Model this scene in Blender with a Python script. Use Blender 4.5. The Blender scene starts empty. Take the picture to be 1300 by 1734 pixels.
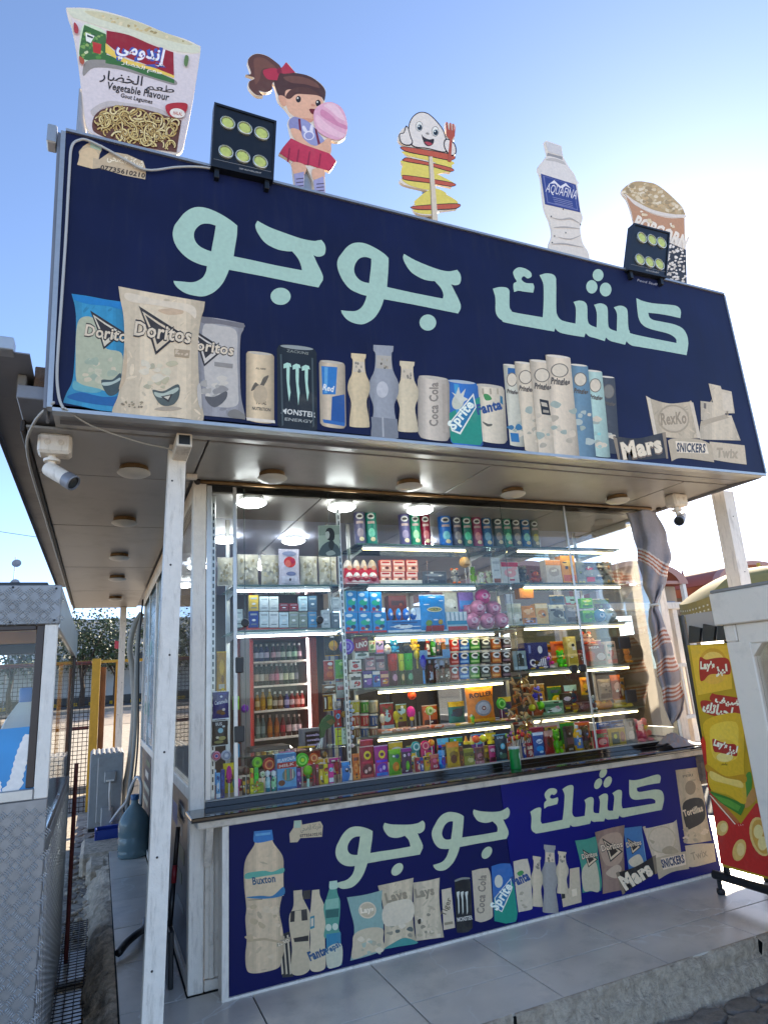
import bpy, math, random
from mathutils import Vector, Matrix
from mathutils.geometry import tessellate_polygon
R = math.radians
random.seed(7)
S = bpy.context.scene
COL = S.collection

# ---------------------------------------------------------------- camera, sky, sun, exposure
CP = Vector((-0.620443, -3.528373, 1.42)); FPX = 1079.107; PU, PV = 650.0, 867.0
ROW = [Vector((0.91674441, -0.39436301, -0.06369847)), Vector((0.04281209, 0.25552878, -0.96585308)), Vector((0.39717352, 0.88271335, 0.25113809))]
cam_d = bpy.data.cameras.new('camera'); cam = bpy.data.objects.new('camera', cam_d); COL.objects.link(cam)
mw = Matrix((( ROW[0].x, -ROW[1].x, -ROW[2].x, CP.x), (ROW[0].y, -ROW[1].y, -ROW[2].y, CP.y), (ROW[0].z, -ROW[1].z, -ROW[2].z, CP.z), (0, 0, 0, 1)))
cam.matrix_world = mw
cam_d.sensor_fit = 'VERTICAL'; cam_d.sensor_height = 36.0; cam_d.lens = 36.0 * FPX / 1734.0
cam_d.clip_start = 0.05; cam_d.clip_end = 3000
S.camera = cam

SUN_EL, SUN_AZ = 23.0, 52.0
sv = Vector((math.sin(R(SUN_AZ)) * math.cos(R(SUN_EL)), math.cos(R(SUN_AZ)) * math.cos(R(SUN_EL)), math.sin(R(SUN_EL))))
W = bpy.data.worlds.new('World'); S.world = W; W.use_nodes = True
wn = W.node_tree; bg = wn.nodes['Background']; sky = wn.nodes.new('ShaderNodeTexSky')
sky.sky_type = 'NISHITA'; sky.sun_disc = False; sky.sun_elevation = R(SUN_EL); sky.sun_rotation = R(SUN_AZ)
sky.air_density = 0.45; sky.dust_density = 0.15; sky.ozone_density = 1.0; sky.altitude = 0
wn.links.new(sky.outputs[0], bg.inputs[0]); bg.inputs[1].default_value = 0.15
sl = bpy.data.lights.new('sun', 'SUN'); so = bpy.data.objects.new('sun', sl); COL.objects.link(so)
sl.energy = 5.0; sl.angle = R(0.6); sl.color = (1.0, 0.86, 0.66)
so.rotation_euler = (-sv).to_track_quat('-Z', 'Y').to_euler(); so.location = (8, 6, 8)
S.view_settings.view_transform = 'Standard'; S.view_settings.look = 'None'
S.view_settings.gamma = 1.0; S.view_settings.use_curve_mapping = False
S.view_settings.exposure = 1.75
S.render.engine = 'CYCLES'
S.cycles.use_denoising = True; S.cycles.max_bounces = 10; S.cycles.transparent_max_bounces = 24
S.cycles.diffuse_bounces = 4; S.cycles.glossy_bounces = 4; S.cycles.transmission_bounces = 6
S.cycles.sample_clamp_indirect = 6.0; S.cycles.caustics_reflective = False; S.cycles.caustics_refractive = False

# ---------------------------------------------------------------- where a photo point lies on a known plane
def ray(u, v):
    a, b = (u - PU) / FPX, (v - PV) / FPX
    return ROW[0] * a + ROW[1] * b + ROW[2]
def onX(u, v, X): d = ray(u, v); return CP + d * ((X - CP.x) / d.x)
def onY(u, v, Y): d = ray(u, v); return CP + d * ((Y - CP.y) / d.y)
def onZ(u, v, Z): d = ray(u, v); return CP + d * ((Z - CP.z) / d.z)
def ux(u, Y, z):           # X of photo column u on the line (Y, z)
    k = (u - PU) / FPX; n = ROW[0] - ROW[2] * k
    return CP.x - (n.y * (Y - CP.y) + n.z * (z - CP.z)) / n.x
def vz(v, X, Y):           # Z of photo row v on the upright (X, Y)
    k = (v - PV) / FPX; n = ROW[1] - ROW[2] * k
    return CP.z - (n.x * (X - CP.x) + n.y * (Y - CP.y)) / n.z

# ---------------------------------------------------------------- colours and materials
def lin(c): return c / 12.92 if c <= 0.04045 else ((c + 0.055) / 1.055) ** 2.4
def hx(s, k=1.0):
    s = s.lstrip('#')
    if len(s) == 3: s = ''.join(c + c for c in s)
    return tuple(min(.9, lin(int(s[i:i + 2], 16) / 255) * k) for i in (0, 2, 4)) + (1.0,)
def mat(name, base, rough=.5, metal=0.0, noise=0.0, nscale=20.0, bump=0.0, bscale=60.0, attr=False, spec=.5, dirt=0.0, dscale=3.0, dirtcol='#5a5046', emit=None, estr=0.0, coat=0.0, aniso=None, gain=None, sat=None):
    m = bpy.data.materials.new(name); m.use_nodes = True
    nt = m.node_tree; N = nt.nodes; L = nt.links; p = N['Principled BSDF']
    p.inputs['Roughness'].default_value = rough; p.inputs['Metallic'].default_value = metal
    p.inputs['Specular IOR Level'].default_value = spec; p.inputs['Coat Weight'].default_value = coat
    tc = N.new('ShaderNodeTexCoord'); co = tc.outputs['Object']
    if attr:
        a = N.new('ShaderNodeAttribute'); a.attribute_name = 'Col'; c = a.outputs['Color']
        if gain:
            gm = N.new('ShaderNodeMix'); gm.data_type = 'RGBA'; gm.blend_type = 'MULTIPLY'; gm.clamp_result = True; gm.inputs[0].default_value = 1.0; L.new(c, gm.inputs[6]); gm.inputs[7].default_value = (*gain, 1); c = gm.outputs[2]
        if sat:
            hs = N.new('ShaderNodeHueSaturation'); hs.inputs['Saturation'].default_value = sat[0]; hs.inputs['Value'].default_value = sat[1]; L.new(c, hs.inputs['Color']); c = hs.outputs[0]
    else:
        rgb = N.new('ShaderNodeRGB'); rgb.outputs[0].default_value = hx(base) if isinstance(base, str) else base; c = rgb.outputs[0]
    def mix(fac, c1, c2, mode='MIX'):
        x = N.new('ShaderNodeMix'); x.data_type = 'RGBA'; x.blend_type = mode
        if isinstance(fac, float): x.inputs[0].default_value = fac
        else: L.new(fac, x.inputs[0])
        for i, cc in ((6, c1), (7, c2)):
            if isinstance(cc, tuple): x.inputs[i].default_value = cc
            else: L.new(cc, x.inputs[i])
        return x.outputs[2]
    if noise:
        n = N.new('ShaderNodeTexNoise'); n.inputs['Scale'].default_value = nscale; n.inputs['Detail'].default_value = 6; L.new(co, n.inputs['Vector'])
        r = N.new('ShaderNodeMapRange'); r.inputs[1].default_value = .3; r.inputs[2].default_value = .7; r.inputs[3].default_value = 1 - noise; r.inputs[4].default_value = 1 + noise * .5
        L.new(n.outputs['Fac'], r.inputs[0]); cb = N.new('ShaderNodeCombineColor')
        for i in range(3): L.new(r.outputs[0], cb.inputs[i])
        c = mix(1.0, c, cb.outputs[0], 'MULTIPLY')
    if dirt:
        n = N.new('ShaderNodeTexNoise'); n.inputs['Scale'].default_value = dscale; n.inputs['Detail'].default_value = 9; n.inputs['Roughness'].default_value = .7
        if aniso:
            mp = N.new('ShaderNodeMapping'); mp.inputs['Scale'].default_value = aniso; L.new(co, mp.inputs[0]); L.new(mp.outputs[0], n.inputs['Vector'])
        else: L.new(co, n.inputs['Vector'])
        r = N.new('ShaderNodeMapRange'); r.inputs[1].default_value = .52; r.inputs[2].default_value = .74; r.inputs[3].default_value = 0; r.inputs[4].default_value = dirt
        L.new(n.outputs['Fac'], r.inputs[0]); c = mix(r.outputs[0], c, hx(dirtcol))
        rr = N.new('ShaderNodeMapRange'); rr.inputs[3].default_value = rough; rr.inputs[4].default_value = min(1, rough + .35); L.new(r.outputs[0], rr.inputs[0]); L.new(rr.outputs[0], p.inputs['Roughness'])
    L.new(c, p.inputs['Base Color'])
    if emit:
        p.inputs['Emission Color'].default_value = hx(emit); p.inputs['Emission Strength'].default_value = estr
    if bump:
        n = N.new('ShaderNodeTexNoise'); n.inputs['Scale'].default_value = bscale; n.inputs['Detail'].default_value = 8; L.new(co, n.inputs['Vector'])
        b = N.new('ShaderNodeBump'); b.inputs['Strength'].default_value = bump; b.inputs['Distance'].default_value = .02; L.new(n.outputs['Fac'], b.inputs['Height']); L.new(b.outputs[0], p.inputs['Normal'])
    return m
def glassmat(name, tint, gloss=1.0, rough=0.0, base=0.05):
    m = bpy.data.materials.new(name); m.use_nodes = True; nt = m.node_tree; N = nt.nodes; L = nt.links
    N.remove(N['Principled BSDF'])
    t = N.new('ShaderNodeBsdfTransparent'); t.inputs[0].default_value = tint
    g = N.new('ShaderNodeBsdfGlossy'); g.inputs['Roughness'].default_value = rough; g.inputs[0].default_value = (1, 1, 1, 1)
    f = N.new('ShaderNodeFresnel'); f.inputs[0].default_value = 1.45
    k = N.new('ShaderNodeMath'); k.operation = 'MULTIPLY_ADD'; k.inputs[1].default_value = gloss; k.inputs[2].default_value = base * .1; L.new(f.outputs[0], k.inputs[0])
    x = N.new('ShaderNodeMixShader'); L.new(k.outputs[0], x.inputs[0]); L.new(t.outputs[0], x.inputs[1]); L.new(g.outputs[0], x.inputs[2])
    L.new(x.outputs[0], N['Material Output'].inputs[0])
    return m
M = {}
M['white'] = mat('white_paint', '#ebdfcf', .45, noise=.06, nscale=30, dirt=.6, dscale=5, dirtcol='#9a8a78', bump=.15, bscale=120, aniso=(9, 9, 1.3))
M['white2'] = mat('aged_white_paint', '#e4d6c4', .5, noise=.08, nscale=14, dirt=.7, dscale=6, dirtcol='#6e5d4c', bump=.2, bscale=80)
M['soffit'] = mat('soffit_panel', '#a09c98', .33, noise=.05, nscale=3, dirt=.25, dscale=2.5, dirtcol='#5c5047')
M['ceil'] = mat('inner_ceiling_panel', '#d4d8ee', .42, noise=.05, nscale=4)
M['fascia'] = mat('grey_sheet', '#85868c', .45, metal=.2, noise=.1, nscale=6, dirt=.4, dirtcol='#4a4038')
M['alu'] = mat('aluminium', '#b8b7b4', .35, metal=.7, noise=.06, nscale=40, dirt=.3, dirtcol='#7a7266')
M['darksteel'] = mat('dark_steel', '#3c3531', .5, metal=.5, noise=.2, nscale=25, dirt=.5, dirtcol='#5e3b22')
M['rust'] = mat('rusty_red_paint', '#6a2a22', .6, noise=.25, nscale=30, dirt=.5, dirtcol='#3a201a')
M['brass'] = mat('old_brass', '#8a6b45', .35, metal=.7, noise=.3, nscale=18, dirt=.5, dirtcol='#4a3424')
M['black'] = mat('black_plastic', '#17181b', .4, noise=.1)
M['blackmetal'] = mat('black_painted_metal', '#15181c', .35, noise=.1, dirt=.3, dirtcol='#3a3632')
M['granite'] = mat('black_granite', '#1d1816', .08, noise=.5, nscale=160, coat=.4, dirt=.25, dscale=5, dirtcol='#4a3a2e')
M['concrete'] = mat('rough_concrete', '#bba78f', .9, noise=.3, nscale=30, dirt=.6, dscale=7, dirtcol='#57504a', bump=.8, bscale=70, aniso=(3, 8, 14))
M['rubble'] = mat('broken_mortar', '#cbb8a0', .95, noise=.35, nscale=22, dirt=.5, dscale=8, dirtcol='#6a5c4c', bump=1.0, bscale=25)
M['road'] = mat('dusty_paving_base', '#aea391', .9, noise=.3, nscale=10, bump=.5, bscale=40)
M['cobble'] = mat('cobble_stone', '#857a6e', .75, noise=.35, nscale=18, dirt=.6, dscale=7, dirtcol='#2e2a26', bump=.6, bscale=45)
M['road_dark'] = mat('dark_inner_floor', '#4e4843', .6, noise=.15)
M['asphalt'] = mat('asphalt', '#4b4a4a', .9, noise=.2, nscale=30, bump=.3)
M['pave'] = mat('pale_pavement', '#9a8d7d', .85, noise=.2, nscale=6)
M['print'] = mat('faded_print', '#888', .5, attr=True, gain=(1.32, 1.14, .98), noise=.09, nscale=55, dirt=.16, dscale=7, dirtcol='#9c927f')
M['vinyl'] = mat('vinyl_letter', '#b6ceb4', .4, noise=.07, nscale=45, dirt=.22, dscale=8, dirtcol='#8d9c86')
M['vinyl2'] = mat('vinyl_letter_low', '#cbcfa6', .4, noise=.07, nscale=45, dirt=.25, dscale=8, dirtcol='#8d9c86')
M['signblue'] = mat('sign_blue', '#10173c', .5, noise=.25, nscale=3, dirt=.45, dscale=5, dirtcol='#2a2d40', aniso=(6, 6, .5), spec=.25)
M['signblue2'] = mat('lower_sign_blue', '#070c4a', .55, noise=.12, nscale=4, dirt=.5, dscale=4, dirtcol='#20242f', spec=.25)
M['signblue3'] = mat('lower_sign_blue_violet', '#0f1068', .5, noise=.12, nscale=4, dirt=.35, dscale=4, dirtcol='#26263c', spec=.25)
M['goods'] = mat('packaging', '#888', .38, attr=True, noise=.2, nscale=45, spec=.35, sat=(1.3, .98))
M['matte'] = mat('matte_colour', '#888', .6, attr=True, noise=.08, nscale=30)
M['glass'] = glassmat('window_glass', (.96, .975, .97, 1), .38, base=.0)
M['shelfglass'] = glassmat('shelf_glass', (.72, .84, .80, 1), .9)
M['clear'] = glassmat('clear_plastic', (.9, .93, .93, 1), 1.0, rough=.08, base=.6)
M['bottleplastic'] = glassmat('blue_bottle_plastic', (.50, .68, .76, 1), 1.0, rough=.12, base=1.2)
M['lamp'] = mat('lit_lamp', '#ffffff', .5, emit='#eef4ff', estr=10.0)
M['tube'] = mat('lit_tube', '#ffffff', .5, emit='#ffdf9c', estr=6.0)
M['tubewhite'] = mat('lit_cool_tube', '#ffffff', .5, emit='#e8f2ff', estr=6.5)
M['leds'] = mat('lit_led', '#ffffff', .5, emit='#f4f8ff', estr=5.0)
M['opal'] = mat('opal_glass', '#cfc9bf', .3, noise=.05)
M['lens'] = mat('led_lens', '#c9cf6e', .25, noise=.15, nscale=50)
M['lensrim'] = mat('lens_reflector', '#c8c8bc', .25, metal=.3)

# ---------------------------------------------------------------- mesh building
LOC = {}
class MB:
    def __init__(s): s.v = []; s.f = []; s.c = []; s.col = (.5, .5, .5, 1); s.m = []; s.mi = 0
    def add(s, vs, fs):
        o = len(s.v); s.v += [Vector(p) for p in vs]; s.c += [s.col] * len(vs)
        s.f += [tuple(o + i for i in f) for f in fs]; s.m += [s.mi] * len(fs); return s
    def k(s, c): s.col = hx(c) if isinstance(c, str) else c; return s
    def box(s, a, b, mtx=None):
        (x0, y0, z0), (x1, y1, z1) = a, b
        P = [Vector(p) for p in ((x0, y0, z0), (x1, y0, z0), (x1, y1, z0), (x0, y1, z0), (x0, y0, z1), (x1, y0, z1), (x1, y1, z1), (x0, y1, z1))]
        if mtx: P = [mtx @ p for p in P]
        return s.add(P, [(0, 3, 2, 1), (4, 5, 6, 7), (0, 1, 5, 4), (1, 2, 6, 5), (2, 3, 7, 6), (3, 0, 4, 7)])
    def bbox(s, a, b, r=.004, mtx=None):      # box with chamfered upright and level edges (24 verts)
        (x0, y0, z0), (x1, y1, z1) = a, b
        r = min(r, abs(x1 - x0) * .45, abs(y1 - y0) * .45, abs(z1 - z0) * .45)
        V = []; idx = {}
        for sx in (0, 1):
            for sy in (0, 1):
                for sz in (0, 1):
                    p = ((x0, x1)[sx], (y0, y1)[sy], (z0, z1)[sz]); d = (r if not sx else -r, r if not sy else -r, r if not sz else -r)
                    for ax in range(3):      # vertex on face ax
                        q = [p[i] + (0 if i == ax else d[i]) for i in range(3)]
                        idx[(sx, sy, sz, ax)] = len(V); V.append(Vector(q))
        F = []
        g = lambda sx, sy, sz, ax: idx[(sx, sy, sz, ax)]
        for t in (0, 1):
            F.append([g(t, 0, 0, 0), g(t, 1, 0, 0), g(t, 1, 1, 0), g(t, 0, 1, 0)]); F.append([g(0, t, 0, 1), g(1, t, 0, 1), g(1, t, 1, 1), g(0, t, 1, 1)]); F.append([g(0, 0, t, 2), g(1, 0, t, 2), g(1, 1, t, 2), g(0, 1, t, 2)])
        for a_ in (0, 1):
            for b_ in (0, 1):
                F.append([g(a_, b_, 0, 0), g(a_, b_, 1, 0), g(a_, b_, 1, 1), g(a_, b_, 0, 1)])
                F.append([g(a_, 0, b_, 0), g(a_, 1, b_, 0), g(a_, 1, b_, 2), g(a_, 0, b_, 2)])
                F.append([g(0, a_, b_, 1), g(1, a_, b_, 1), g(1, a_, b_, 2), g(0, a_, b_, 2)])
                for c_ in (0, 1): F.append([g(a_, b_, c_, 0), g(a_, b_, c_, 1), g(a_, b_, c_, 2)])
        cen = Vector(((x0 + x1) / 2, (y0 + y1) / 2, (z0 + z1) / 2)); G = []
        for f in F:
            n = (V[f[1]] - V[f[0]]).cross(V[f[2]] - V[f[0]]); m_ = sum((V[i] for i in f), Vector()) / len(f)
            G.append(tuple(f) if n.dot(m_ - cen) > 0 else tuple(reversed(f)))
        if mtx: V = [mtx @ p for p in V]
        return s.add(V, G)
    def tube(s, pts, r, n=8, caps=True):
        pts = [Vector(p) for p in pts]; rs = r if isinstance(r, (list, tuple)) else [r] * len(pts)
        V = []; F = []; prev = None
        for i, p in enumerate(pts):
            t = (pts[min(i + 1, len(pts) - 1)] - pts[max(i - 1, 0)])
            t = t.normalized() if t.length > 1e-9 else Vector((0, 0, 1))
            if prev is None: a = Vector((0, 0, 1)) if abs(t.z) < .9 else Vector((1, 0, 0))
            else: a = prev
            a = (a - t * a.dot(t)); a = a.normalized() if a.length > 1e-6 else Vector((1, 0, 0)); b = t.cross(a); prev = a
            V += [p + (a * math.cos(2 * math.pi * j / n) + b * math.sin(2 * math.pi * j / n)) * rs[i] for j in range(n)]
        for i in range(len(pts) - 1):
            for j in range(n): F.append((i * n + j, i * n + (j + 1) % n, (i + 1) * n + (j + 1) % n, (i + 1) * n + j))
        if caps: F.append(tuple(reversed(range(n)))); F.append(tuple((len(pts) - 1) * n + j for j in range(n)))
        return s.add(V, F)
    def lathe(s, prof, c, n=14, mtx=None):
        c = Vector(c); V = []; F = []
        for r, z in prof:
            for j in range(n):
                a = 2 * math.pi * j / n; V.append(Vector((r * math.cos(a), r * math.sin(a), z)))
        for i in range(len(prof) - 1):
            for j in range(n): F.append((i * n + j, i * n + (j + 1) % n, (i + 1) * n + (j + 1) % n, (i + 1) * n + j))
        F.append(tuple(reversed(range(n)))); F.append(tuple((len(prof) - 1) * n + j for j in range(n)))
        V = [(mtx @ p if mtx else p) + c for p in V]
        return s.add(V, F)
    def ball(s, c, r, n=10, sc=(1, 1, 1)):
        pr = [(max(1e-4, math.sin(math.pi * i / n)), -math.cos(math.pi * i / n)) for i in range(n + 1)]
        return s.lathe([(a * r, b * r) for a, b in pr], c, n + 2, Matrix.Diagonal((*sc,)))
    def poly(s, pts, holes=()):
        loops = [[Vector(p) for p in pts]] + [[Vector(p) for p in h] for h in holes]
        T = tessellate_polygon(loops); V = [p for l in loops for p in l]
        if not T: return s
        n = Vector()
        for a, b, c in T: n += (V[b] - V[a]).cross(V[c] - V[a])
        fl = n.y > 0 or (abs(n.y) < 1e-9 and n.z < 0)
        return s.add(V, [(c, b, a) if fl else (a, b, c) for a, b, c in T])
    def prism(s, pts, ext):                    # closed outline extruded by a vector
        pts = [Vector(p) for p in pts]; e = Vector(ext); n = len(pts); T = tessellate_polygon([pts])
        V = pts + [p + e for p in pts]; F = []
        nn = Vector()
        for a, b, c in T: nn += (pts[b] - pts[a]).cross(pts[c] - pts[a])
        fr = nn.dot(e) > 0
        for a, b, c in T:
            F.append((c, b, a) if fr else (a, b, c)); F.append((a + n, b + n, c + n) if fr else (c + n, b + n, a + n))
        for i in range(n):
            j = (i + 1) % n; F.append((i, j, j + n, i + n))
        return s.add(V, F)
    def grid(s, P):                            # rows of points
        n = len(P[0]); return s.add([p for r in P for p in r], [(i * n + j, i * n + j + 1, (i + 1) * n + j + 1, (i + 1) * n + j) for i in range(len(P) - 1) for j in range(n - 1)])
    def build(s, name, m, parent=None, smooth=False, origin=None, fix=False):
        if isinstance(m, str): m = M[m]
        if parent is not None: o = LOC[parent]
        elif origin is not None: o = Vector(origin)
        else:
            xs = [p.x for p in s.v]; ys = [p.y for p in s.v]; zs = [p.z for p in s.v]
            o = Vector(((min(xs) + max(xs)) / 2, (min(ys) + max(ys)) / 2, min(zs)))
        me = bpy.data.meshes.new(name); me.from_pydata([tuple(p - o) for p in s.v], [], s.f)
        for mm in (m if isinstance(m, list) else [m]): me.materials.append(M[mm] if isinstance(mm, str) else mm)
        if len(me.materials) > 1: me.polygons.foreach_set('material_index', s.m)
        at = me.color_attributes.new('Col', 'FLOAT_COLOR', 'POINT'); at.data.foreach_set('color', [x for c in s.c for x in c])
        if smooth:
            me.polygons.foreach_set('use_smooth', [True] * len(me.polygons))
            if smooth != 1: 
                try: me.set_sharp_from_angle(angle=R(smooth))
                except Exception: pass
        me.update()
        ob = bpy.data.objects.new(name, me); COL.objects.link(ob)
        if parent is not None: ob.parent = parent; LOC[ob] = LOC[parent]
        else: ob.location = o; LOC[ob] = o
        return ob
def tag(o, label, cat, group=None, kind=None):
    if label: o['label'] = label
    if cat: o['category'] = cat
    if group: o['group'] = group
    if kind: o['kind'] = kind
    return o
def thing(name, label, cat, loc, group=None):
    o = bpy.data.objects.new(name, None); COL.objects.link(o); o.location = loc; o.empty_display_size = .1
    LOC[o] = Vector(loc); return tag(o, label, cat, group)
def struct(o): o['kind'] = 'structure'; return o
def stuff(o): o['kind'] = 'stuff'; return o
def copy_tree(o, parent=None):
    c = o.copy(); COL.objects.link(c); c.parent = parent
    for ch in [x for x in o.children]: copy_tree(ch, c)
    return c
def smooth_loop(pts, corners=(), n=5):         # closed Catmull-Rom through pts, sharp at the listed indices
    N_ = len(pts); out = []
    P = [Vector((p[0], p[1])) for p in pts]
    for i in range(N_):
        p1, p2 = P[i], P[(i + 1) % N_]
        p0 = P[i - 1] if i not in corners else p1 - (p2 - p1)
        p3 = P[(i + 2) % N_] if ((i + 1) % N_) not in corners else p2 + (p2 - p1)
        for k in range(n):
            t = k / n
            out.append(.5 * ((2 * p1) + (p2 - p0) * t + (2 * p0 - 5 * p1 + 4 * p2 - p3) * t * t + (3 * p1 - p0 - 3 * p2 + p3) * t ** 3))
    return [(q.x, q.y) for q in out]
def pts(s, ox=0, oy=0, sc=1.0):
    """'x,y x,y* ...' -> points and the set of corner indices (marked *)"""
    P = []; C = set()
    for i, w in enumerate(s.split()):
        if w.endswith('*'): C.add(i); w = w[:-1]
        a, b = w.split(','); P.append((ox + float(a) / sc, oy + float(b) / sc))
    return P, C
def ell(cx, cy, rx, ry, rot=0, n=20):
    a = R(rot); return [(cx + rx * math.cos(t) * math.cos(a) - ry * math.sin(t) * math.sin(a), cy + rx * math.cos(t) * math.sin(a) + ry * math.sin(t) * math.cos(a)) for t in [2 * math.pi * i / n for i in range(n)]]
_TX = {}
def text_tris(st, bold=0.0):
    """lettering as flat triangles, baseline at 0, width 1, with the height in widths"""
    key = (st, bold)
    if key in _TX: return _TX[key]
    cu = bpy.data.curves.new('lettering', 'FONT'); cu.body = st; cu.resolution_u = 2; cu.offset = bold; cu.space_character = 1.0 + bold * 2
    o = bpy.data.objects.new('lettering', cu); COL.objects.link(o)
    dg = bpy.context.evaluated_depsgraph_get(); me = bpy.data.meshes.new_from_object(o.evaluated_get(dg))
    me.calc_loop_triangles(); V = [(p.co.x, p.co.y) for p in me.vertices]; T = [tuple(t.vertices) for t in me.loop_triangles]
    bpy.data.objects.remove(o); bpy.data.curves.remove(cu); bpy.data.meshes.remove(me)
    x0 = min(p[0] for p in V); x1 = max(p[0] for p in V); y1 = max(p[1] for p in V)
    w = x1 - x0
    _TX[key] = ([((x - x0) / w, y / y1) for x, y in V], T); return _TX[key]
class Art:
    """flat print on an upright board: every shape is a thin layer a little in front of the one before"""
    def __init__(s, plane, step=.00008, base=.0015): s.pl = plane; s.mb = MB(); s.d = .001 + (base - .0015) * .14; s.st = step; s.last = None
    def P(s, u, v): p = s.pl(u, v); return p
    def put(s, L, T=None, col=None, holes=(), k=1.0):
        s.mb.k(col); n = s.pl.normal
        s.d += s.st * k; off = n * s.d
        if T is None: 
            o = len(s.mb.v); s.mb.poly([s.P(*q) + off for q in L], [[s.P(*q) + off for q in h] for h in holes])
        else: s.mb.add([s.P(*q) + off for q in L], T)
        return s
    def poly(s, col, st, o=(0, 0), sc=1.0, sm=True, holes=()):
        p, c = pts(st, o[0], o[1], sc) if isinstance(st, str) else (st, ())
        if sm: p = smooth_loop(p, c)
        s.last = p; hh = []
        for h in holes:
            q, c = pts(h, o[0], o[1], sc); hh.append(smooth_loop(q, c) if sm else q)
        return s.put(p, None, col, hh)
    def ell(s, col, cx, cy, rx, ry, rot=0): return s.put(ell(cx, cy, rx, ry, rot), None, col)
    def text(s, col, st, p0, p1, h, up=None, bold=.02):
        V, T = text_tris(st, bold); p0 = Vector(p0); d = Vector(p1) - p0
        up = Vector(up) if up else Vector((d.y, -d.x)).normalized()
        s.put([tuple(p0 + d * x + up * (h * y)) for x, y in V], T, col); return s
    def build(s, name, parent, m='print', label=None):
        o = s.mb.build(name, m, parent)
        if label: o['label'] = label
        return o
def inside(p, L):
    x, y = p; r = False
    for i in range(len(L)):
        (xa, ya), (xb, yb) = L[i - 1], L[i]
        if (ya > y) != (yb > y) and x < xa + (y - ya) * (xb - xa) / (yb - ya): r = not r
    return r
class PlaneY:
    def __init__(s, Y): s.Y = Y; s.normal = Vector((0, -1, 0))
    def __call__(s, u, v): return onY(u, v, s.Y)
class PlaneX:
    def __init__(s, X): s.X = X; s.normal = Vector((-1, 0, 0))
    def __call__(s, u, v): return onX(u, v, s.X)
# ================================================================ SETTING
SF = 2.60                       # soffit height
X0, X1, Y0, Y1 = -.17, 3.37, .135, 4.6
def gz(y): return -.2 if y < 8 else (-.2 + (y - 8) * .034 if y < 45 else 1.058)
m = MB(); ys = [-90, -.71, .3, 8, 12, 20, 30, 45, 120, 700]
m.grid([[(x, y, gz(y)) for x in (-700, -60, -20, 0, 20, 60, 700)] for y in ys]); g = struct(m.build('ground', 'road', origin=(0, 0, -.2)))
m = MB()
for (ya, yb, mm, nm) in ((24, 33, 'pave', 'pavement'), (33.2, 41, 'asphalt', 'street')):
    m = MB(); m.grid([[(x, y, gz(y) + .012) for x in (-60, -10, 10, 60)] for y in (ya, (ya + yb) / 2, yb)]); struct(m.build(nm, mm))
kb = MB(); kb.box((-40, 32.95, gz(33)), (40, 33.2, gz(33) + .16)); struct(kb.build('street_kerb', 'pave'))
m = MB()
for i in range(-12, 12): m.box((i * 1.2, 41.0, gz(41)), (i * 1.2 + .58, 41.25, gz(41) + .2))
stuff(m.build('kerb_marking', mat('kerb_yellow', '#b8901c', .7)))
# platform of large grey tiles, each a tile of its own
m = MB(); m.box((-.478, -.788, -.29), (6.2, 9.0, -.012)); plat = struct(m.build('platform', mat('grout', '#2c2a28', .9), origin=(0, 0, -.2)))
def tilemat():
    t = mat('marbled_tile', '#d8ccbc', .3, noise=.24, nscale=2.2, dirt=.35, dscale=3.5, dirtcol='#6b6862')
    nt = t.node_tree; N = nt.nodes; L = nt.links; p = N['Principled BSDF']; src = p.inputs['Base Color'].links[0].from_socket
    oi = N.new('ShaderNodeObjectInfo'); g_ = N.new('ShaderNodeNewGeometry')
    vm = N.new('ShaderNodeVectorMath'); vm.operation = 'MULTIPLY_ADD'; L.new(oi.outputs['Random'], vm.inputs[0]); vm.inputs[1].default_value = (40, 23, 11); L.new(g_.outputs['Position'], vm.inputs[2])
    n0 = N.new('ShaderNodeTexNoise'); n0.inputs['Scale'].default_value = 2.6; n0.inputs['Detail'].default_value = 4; L.new(vm.outputs[0], n0.inputs['Vector'])
    w = N.new('ShaderNodeTexVoronoi'); w.feature = 'DISTANCE_TO_EDGE'; w.inputs['Scale'].default_value = 1.9
    ad = N.new('ShaderNodeVectorMath'); ad.operation = 'MULTIPLY_ADD'; L.new(n0.outputs['Color'], ad.inputs[0]); ad.inputs[1].default_value = (.5, .5, .5); L.new(vm.outputs[0], ad.inputs[2]); L.new(ad.outputs[0], w.inputs['Vector'])
    r = N.new('ShaderNodeMapRange'); r.inputs[1].default_value = 0; r.inputs[2].default_value = .016; r.inputs[3].default_value = .55; r.inputs[4].default_value = 0; L.new(w.outputs['Distance'], r.inputs[0])
    n2 = N.new('ShaderNodeTexNoise'); n2.inputs['Scale'].default_value = 1.7; L.new(vm.outputs[0], n2.inputs['Vector'])
    r2 = N.new('ShaderNodeMapRange'); r2.inputs[1].default_value = .48; r2.inputs[2].default_value = .62; L.new(n2.outputs['Fac'], r2.inputs[0])
    mu = N.new('ShaderNodeMath'); mu.operation = 'MULTIPLY'; L.new(r.outputs[0], mu.inputs[0]); L.new(r2.outputs[0], mu.inputs[1])
    x = N.new('ShaderNodeMix'); x.data_type = 'RGBA'; L.new(mu.outputs[0], x.inputs[0]); L.new(src, x.inputs[6]); x.inputs[7].default_value = hx('#f6f2ec'); L.new(x.outputs[2], p.inputs['Base Color'])
    return t
TM = tilemat()
def tile(xa, xb, ya, yb):
    m = MB(); r = .0034
    m.bbox((xa + r, ya + r, -.012 + .0005), (xb - r, yb - r, random.uniform(-.0006, .0006)), .0015); m.build('tile', TM, plat)
xs = [-.475, .11, .718, 1.325, 1.955, 2.57, 3.18, 3.79, 4.4, 5.0]; yl = [-.80, -.49, .125]
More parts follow.
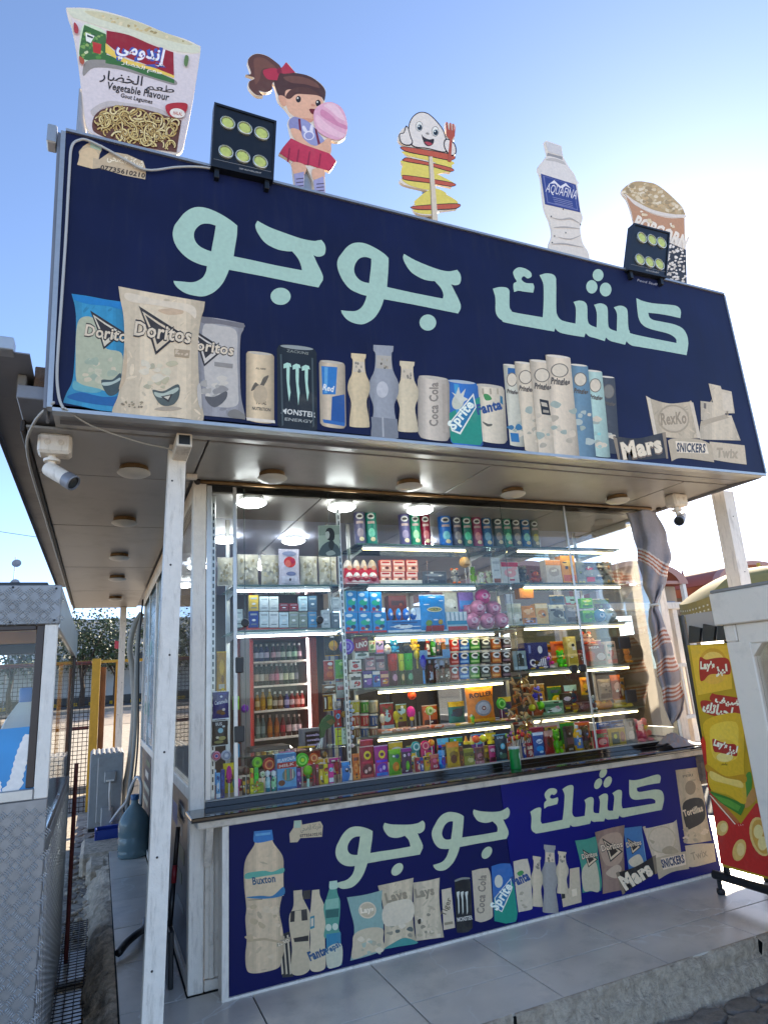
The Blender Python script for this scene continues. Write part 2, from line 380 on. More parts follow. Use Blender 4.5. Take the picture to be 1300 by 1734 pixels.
for i in range(len(xs) - 1):
    for j in range(len(yl) - 1):
        if j == 1 and i == 0:
            tile(xs[i], xs[i + 1], yl[j], yl[j + 1])
        else: tile(xs[i], xs[i + 1], yl[j], yl[j + 1])
for y in (.125, .735, 1.345, 1.955, 2.565, 3.175, 3.785): tile(-.475, -.172, y, y + .61)
for x in (3.375, 3.985):
    for y in (.125, .735, 1.345, 1.955): tile(x, x + .61, y, y + .61)
# kerb: rough cast edge of the platform, in lengths with open joints
def rough(name, xa, xb, prof, mm, amp, parent=None, nx=60, ax='x', seed=0, origin=None):
    rn = random.Random(seed); m = MB(); P = []
    import mathutils
    for i in range(nx + 1):
        t = xa + (xb - xa) * i / nx; row = []
        for j, (a, z) in enumerate(prof):
            n = mathutils.noise.fractal(Vector((t * (4 if ax == 'x' else 9), a * 9 + seed, z * 22)), .6, 2.1, 7) * amp * (0 if j == 0 else 1)
            row.append((t, a - n, z + n * .6) if ax == 'x' else (a - n, t, z + n * .6))
        P.append(row)
    m.grid([r[::-1] for r in P] if ax == 'x' else P); return m.build(name, mm, parent, smooth=True, origin=origin)
KP = [(-.797, .0), (-.804, -.001), (-.812, -.010), (-.818, -.03), (-.822, -.06), (-.824, -.085), (-.842, -.092), (-.846, -.12), (-.85, -.145), (-.858, -.165), (-.868, -.182), (-.885, -.194), (-.92, -.206)]
for k, (a, b) in enumerate(((-.60, 1.05), (1.06, 2.555), (2.562, 4.6))): struct(rough('kerb', a, b, KP, 'concrete', .019, nx=260, seed=k * 3))
# cobbles on the road: uneven interlocking stones
def cobble_mesh(rn):
    m = MB(); n = 16; w, d = .100, .061; top = []; base = []; mid = []
    for i in range(n):
        a = 2 * math.pi * i / n; c, s_ = math.cos(a), math.sin(a)
        e = (abs(c) ** 7 + abs(s_) ** 7) ** (-1 / 7) * (1 - .13 * abs(math.sin(2 * a)) ** 2 + .05 * math.cos(4 * a))
        x, y = c * e * w * rn.uniform(.93, 1.03), s_ * e * d * rn.uniform(.92, 1.03) 
        base.append(Vector((x, y, -.03))); mid.append(Vector((x, y, .008))); top.append(Vector((x * .91, y * .88, .017 + rn.uniform(-.004, .003))))
    F = [(i, (i + 1) % n, n + (i + 1) % n, n + i) for i in range(n)] + [(n + i, n + (i + 1) % n, 2 * n + (i + 1) % n, 2 * n + i) for i in range(n)] + [tuple(2 * n + i for i in range(n))]
    m.add(base + mid + top, F); return m
rn = random.Random(5); CM = []
for k in range(5):
    o = cobble_mesh(rn).build('cobble', 'cobble', g, smooth=35, origin=None); CM.append(o.data); bpy.data.objects.remove(o)
def cobble(x, y, z=-.2, rz=0.0):
    c = bpy.data.objects.new('cobble', rn.choice(CM)); COL.objects.link(c); c.parent = g; gl = LOC[g]
    # cobble meshes were built about the world origin, relative to the ground's own origin
    c.location = Vector((x, y, z)) ; c.rotation_euler = (rn.uniform(-.05, .05), rn.uniform(-.05, .05), rz + rn.uniform(-.05, .05)); c['kind'] = 'thing'
for j in range(11):
    for i in range(17):
        x = 1.0 + i * .205 + (j % 2) * .1; y = -.93 - j * .126
        cobble(x + rn.uniform(-.008, .008), y + rn.uniform(-.006, .006), -.193 + rn.uniform(-.008, .006))
for j in range(26):
    for i in range(2): cobble(-.70 + i * .125 - .08, 1.6 + j * .21, -.2 + rn.uniform(-.02, .0), 1.57)
m = MB()
for k in range(90):
    x, y = rn.uniform(-.80, -.62), rn.uniform(.3, 4.6); m.ball((x, y, -.19), rn.uniform(.008, .03), 5, (1, rn.uniform(.7, 1.3), .6))
stuff(m.build('rubble', 'rubble'))
RP = [(-.475, -.014), (-.485, -.016), (-.505, -.02), (-.53, -.035), (-.555, -.06), (-.58, -.085), (-.60, -.12), (-.62, -.16), (-.65, -.2), (-.68, -.23)]
o = rough('mortar_edge', -.9, 4.75, RP, 'rubble', .028, nx=220, ax='y', seed=4); struct(o)
m = MB(); m.bbox((-.72, 3.6, -.2), (-.3, 4.4, .004), .03); m.bbox((-.66, 3.2, -.2), (-.48, 3.75, -.02), .04); struct(m.build('mortar_block', 'rubble'))
# wire grid and pale tiles lying in the gap beside the booth
m = MB()
for i in range(4): m.tube([(-.765 + i * .045, .35, -.15), (-.765 + i * .045, 2.2, -.145)], .0028, 5)
for i in range(40): m.tube([(-.775, .38 + i * .046, -.147), (-.62, .38 + i * .046, -.147)], .0028, 5)
o = m.build('wire_grid', 'darksteel'); tag(o, 'rusty wire grid lying flat in the gap beside the chequer plate booth', 'wire grid')
m = MB()
for y in (.5, 1.15): m.bbox((-.78, y, -.185), (-.63, y + .5, -.165), .004)
o = m.build('spare_tile', mat('pale_tile', '#c3c4c2', .2, noise=.05, dirt=.3)); tag(o, 'pale glazed tiles lying under the wire grid beside the booth', 'spare tiles')

# ================================================================ KIOSK
K = thing('kiosk', 'white framed snack kiosk with glass front, dark counter and wide flat canopy', 'kiosk', (1.6, 2.3, 0))
def kb(name, a, b, mm='white', r=.004, label=None):
    m = MB(); m.bbox(a, b, r); o = m.build(name, mm, K)
    if label: o['label'] = label
    return o
# corner columns and wall frames
for x in (X0, X1 - .075): kb('corner_post', (x, Y0, 0), (x + .075, Y0 + .075, SF))
for x in (X0, X1 - .06):
    kb('corner_post', (x, Y1 - .06, 0), (x + .06, Y1, SF))
    for y in (1.35, 2.75): kb('mullion', (x, y, .05), (x + .05, y + .055, 2.50))
    for (z0, z1, nm) in ((0, .05, 'sill_rail'), (.86, .925, 'side_rail'), (2.50, SF, 'head_rail')): kb(nm, (x + .003, Y0 + .076, z0), (x + .052, Y1 - .061, z1))
kb('fascia_strip', (X0 - .012, Y0 + .9, 2.42), (X0 - .002, Y1, 2.5), 'white2')
yw = [(Y0 + .078, 1.348), (1.407, 2.748), (2.807, Y1 - .063)]
dark_panel = mat('side_poster', '#26293a', .35, noise=.2, nscale=6, dirt=.3)
film = mat('window_film', '#7f98a8', .25, noise=.35, nscale=7, dirt=.4, dirtcol='#dfe6ea', dscale=4)
for x, sgn in ((X0 + .02, -1), (X1 - .035, 1)):
    for i, (a, b) in enumerate(yw):
        m = MB(); m.box((x, a, .926), (x + .006, b, 2.499)); m.build('window_pane', 'glass' if (i == 0 or sgn > 0) else film, K)
        m = MB(); m.box((x, a, .051), (x + .008, b, .859)); p_ = m.build('lower_panel', dark_panel, K)
        if sgn < 0:
            for q in range(5):
                mm_ = MB(); z = .25 + q * .12; yy = a + (b - a) * (.25 + .1 * (q % 2)); mm_.box((x - .0025, yy, z), (x - .0008, yy + (b - a) * random.uniform(.25, .5), z + random.uniform(.03, .08)))
                mm_.build('printed_shape', mat('poster_print_%d' % q, random.choice(['#b7b29c', '#8f9aa0', '#5d6c4f', '#cfc6b6']), .4), p_)
# sliding film windows show pale and blue shapes
for i, (a, b) in enumerate(yw[1:]):
    for q in range(7):
        mm_ = MB(); z = 1.0 + q * .2; yy = a + (b - a) * random.uniform(.05, .5); mm_.box((X0 + .0165, yy, z), (X0 + .019, yy + (b - a) * .4, z + .13))
        mm_.build('film_print', mat('film_print_%d%d' % (i, q), random.choice(['#d5dde0', '#4f7890', '#a8c0cc', '#5e8f8a']), .3, noise=.2), K)
    kb('film_window_frame', (X0 + .0, (a + b) / 2 - .02, .926), (X0 + .03, (a + b) / 2 + .02, 2.499), 'alu', .002)
# back wall
kb('back_wall', (X0 + .062, Y1 - .05, 0), (2.05, Y1 - .01, SF - .04), mat('back_wall_paint', '#55504e', .5, noise=.1, nscale=4)); kb('back_wall', (2.051, Y1 - .05, 0), (X1 - .062, Y1 - .01, .86), 'white'); kb('back_wall', (2.051, Y1 - .05, 2.35), (X1 - .062, Y1 - .01, SF - .04), 'white')
m = MB(); m.box((2.06, Y1 - .035, .861), (X1 - .063, Y1 - .03, 2.349)); m.build('window_pane', 'glass', K)
for x in (2.052, 2.62): kb('mullion', (x, Y1 - .055, .861), (x + .05, Y1 - .005, 2.349), 'alu', .002)
kb('inner_floor', (X0 + .062, Y0 + .08, .002), (X1 - .08, Y1 - .052, .02), 'road_dark')
kb('added_dark_sheet', (X1 - .062, Y0 + .08, .93), (X1 - .045, 2.74, 1.63), mat('dark_sheet_brown', '#4a3a2c', .6, noise=.2))  # brown sheet added so the view behind the lower right shelves is dark
# front below the counter
kb('front_panel', (X0 + .078, Y0 + .012, .05), (X1 - .078, Y0 + .045, .76), 'white2')
kb('front_sill', (X0 + .078, Y0 + .004, 0), (X1 - .078, Y0 + .06, .048), 'white2')
kb('front_stile', (-.07, Y0 - .002, .052), (-.045, Y0 + .011, .76), 'white2'); 
kb('counter_support', (X0 + .02, -.005, .752), (X1 - .02, .134, .801), 'white2', .006)
m = MB(); m.prism([(-.10, .03, .75), (-.10, .134, .75), (-.10, .134, .56), (-.10, .112, .56)], (.035, 0, 0)); m.build('counter_bracket', 'white2', K)
# counter: dark polished slab
m = MB(); m.bbox((-.19, -.105, .808), (3.42, .136, .826), .004); m.build('counter_top', 'granite', K)
kb('counter_top_trim', (-.188, -.095, .8015), (3.418, .05, .8077), 'black', .001)
kb('counter_backstrip', (X0 + .076, Y0 + .003, .8262), (X1 - .076, Y0 + .034, .8535), 'granite', .002)
m = MB(); m.box((X0 + .078, .142, .80), (X1 - .078, .80, .852)); m.build('display_deck', mat('display_deck', '#77736f', .3), K)
# front glazing
gx = [-.092, .062, .70, 1.32, 1.95, 2.50, 3.292]
for i in range(6):
    m = MB(); yy = Y0 + .01 + (.012 if i % 2 else 0); m.box((gx[i] + .003, yy, .862), (gx[i + 1] + (.012 if i % 2 else -.003), yy + .005, 2.574)); m.build('window_pane', 'glass', K)
kb('glazing_channel', (X0 + .076, Y0 + .000, .8537), (X1 - .076, Y0 + .036, .8595), mat('channel', '#a8a49e', .5), .002)
for x, w in ((.056, .022), (2.492, .016)): kb('glazing_bar', (x, Y0 + .001, .8625), (x + w, Y0 + .009, 2.574), 'alu', .002)
for x in (-.093, 3.262): kb('glazing_bar', (x, Y0 - .004, .8626), (x + .028, Y0 + .008, 2.574), 'alu', .002)
edge = mat('polished_glass_edge', '#3e4f4c', .2)
for x in (.125, .655, 1.95): kb('pane_edge', (x, Y0 + .0285, .863), (x + .004, Y0 + .031, 2.573), edge, .001)
m = MB(); m.tube([(X0 + .02, Y0 - .02, 2.588), (1.0, Y0 - .022, 2.586), (2.2, Y0 - .02, 2.588), (X1 - .02, Y0 - .018, 2.588)], .012, 8); m.build('curtain_rail', 'brass', K, smooth=True)
for x in (X0 + .02, X1 + .06): m = MB(); m.ball((x, Y0 - .02, 2.588), .02, 6); m.build('rail_end', 'darksteel', K, smooth=True)
for (u, v) in ((415, 1055), (541, 1050)):
    p = onY(u, v, Y0 + .0); m = MB(); m.lathe([(.022, 0), (.024, .008), (.02, .016), (.006, .018)], p, 14, Matrix.Rotation(R(90), 3, 'X')); m.build('door_knob', 'black', K, smooth=40)
for (u0, v0, u1, v1) in ((1045.5, 1079, 1068, 1098), (1057, 1169, 1079, 1189), (399, 1113, 413, 1139), (397, 1230, 414, 1256)):
    a, b = onY(u0, v0, Y0 - .002), onY(u1, v1, Y0 - .002); m = MB(); m.bbox((a.x, Y0 - .006, b.z), (b.x, Y0 + .008, a.z), .004); m.build('door_handle', 'black', K)
a = onY(978, 1132, Y0 - .01); m = MB(); m.bbox((a.x - .072, Y0 - .022, a.z - .026), (a.x - .003, Y0 + .001, a.z + .026), .018); m.build('door_lock', 'black', K)
m = MB(); m.bbox((a.x + .003, Y0 - .022, a.z - .026), (a.x + .072, Y0 + .001, a.z + .026), .018); m.build('door_lock', 'black', K)
# canopy: soffit panels with open joints, roof deck, eave sheet
JX = [-.975, -.18, 1.46, 3.03, 3.47]; JY = [-.50, .16, 1.33, 2.98, 4.5, 6.15]
for j in range(5):
    for i in range(4):
        if j >= 2 and i > 0: continue
        if j == 1 and i in (1, 2): continue
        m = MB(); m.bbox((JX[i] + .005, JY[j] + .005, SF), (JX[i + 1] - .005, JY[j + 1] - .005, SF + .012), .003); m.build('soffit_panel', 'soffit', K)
kb('roof_deck', (-.985, -.74, SF + .03), (3.475, 6.2, SF + .09), 'fascia')
m = MB(); m.prism([(-.85, -.80, 2.573), (-.85, -.79, 2.577), (-.85, -.51, SF + .004), (-.85, -.51, SF + .016), (-.85, -.80, 2.589)], (4.31, 0, 0)); m.build('soffit_lip', mat('lip_sheet', '#a39d97', .3, dirt=.5, dscale=6, dirtcol='#6b6157', noise=.05), K)
kb('eave_trim', (-.99, -.5, 2.575), (-.972, 6.15, SF + .03), 'darksteel', .003); kb('eave_trim', (3.472, -.74, 2.58), (3.49, 6.15, SF + .03), 'fascia', .003)
kb('eave_sheet', (-1.135, -.9, 2.748), (-.93, 5.2, 2.754), 'fascia', .001); kb('eave_sheet_fold', (-1.14, -.9, 2.70), (-1.136, 5.2, 2.76), 'fascia', .001)
kb('eave_flashing', (-.99, -.72, SF + .09), (-.955, 6.1, 2.746), mat('flashing', '#7a746d', .6, dirt=.6, dscale=9)); kb('eave_cap', (-1.16, -.93, 2.745), (-.985, -.86, 2.80), 'alu', .004)
kb('roof_edge_brick', (-.93, -.7, SF + .092), (-.86, 1.2, 2.80), mat('roof_mortar', '#6c5646', .9, noise=.3, bump=.5))
# inner ceiling, hung a little lower, in panels
CX = [X0 + .08, .62, 1.55, 2.45, X1 - .08]; CY = [Y0 + .055, .78, 1.95, 3.2, Y1 - .06]
for i in range(4):
    for j in range(4):
        m = MB(); m.bbox((CX[i] + .003, CY[j] + .003, 2.545), (CX[i + 1] - .003, CY[j + 1] - .003, 2.555), .002); m.build('ceiling_panel', 'ceil' if j else 'soffit', K)  # front row in darker grey: shaded band put into the colour
# ---------------------------------------------------------------- lamps on soffit and ceiling
def ceiling_lamp(x, y, z, lit, label, group, r=.085):
    t = thing('ceiling_lamp', label, 'ceiling lamp', (x, y, z), group)
    m = MB(); m.lathe([(r * .8, -.028), (r * .86, -.022), (r * .86, -.004), (r * .8, 0)], (x, y, z - .001), 20); m.build('base_ring', 'brass' if not lit else 'alu', t, smooth=40)
    m = MB(); m.lathe([(.004, -.056), (r * .45, -.054), (r * .8, -.046), (r, -.034), (r * .98, -.028), (r * .7, -.026)], (x, y, z - .004), 24); m.build('shade', 'lamp' if lit else 'opal', t, smooth=60)
    return t
for i, (x, y) in enumerate(((.236, -.10), (1.10, -.11), (1.89, -.09), (2.80, -.10))):
    ceiling_lamp(x, y, SF, False, ['unlit white dish lamp under front canopy, first from the left post', 'unlit white dish lamp under the canopy above the purple-grey crisp tubes', 'unlit white dish lamp under canopy above the row of ten crisp tubes', 'unlit white dish lamp under the canopy closest to the tied striped curtain'][i], 'unlit lamps under the canopy')
for i, (x, y) in enumerate(((-.50, -.044), (-.51, 1.073), (-.51, 2.333), (-.50, 3.464), (-.485, 4.991))):
    ceiling_lamp(x, y, SF, False, ['unlit dish lamp on side soffit right beside the white security camera', 'second unlit dish lamp along the side soffit, just before its first panel joint', 'third unlit dish lamp along the side soffit, between two panel joints', 'fourth unlit dish lamp along the side soffit, small and dark', 'last unlit dish lamp along the side soffit, nearest the back post'][i], 'unlit lamps under the canopy')
for i, (x, y) in enumerate(((.188, .24), (.777, .24), (1.336, .22), (.203, 1.287), (.737, 1.264), (.16, 2.45), (.17, 3.53), (.80, 2.45), (1.9, 1.3), (2.6, 1.3))):
    ceiling_lamp(x, y, 2.545, True, ['lit round lamp inside kiosk above the clear popcorn bags, nearest the corner post', 'lit round lamp inside the kiosk above the small grey portrait poster', 'lit round lamp inside kiosk glowing over the trio of crisp tubes', 'lit round lamp behind the narrow left pane, second row from front', 'lit round lamp in mid ceiling behind the popcorn bags, second row', 'lit round lamp seen through the side window, third row', 'lit round lamp seen through the side window, farthest back', 'lit round lamp deep inside above the drinks fridge', 'lit round lamp deep inside behind the middle crisp tubes', 'lit round lamp deep inside behind the right shelves'][i], 'lit lamps inside the kiosk', .09)

# ================================================================ POSTS, CABLES, CAMERAS
def post(name, label, a, b, w=.08, mm='white'):
    m = MB(); a, b = Vector(a), Vector(b); d = b - a; V = []
    for p in (a, b): V += [p + Vector((sx * w / 2, sy * w / 2, 0)) for sx, sy in ((-1, -1), (1, -1), (1, 1), (-1, 1))]
    m.add(V, [(3, 2, 1, 0), (4, 5, 6, 7)] + [(i, (i + 1) % 4, 4 + (i + 1) % 4, 4 + i) for i in range(4)])
    o = tag(m.build(name, mm), label, 'post', 'white steel posts carrying the canopy')
    for k in range(6):
        z = .35 + k * .41; p = a.lerp(b, z / b.z); m = MB(); m.lathe([(.005, 0), (.0045, .0015), (.001, .0022)], p + Vector((random.uniform(-.25, .25) * w, -w / 2 - .0002, 0)), 8, Matrix.Rotation(R(90), 3, 'X')); m.build('screw', 'darksteel', o)
    return o
post('support_post', 'tall white square steel post in front of the kiosk, nearest to the booth', (-.378, -.42, 0), (-.318, -.42, SF - .015))
post('support_post', 'white steel post holding the sunlit end of the canopy, above the yellow parasol', (3.54, -.35, 0), (3.585, -.35, SF - .005), .105)
post('support_post', 'thin white post under the back of the side canopy, behind the air conditioner', (-.36, 6.05, 0), (-.36, 6.05, SF - .005))
a = onY(700 / 3.82, 0, -.5)
m = MB(); m.bbox((-.345, -.66, 2.505), (-.275, -.40, 2.57), .004); o = m.build('bracket_tube', 'white2'); tag(o, 'short open-ended white box tube fixed under the canopy lip above the post', 'bracket')
m2 = MB(); m2.box((-.335, -.6615, 2.515), (-.285, -.6603, 2.56)); m2.build('tube_mouth', 'black', o)
def cable(name, label, P, r, mm, n=6, group=None):
    m = MB(); Q = []
    P = [Vector(p) for p in P]
    for i in range(len(P) - 1):
        p0 = P[max(i - 1, 0)]; p1 = P[i]; p2 = P[i + 1]; p3 = P[min(i + 2, len(P) - 1)]
        for k in range(6):
            t = k / 6; Q.append(.5 * ((2 * p1) + (p2 - p0) * t + (2 * p0 - 5 * p1 + 4 * p2 - p3) * t * t + (3 * p1 - p0 - 3 * p2 + p3) * t ** 3))
    Q.append(P[-1]); m.tube(Q, r, n); return tag(m.build(name, mm, smooth=True), label, 'cable', group)
wc = mat('white_cable', '#b9b4ac', .5)
F = -.815
cable('cable', 'pale cable looping down the left edge of the big upper sign', [onY(u, v, F) for u, v in ((385, 290), (340, 283), (300, 283), (250, 288), (215, 272), (180, 252), (150, 238), (135, 237), (122, 248), (118, 290), (112, 400), (104, 520), (99, 590), (97, 640), (101, 675), (108, 692))], .006, wc)
cable('cable', 'thin pale cable sagging under the canopy lip from sign to bracket tube', [(-.80, -.82, 2.57), (-.70, -.70, 2.55), (-.5, -.56, 2.545), (-.36, -.50, 2.545), (-.33, -.5, 2.51)], .004, wc)
cable('cable', 'grey cable running along the eave edge of the side canopy', [(-.84, -.82, 2.59), (-.93, -.6, 2.575), (-.985, -.2, 2.565), (-.99, 1.0, 2.565), (-.99, 3.0, 2.567), (-.99, 5.5, 2.57)], .006, wc)
def conduit(label, P, r, c): return cable('conduit', label, P, r, mat('conduit_' + c, {'g': '#8b877d', 'k': '#1a1a1a', 'w': '#c6c3bb'}[c], .5, noise=.1), 8, 'pipes at the kiosk back corner')
conduit('thick grey insulated pipe bent down the back corner of the kiosk wall', [(-.19, 4.66, 2.35), (-.27, 4.66, 2.2), (-.31, 4.68, 1.95), (-.27, 4.7, 1.7), (-.24, 4.7, 1.3), (-.25, 4.7, .9), (-.28, 4.68, .6), (-.33, 4.66, .3), (-.34, 4.6, .1)], .035, 'g')
conduit('second grey pipe beside the thick one at the kiosk back corner', [(-.19, 4.62, 2.3), (-.23, 4.6, 2.1), (-.235, 4.6, 1.6), (-.225, 4.6, 1.0), (-.26, 4.55, .5), (-.30, 4.5, .15)], .024, 'g')
conduit('thin black cable hanging beside the grey pipes at kiosk back corner', [(-.19, 4.56, 2.5), (-.22, 4.5, 2.0), (-.21, 4.5, 1.4), (-.2, 4.5, .9), (-.24, 4.4, .45), (-.33, 4.3, .30), (-.3, 4.1, .12)], .010, 'k')
def security_camera(x, y, label, yaw, tiltz):
    t = thing('security_camera', label, 'security camera', (x, y, SF), 'security cameras under the canopy')
    m = MB(); m.bbox((x - .07, y - .05, SF - .095), (x + .07, y + .05, SF - .001), .012); b = m.build('junction_box', 'white', t)
    for k in (-.03, .025):
        m = MB(); m.lathe([(.014, 0), (.014, .002), (.011, .003)], (x + k, y - .05, SF - .045), 14, Matrix.Rotation(R(90), 3, 'X')); m.build('knockout', 'white2', b)
    m = MB(); m.lathe([(.035, 0), (.036, .012), (.02, .016), (.016, .03)], (x - .01, y, SF - .126), 14); m.tube([(x - .01, y, SF - .126), (x - .008, y - .004, SF - .155), (x + .004, y - .012, SF - .17)], .017, 10); m.build('mount', 'white', t, smooth=40)
    d = Vector((math.sin(yaw) * .85, -math.cos(yaw) * .85, tiltz)).normalized(); q = d.to_track_quat('Z', 'Y').to_matrix(); c = Vector((x + .006, y - .014, SF - .178))
    m = MB(); m.lathe([(.02, -.05), (.031, -.045), (.034, -.02), (.034, .075)], c, 18, q); m.build('housing', 'white', t, smooth=40)
    m = MB(); m.lathe([(.036, .075), (.037, .12), (.032, .124), (.03, .112)], c, 18, q); m.build('visor', 'fascia', t, smooth=40)
    m = MB(); m.lathe([(.03, .110), (.03, .114), (.012, .116)], c, 16, q); m.build('lens_window', 'black', t)
security_camera(-.855, -.40, 'white bullet security camera hanging below the canopy beside the sign edge', R(55), -.55)
security_camera(3.25, -.22, 'white bullet security camera below the canopy in front of sunlit sky', R(-60), -.35)
p = onZ(325, 803, SF); m = MB(); m.bbox((p.x - .03, p.y - .02, SF - .03), (p.x + .03, p.y + .02, SF - .001), .005); tag(m.build('cable_box', 'white'), 'small white cable box on the soffit beside the kiosk corner post', 'cable box')

# ================================================================ UPPER SIGN
SY = -.80
US = thing('sign_board', 'large navy fascia sign with mint lettering and faded snack prints above the canopy', 'sign', (1.29, SY + .04, 2.58))
c4 = [onY(u, v, SY) for u, v in ((89, 690), (1294.5, 802), (1224, 500), (112, 224))]
m = MB(); m.prism(c4, (0, .035, 0)); m.build('panel', 'signblue', US)
def bar(name, a, b, w, d, mm, parent, y0=None, out=(0, 0, 1)):
    a, b = Vector(a), Vector(b); o = Vector(out).normalized(); m = MB(); y = (y0 if y0 is not None else SY - .006)
    P = [Vector((p.x, y, p.z)) + o * w * s for p, s in ((a, 0), (b, 0), (b, 1), (a, 1))]
    m.prism(P, (0, d, 0)); return m.build(name, mm, parent)
bl, br_, tr, tl = c4
bar('frame_bottom', bl, br_, -.016, .05, 'alu', US); bar('frame_top', tl, tr, .014, .05, 'alu', US, SY - .012); bar('frame_top_back', tl + Vector((0, 0, .017)), tr + Vector((0, 0, .017)), .012, .16, 'alu', US, SY + .005)
bar('frame_side', bl, tl, .02, .05, 'alu', US, out=(-1, 0, 0)); bar('frame_side', br_, tr, .014, .05, 'alu', US, out=(1, 0, 0))
bar('sign_box_side', bl + Vector((-.022, 0, 0)), tl + Vector((-.022, 0, 0)), .012, .17, 'fascia', US, SY + .01, out=(-1, 0, 0)); bar('sign_box_side', br_ + Vector((.016, 0, 0)), tr + Vector((.016, 0, 0)), .01, .17, 'fascia', US, SY + .01, out=(1, 0, 0))
m = MB(); m.prism([bl + Vector((.02, .17, .0)), br_ + Vector((-.02, .17, .0)), tr + Vector((-.02, .17, 0)), tl + Vector((.02, .17, 0))], (0, .006, 0)); m.build('sign_box_back', 'fascia', US)
m = MB(); m.bbox((tl.x - .075, SY - .01, tl.z - .08), (tl.x - .036, SY + .06, tl.z + .02), .005); m.build('corner_bracket', 'alu', US)
A7 = ((260, 320), 2.4074); A8 = ((780, 420), 2.826)
WORD = [
 (A7, '100,130 130,95 170,75 215,78 265,98 310,125 342,150* 340,190 332,240 327,275* 400,290 500,312 605,332* 600,310 588,283 565,255* 540,254 500,245 455,220 425,180 415,150 424,130* 470,155 530,178 600,202 650,212 670,210 684,208* 697,225 701,245 697,266 683,275 665,276 652,270* 665,300 680,330 690,355 690,372* 682,385 672,402* 600,388 450,357 308,330* 300,350 285,380 265,405 240,425 205,438 170,436 130,425 100,405 86,388 82,375* 120,378 150,381 175,377 200,362 214,338 218,315* 190,308 150,290 115,262 90,228 79,190 84,155', ['254,150* 225,142 195,145 172,165 165,190 172,215 190,235 215,248 236,255* 240,230 246,200 251,170']),
 (A7, '765,265 790,235 820,220 860,222 905,242 940,265 957,282* 957,310 955,345 951,400* 1050,422 1140,440 1178,447* 1180,430 1170,405 1145,376* 1120,374 1090,365 1050,340 1025,305 1016,280 1020,265* 1060,288 1110,310 1160,328 1200,336 1237,330* 1249,348 1252,370 1245,388 1228,393 1212,389* 1225,415 1240,445 1250,470 1251,487* 1246,498 1240,508* 1150,490 1050,470 938,450* 930,475 915,505 895,530 865,548 840,552 810,545 785,530 768,508 764,495* 795,498 825,497 848,482 862,457 868,436* 840,428 800,408 772,375 755,340 748,310 752,285', ['887,285* 865,278 842,282 825,300 817,325 822,350 838,370 858,380 878,384* 882,350 886,315']),
 (A8, '152,195* 185,187 218,190 231,204 232,225 232,280 240,298 258,309 390,332* 394,280 395,200 391,165 375,130* 405,122 435,125 452,140 455,175 455,290 460,320 475,342 500,352 547,362* 549,300 545,275 537,258* 565,252 590,258 603,280 605,340 615,366 648,381* 649,320 645,295 636,272* 665,265 690,273 701,295 703,362 712,386 744,399* 746,330 742,305 730,284* 760,276 785,284 796,305 799,370 806,398 830,414 1030,455* 1028,437 1010,420 980,407 900,386 866,366 849,336 842,290 838,240* 870,254 920,265 990,271 1025,276 1044,288 1051,308 1048,336* 1000,325 950,316 895,310* 900,330 918,344 960,353 1020,366 1060,386 1079,416 1086,450 1084,478 1078,513* 950,490 850,473 820,468 802,458 791,446* 784,463* 740,452 712,444 692,428* 687,446* 640,431 614,424 595,408* 589,427* 500,412 466,401 450,385* 445,400* 225,360 195,346 175,328 165,300 164,240', []),
 (A8, '250,112 275,93 310,100 334,118 336,138 318,146 302,136 292,141 291,154 310,167 345,170* 350,188 345,214* 300,209 275,205 254,211* 250,190 252,170 266,160 255,140', [])]
DOTS = [(A7, 518, 438, 41, 35), (A7, 1117, 545, 34, 33), (A8, 655, 130, 26, 29), (A8, 625, 186, 27, 32), (A8, 691, 199, 28, 33)]
plU = PlaneY(SY)
def word_art(pl, col, mm, parent, f=None):
    def conv(o, sc, st):
        p, c = pts(st, o[0], o[1], sc); return smooth_loop(p, c)
    for (o, sc), st, holes in WORD:
        L = conv(o, sc, st); H = [conv(o, sc, h) for h in holes]
        if f: L = [f(q) for q in L]; H = [[f(q) for q in h] for h in H]
        a = Art(pl); a.put(L, None, col, H); a.build('letter', parent, mm)
    for (o, sc), cx, cy, rx, ry in DOTS:
        L = ell(o[0] + cx / sc, o[1] + cy / sc, rx / sc, ry / sc, 0, 28)
        if f: L = [f(q) for q in L]
        a = Art(pl); a.put(L, None, col); a.build('letter_dot', parent, mm)
word_art(plU, '#9fc6b6', 'vinyl', US)
# --- faded product prints (flat vinyl print on the sign)
CRM, CRM2, BRN = '#cbbda2', '#b3a58c', '#2b2420'
def spread(a, col, n, box, seed, rmin, rmax, o=(0, 0), sc=1.0, clip=False):
    r = random.Random(seed); x0, y0, x1, y1 = box
    for i in range(n):
        cx, cy = r.uniform(x0, x1), r.uniform(y0, y1); q = r.uniform(rmin, rmax)
        if clip and not all(inside((o[0] + (cx + q * k) / sc, o[1] + (cy + q * j) / sc), a.last) for k, j in ((.8, 0), (-.8, 0), (0, .7), (0, -.7))): continue
        L = [(o[0] + (cx + q * r.uniform(.5, 1.2) * math.cos(t)) / sc, o[1] + (cy + q * r.uniform(.4, .9) * math.sin(t)) / sc) for t in [k * 1.047 for k in range(6)]]
        a.put(smooth_loop(L, (), 3), None, r.choice(col), (), .15)
def clipu(L, u0, u1):
    for u, s in ((u0, 1), (u1, -1)):
        O = []
        for i in range(len(L)):
            a_, b_ = L[i - 1], L[i]; da, db = (a_[0] - u) * s, (b_[0] - u) * s
            if da * db < 0: t = da / (da - db); O.append((u, a_[1] + (b_[1] - a_[1]) * t))
            if db >= 0: O.append(b_)
        L = O
        if len(L) < 3: return []
    return L
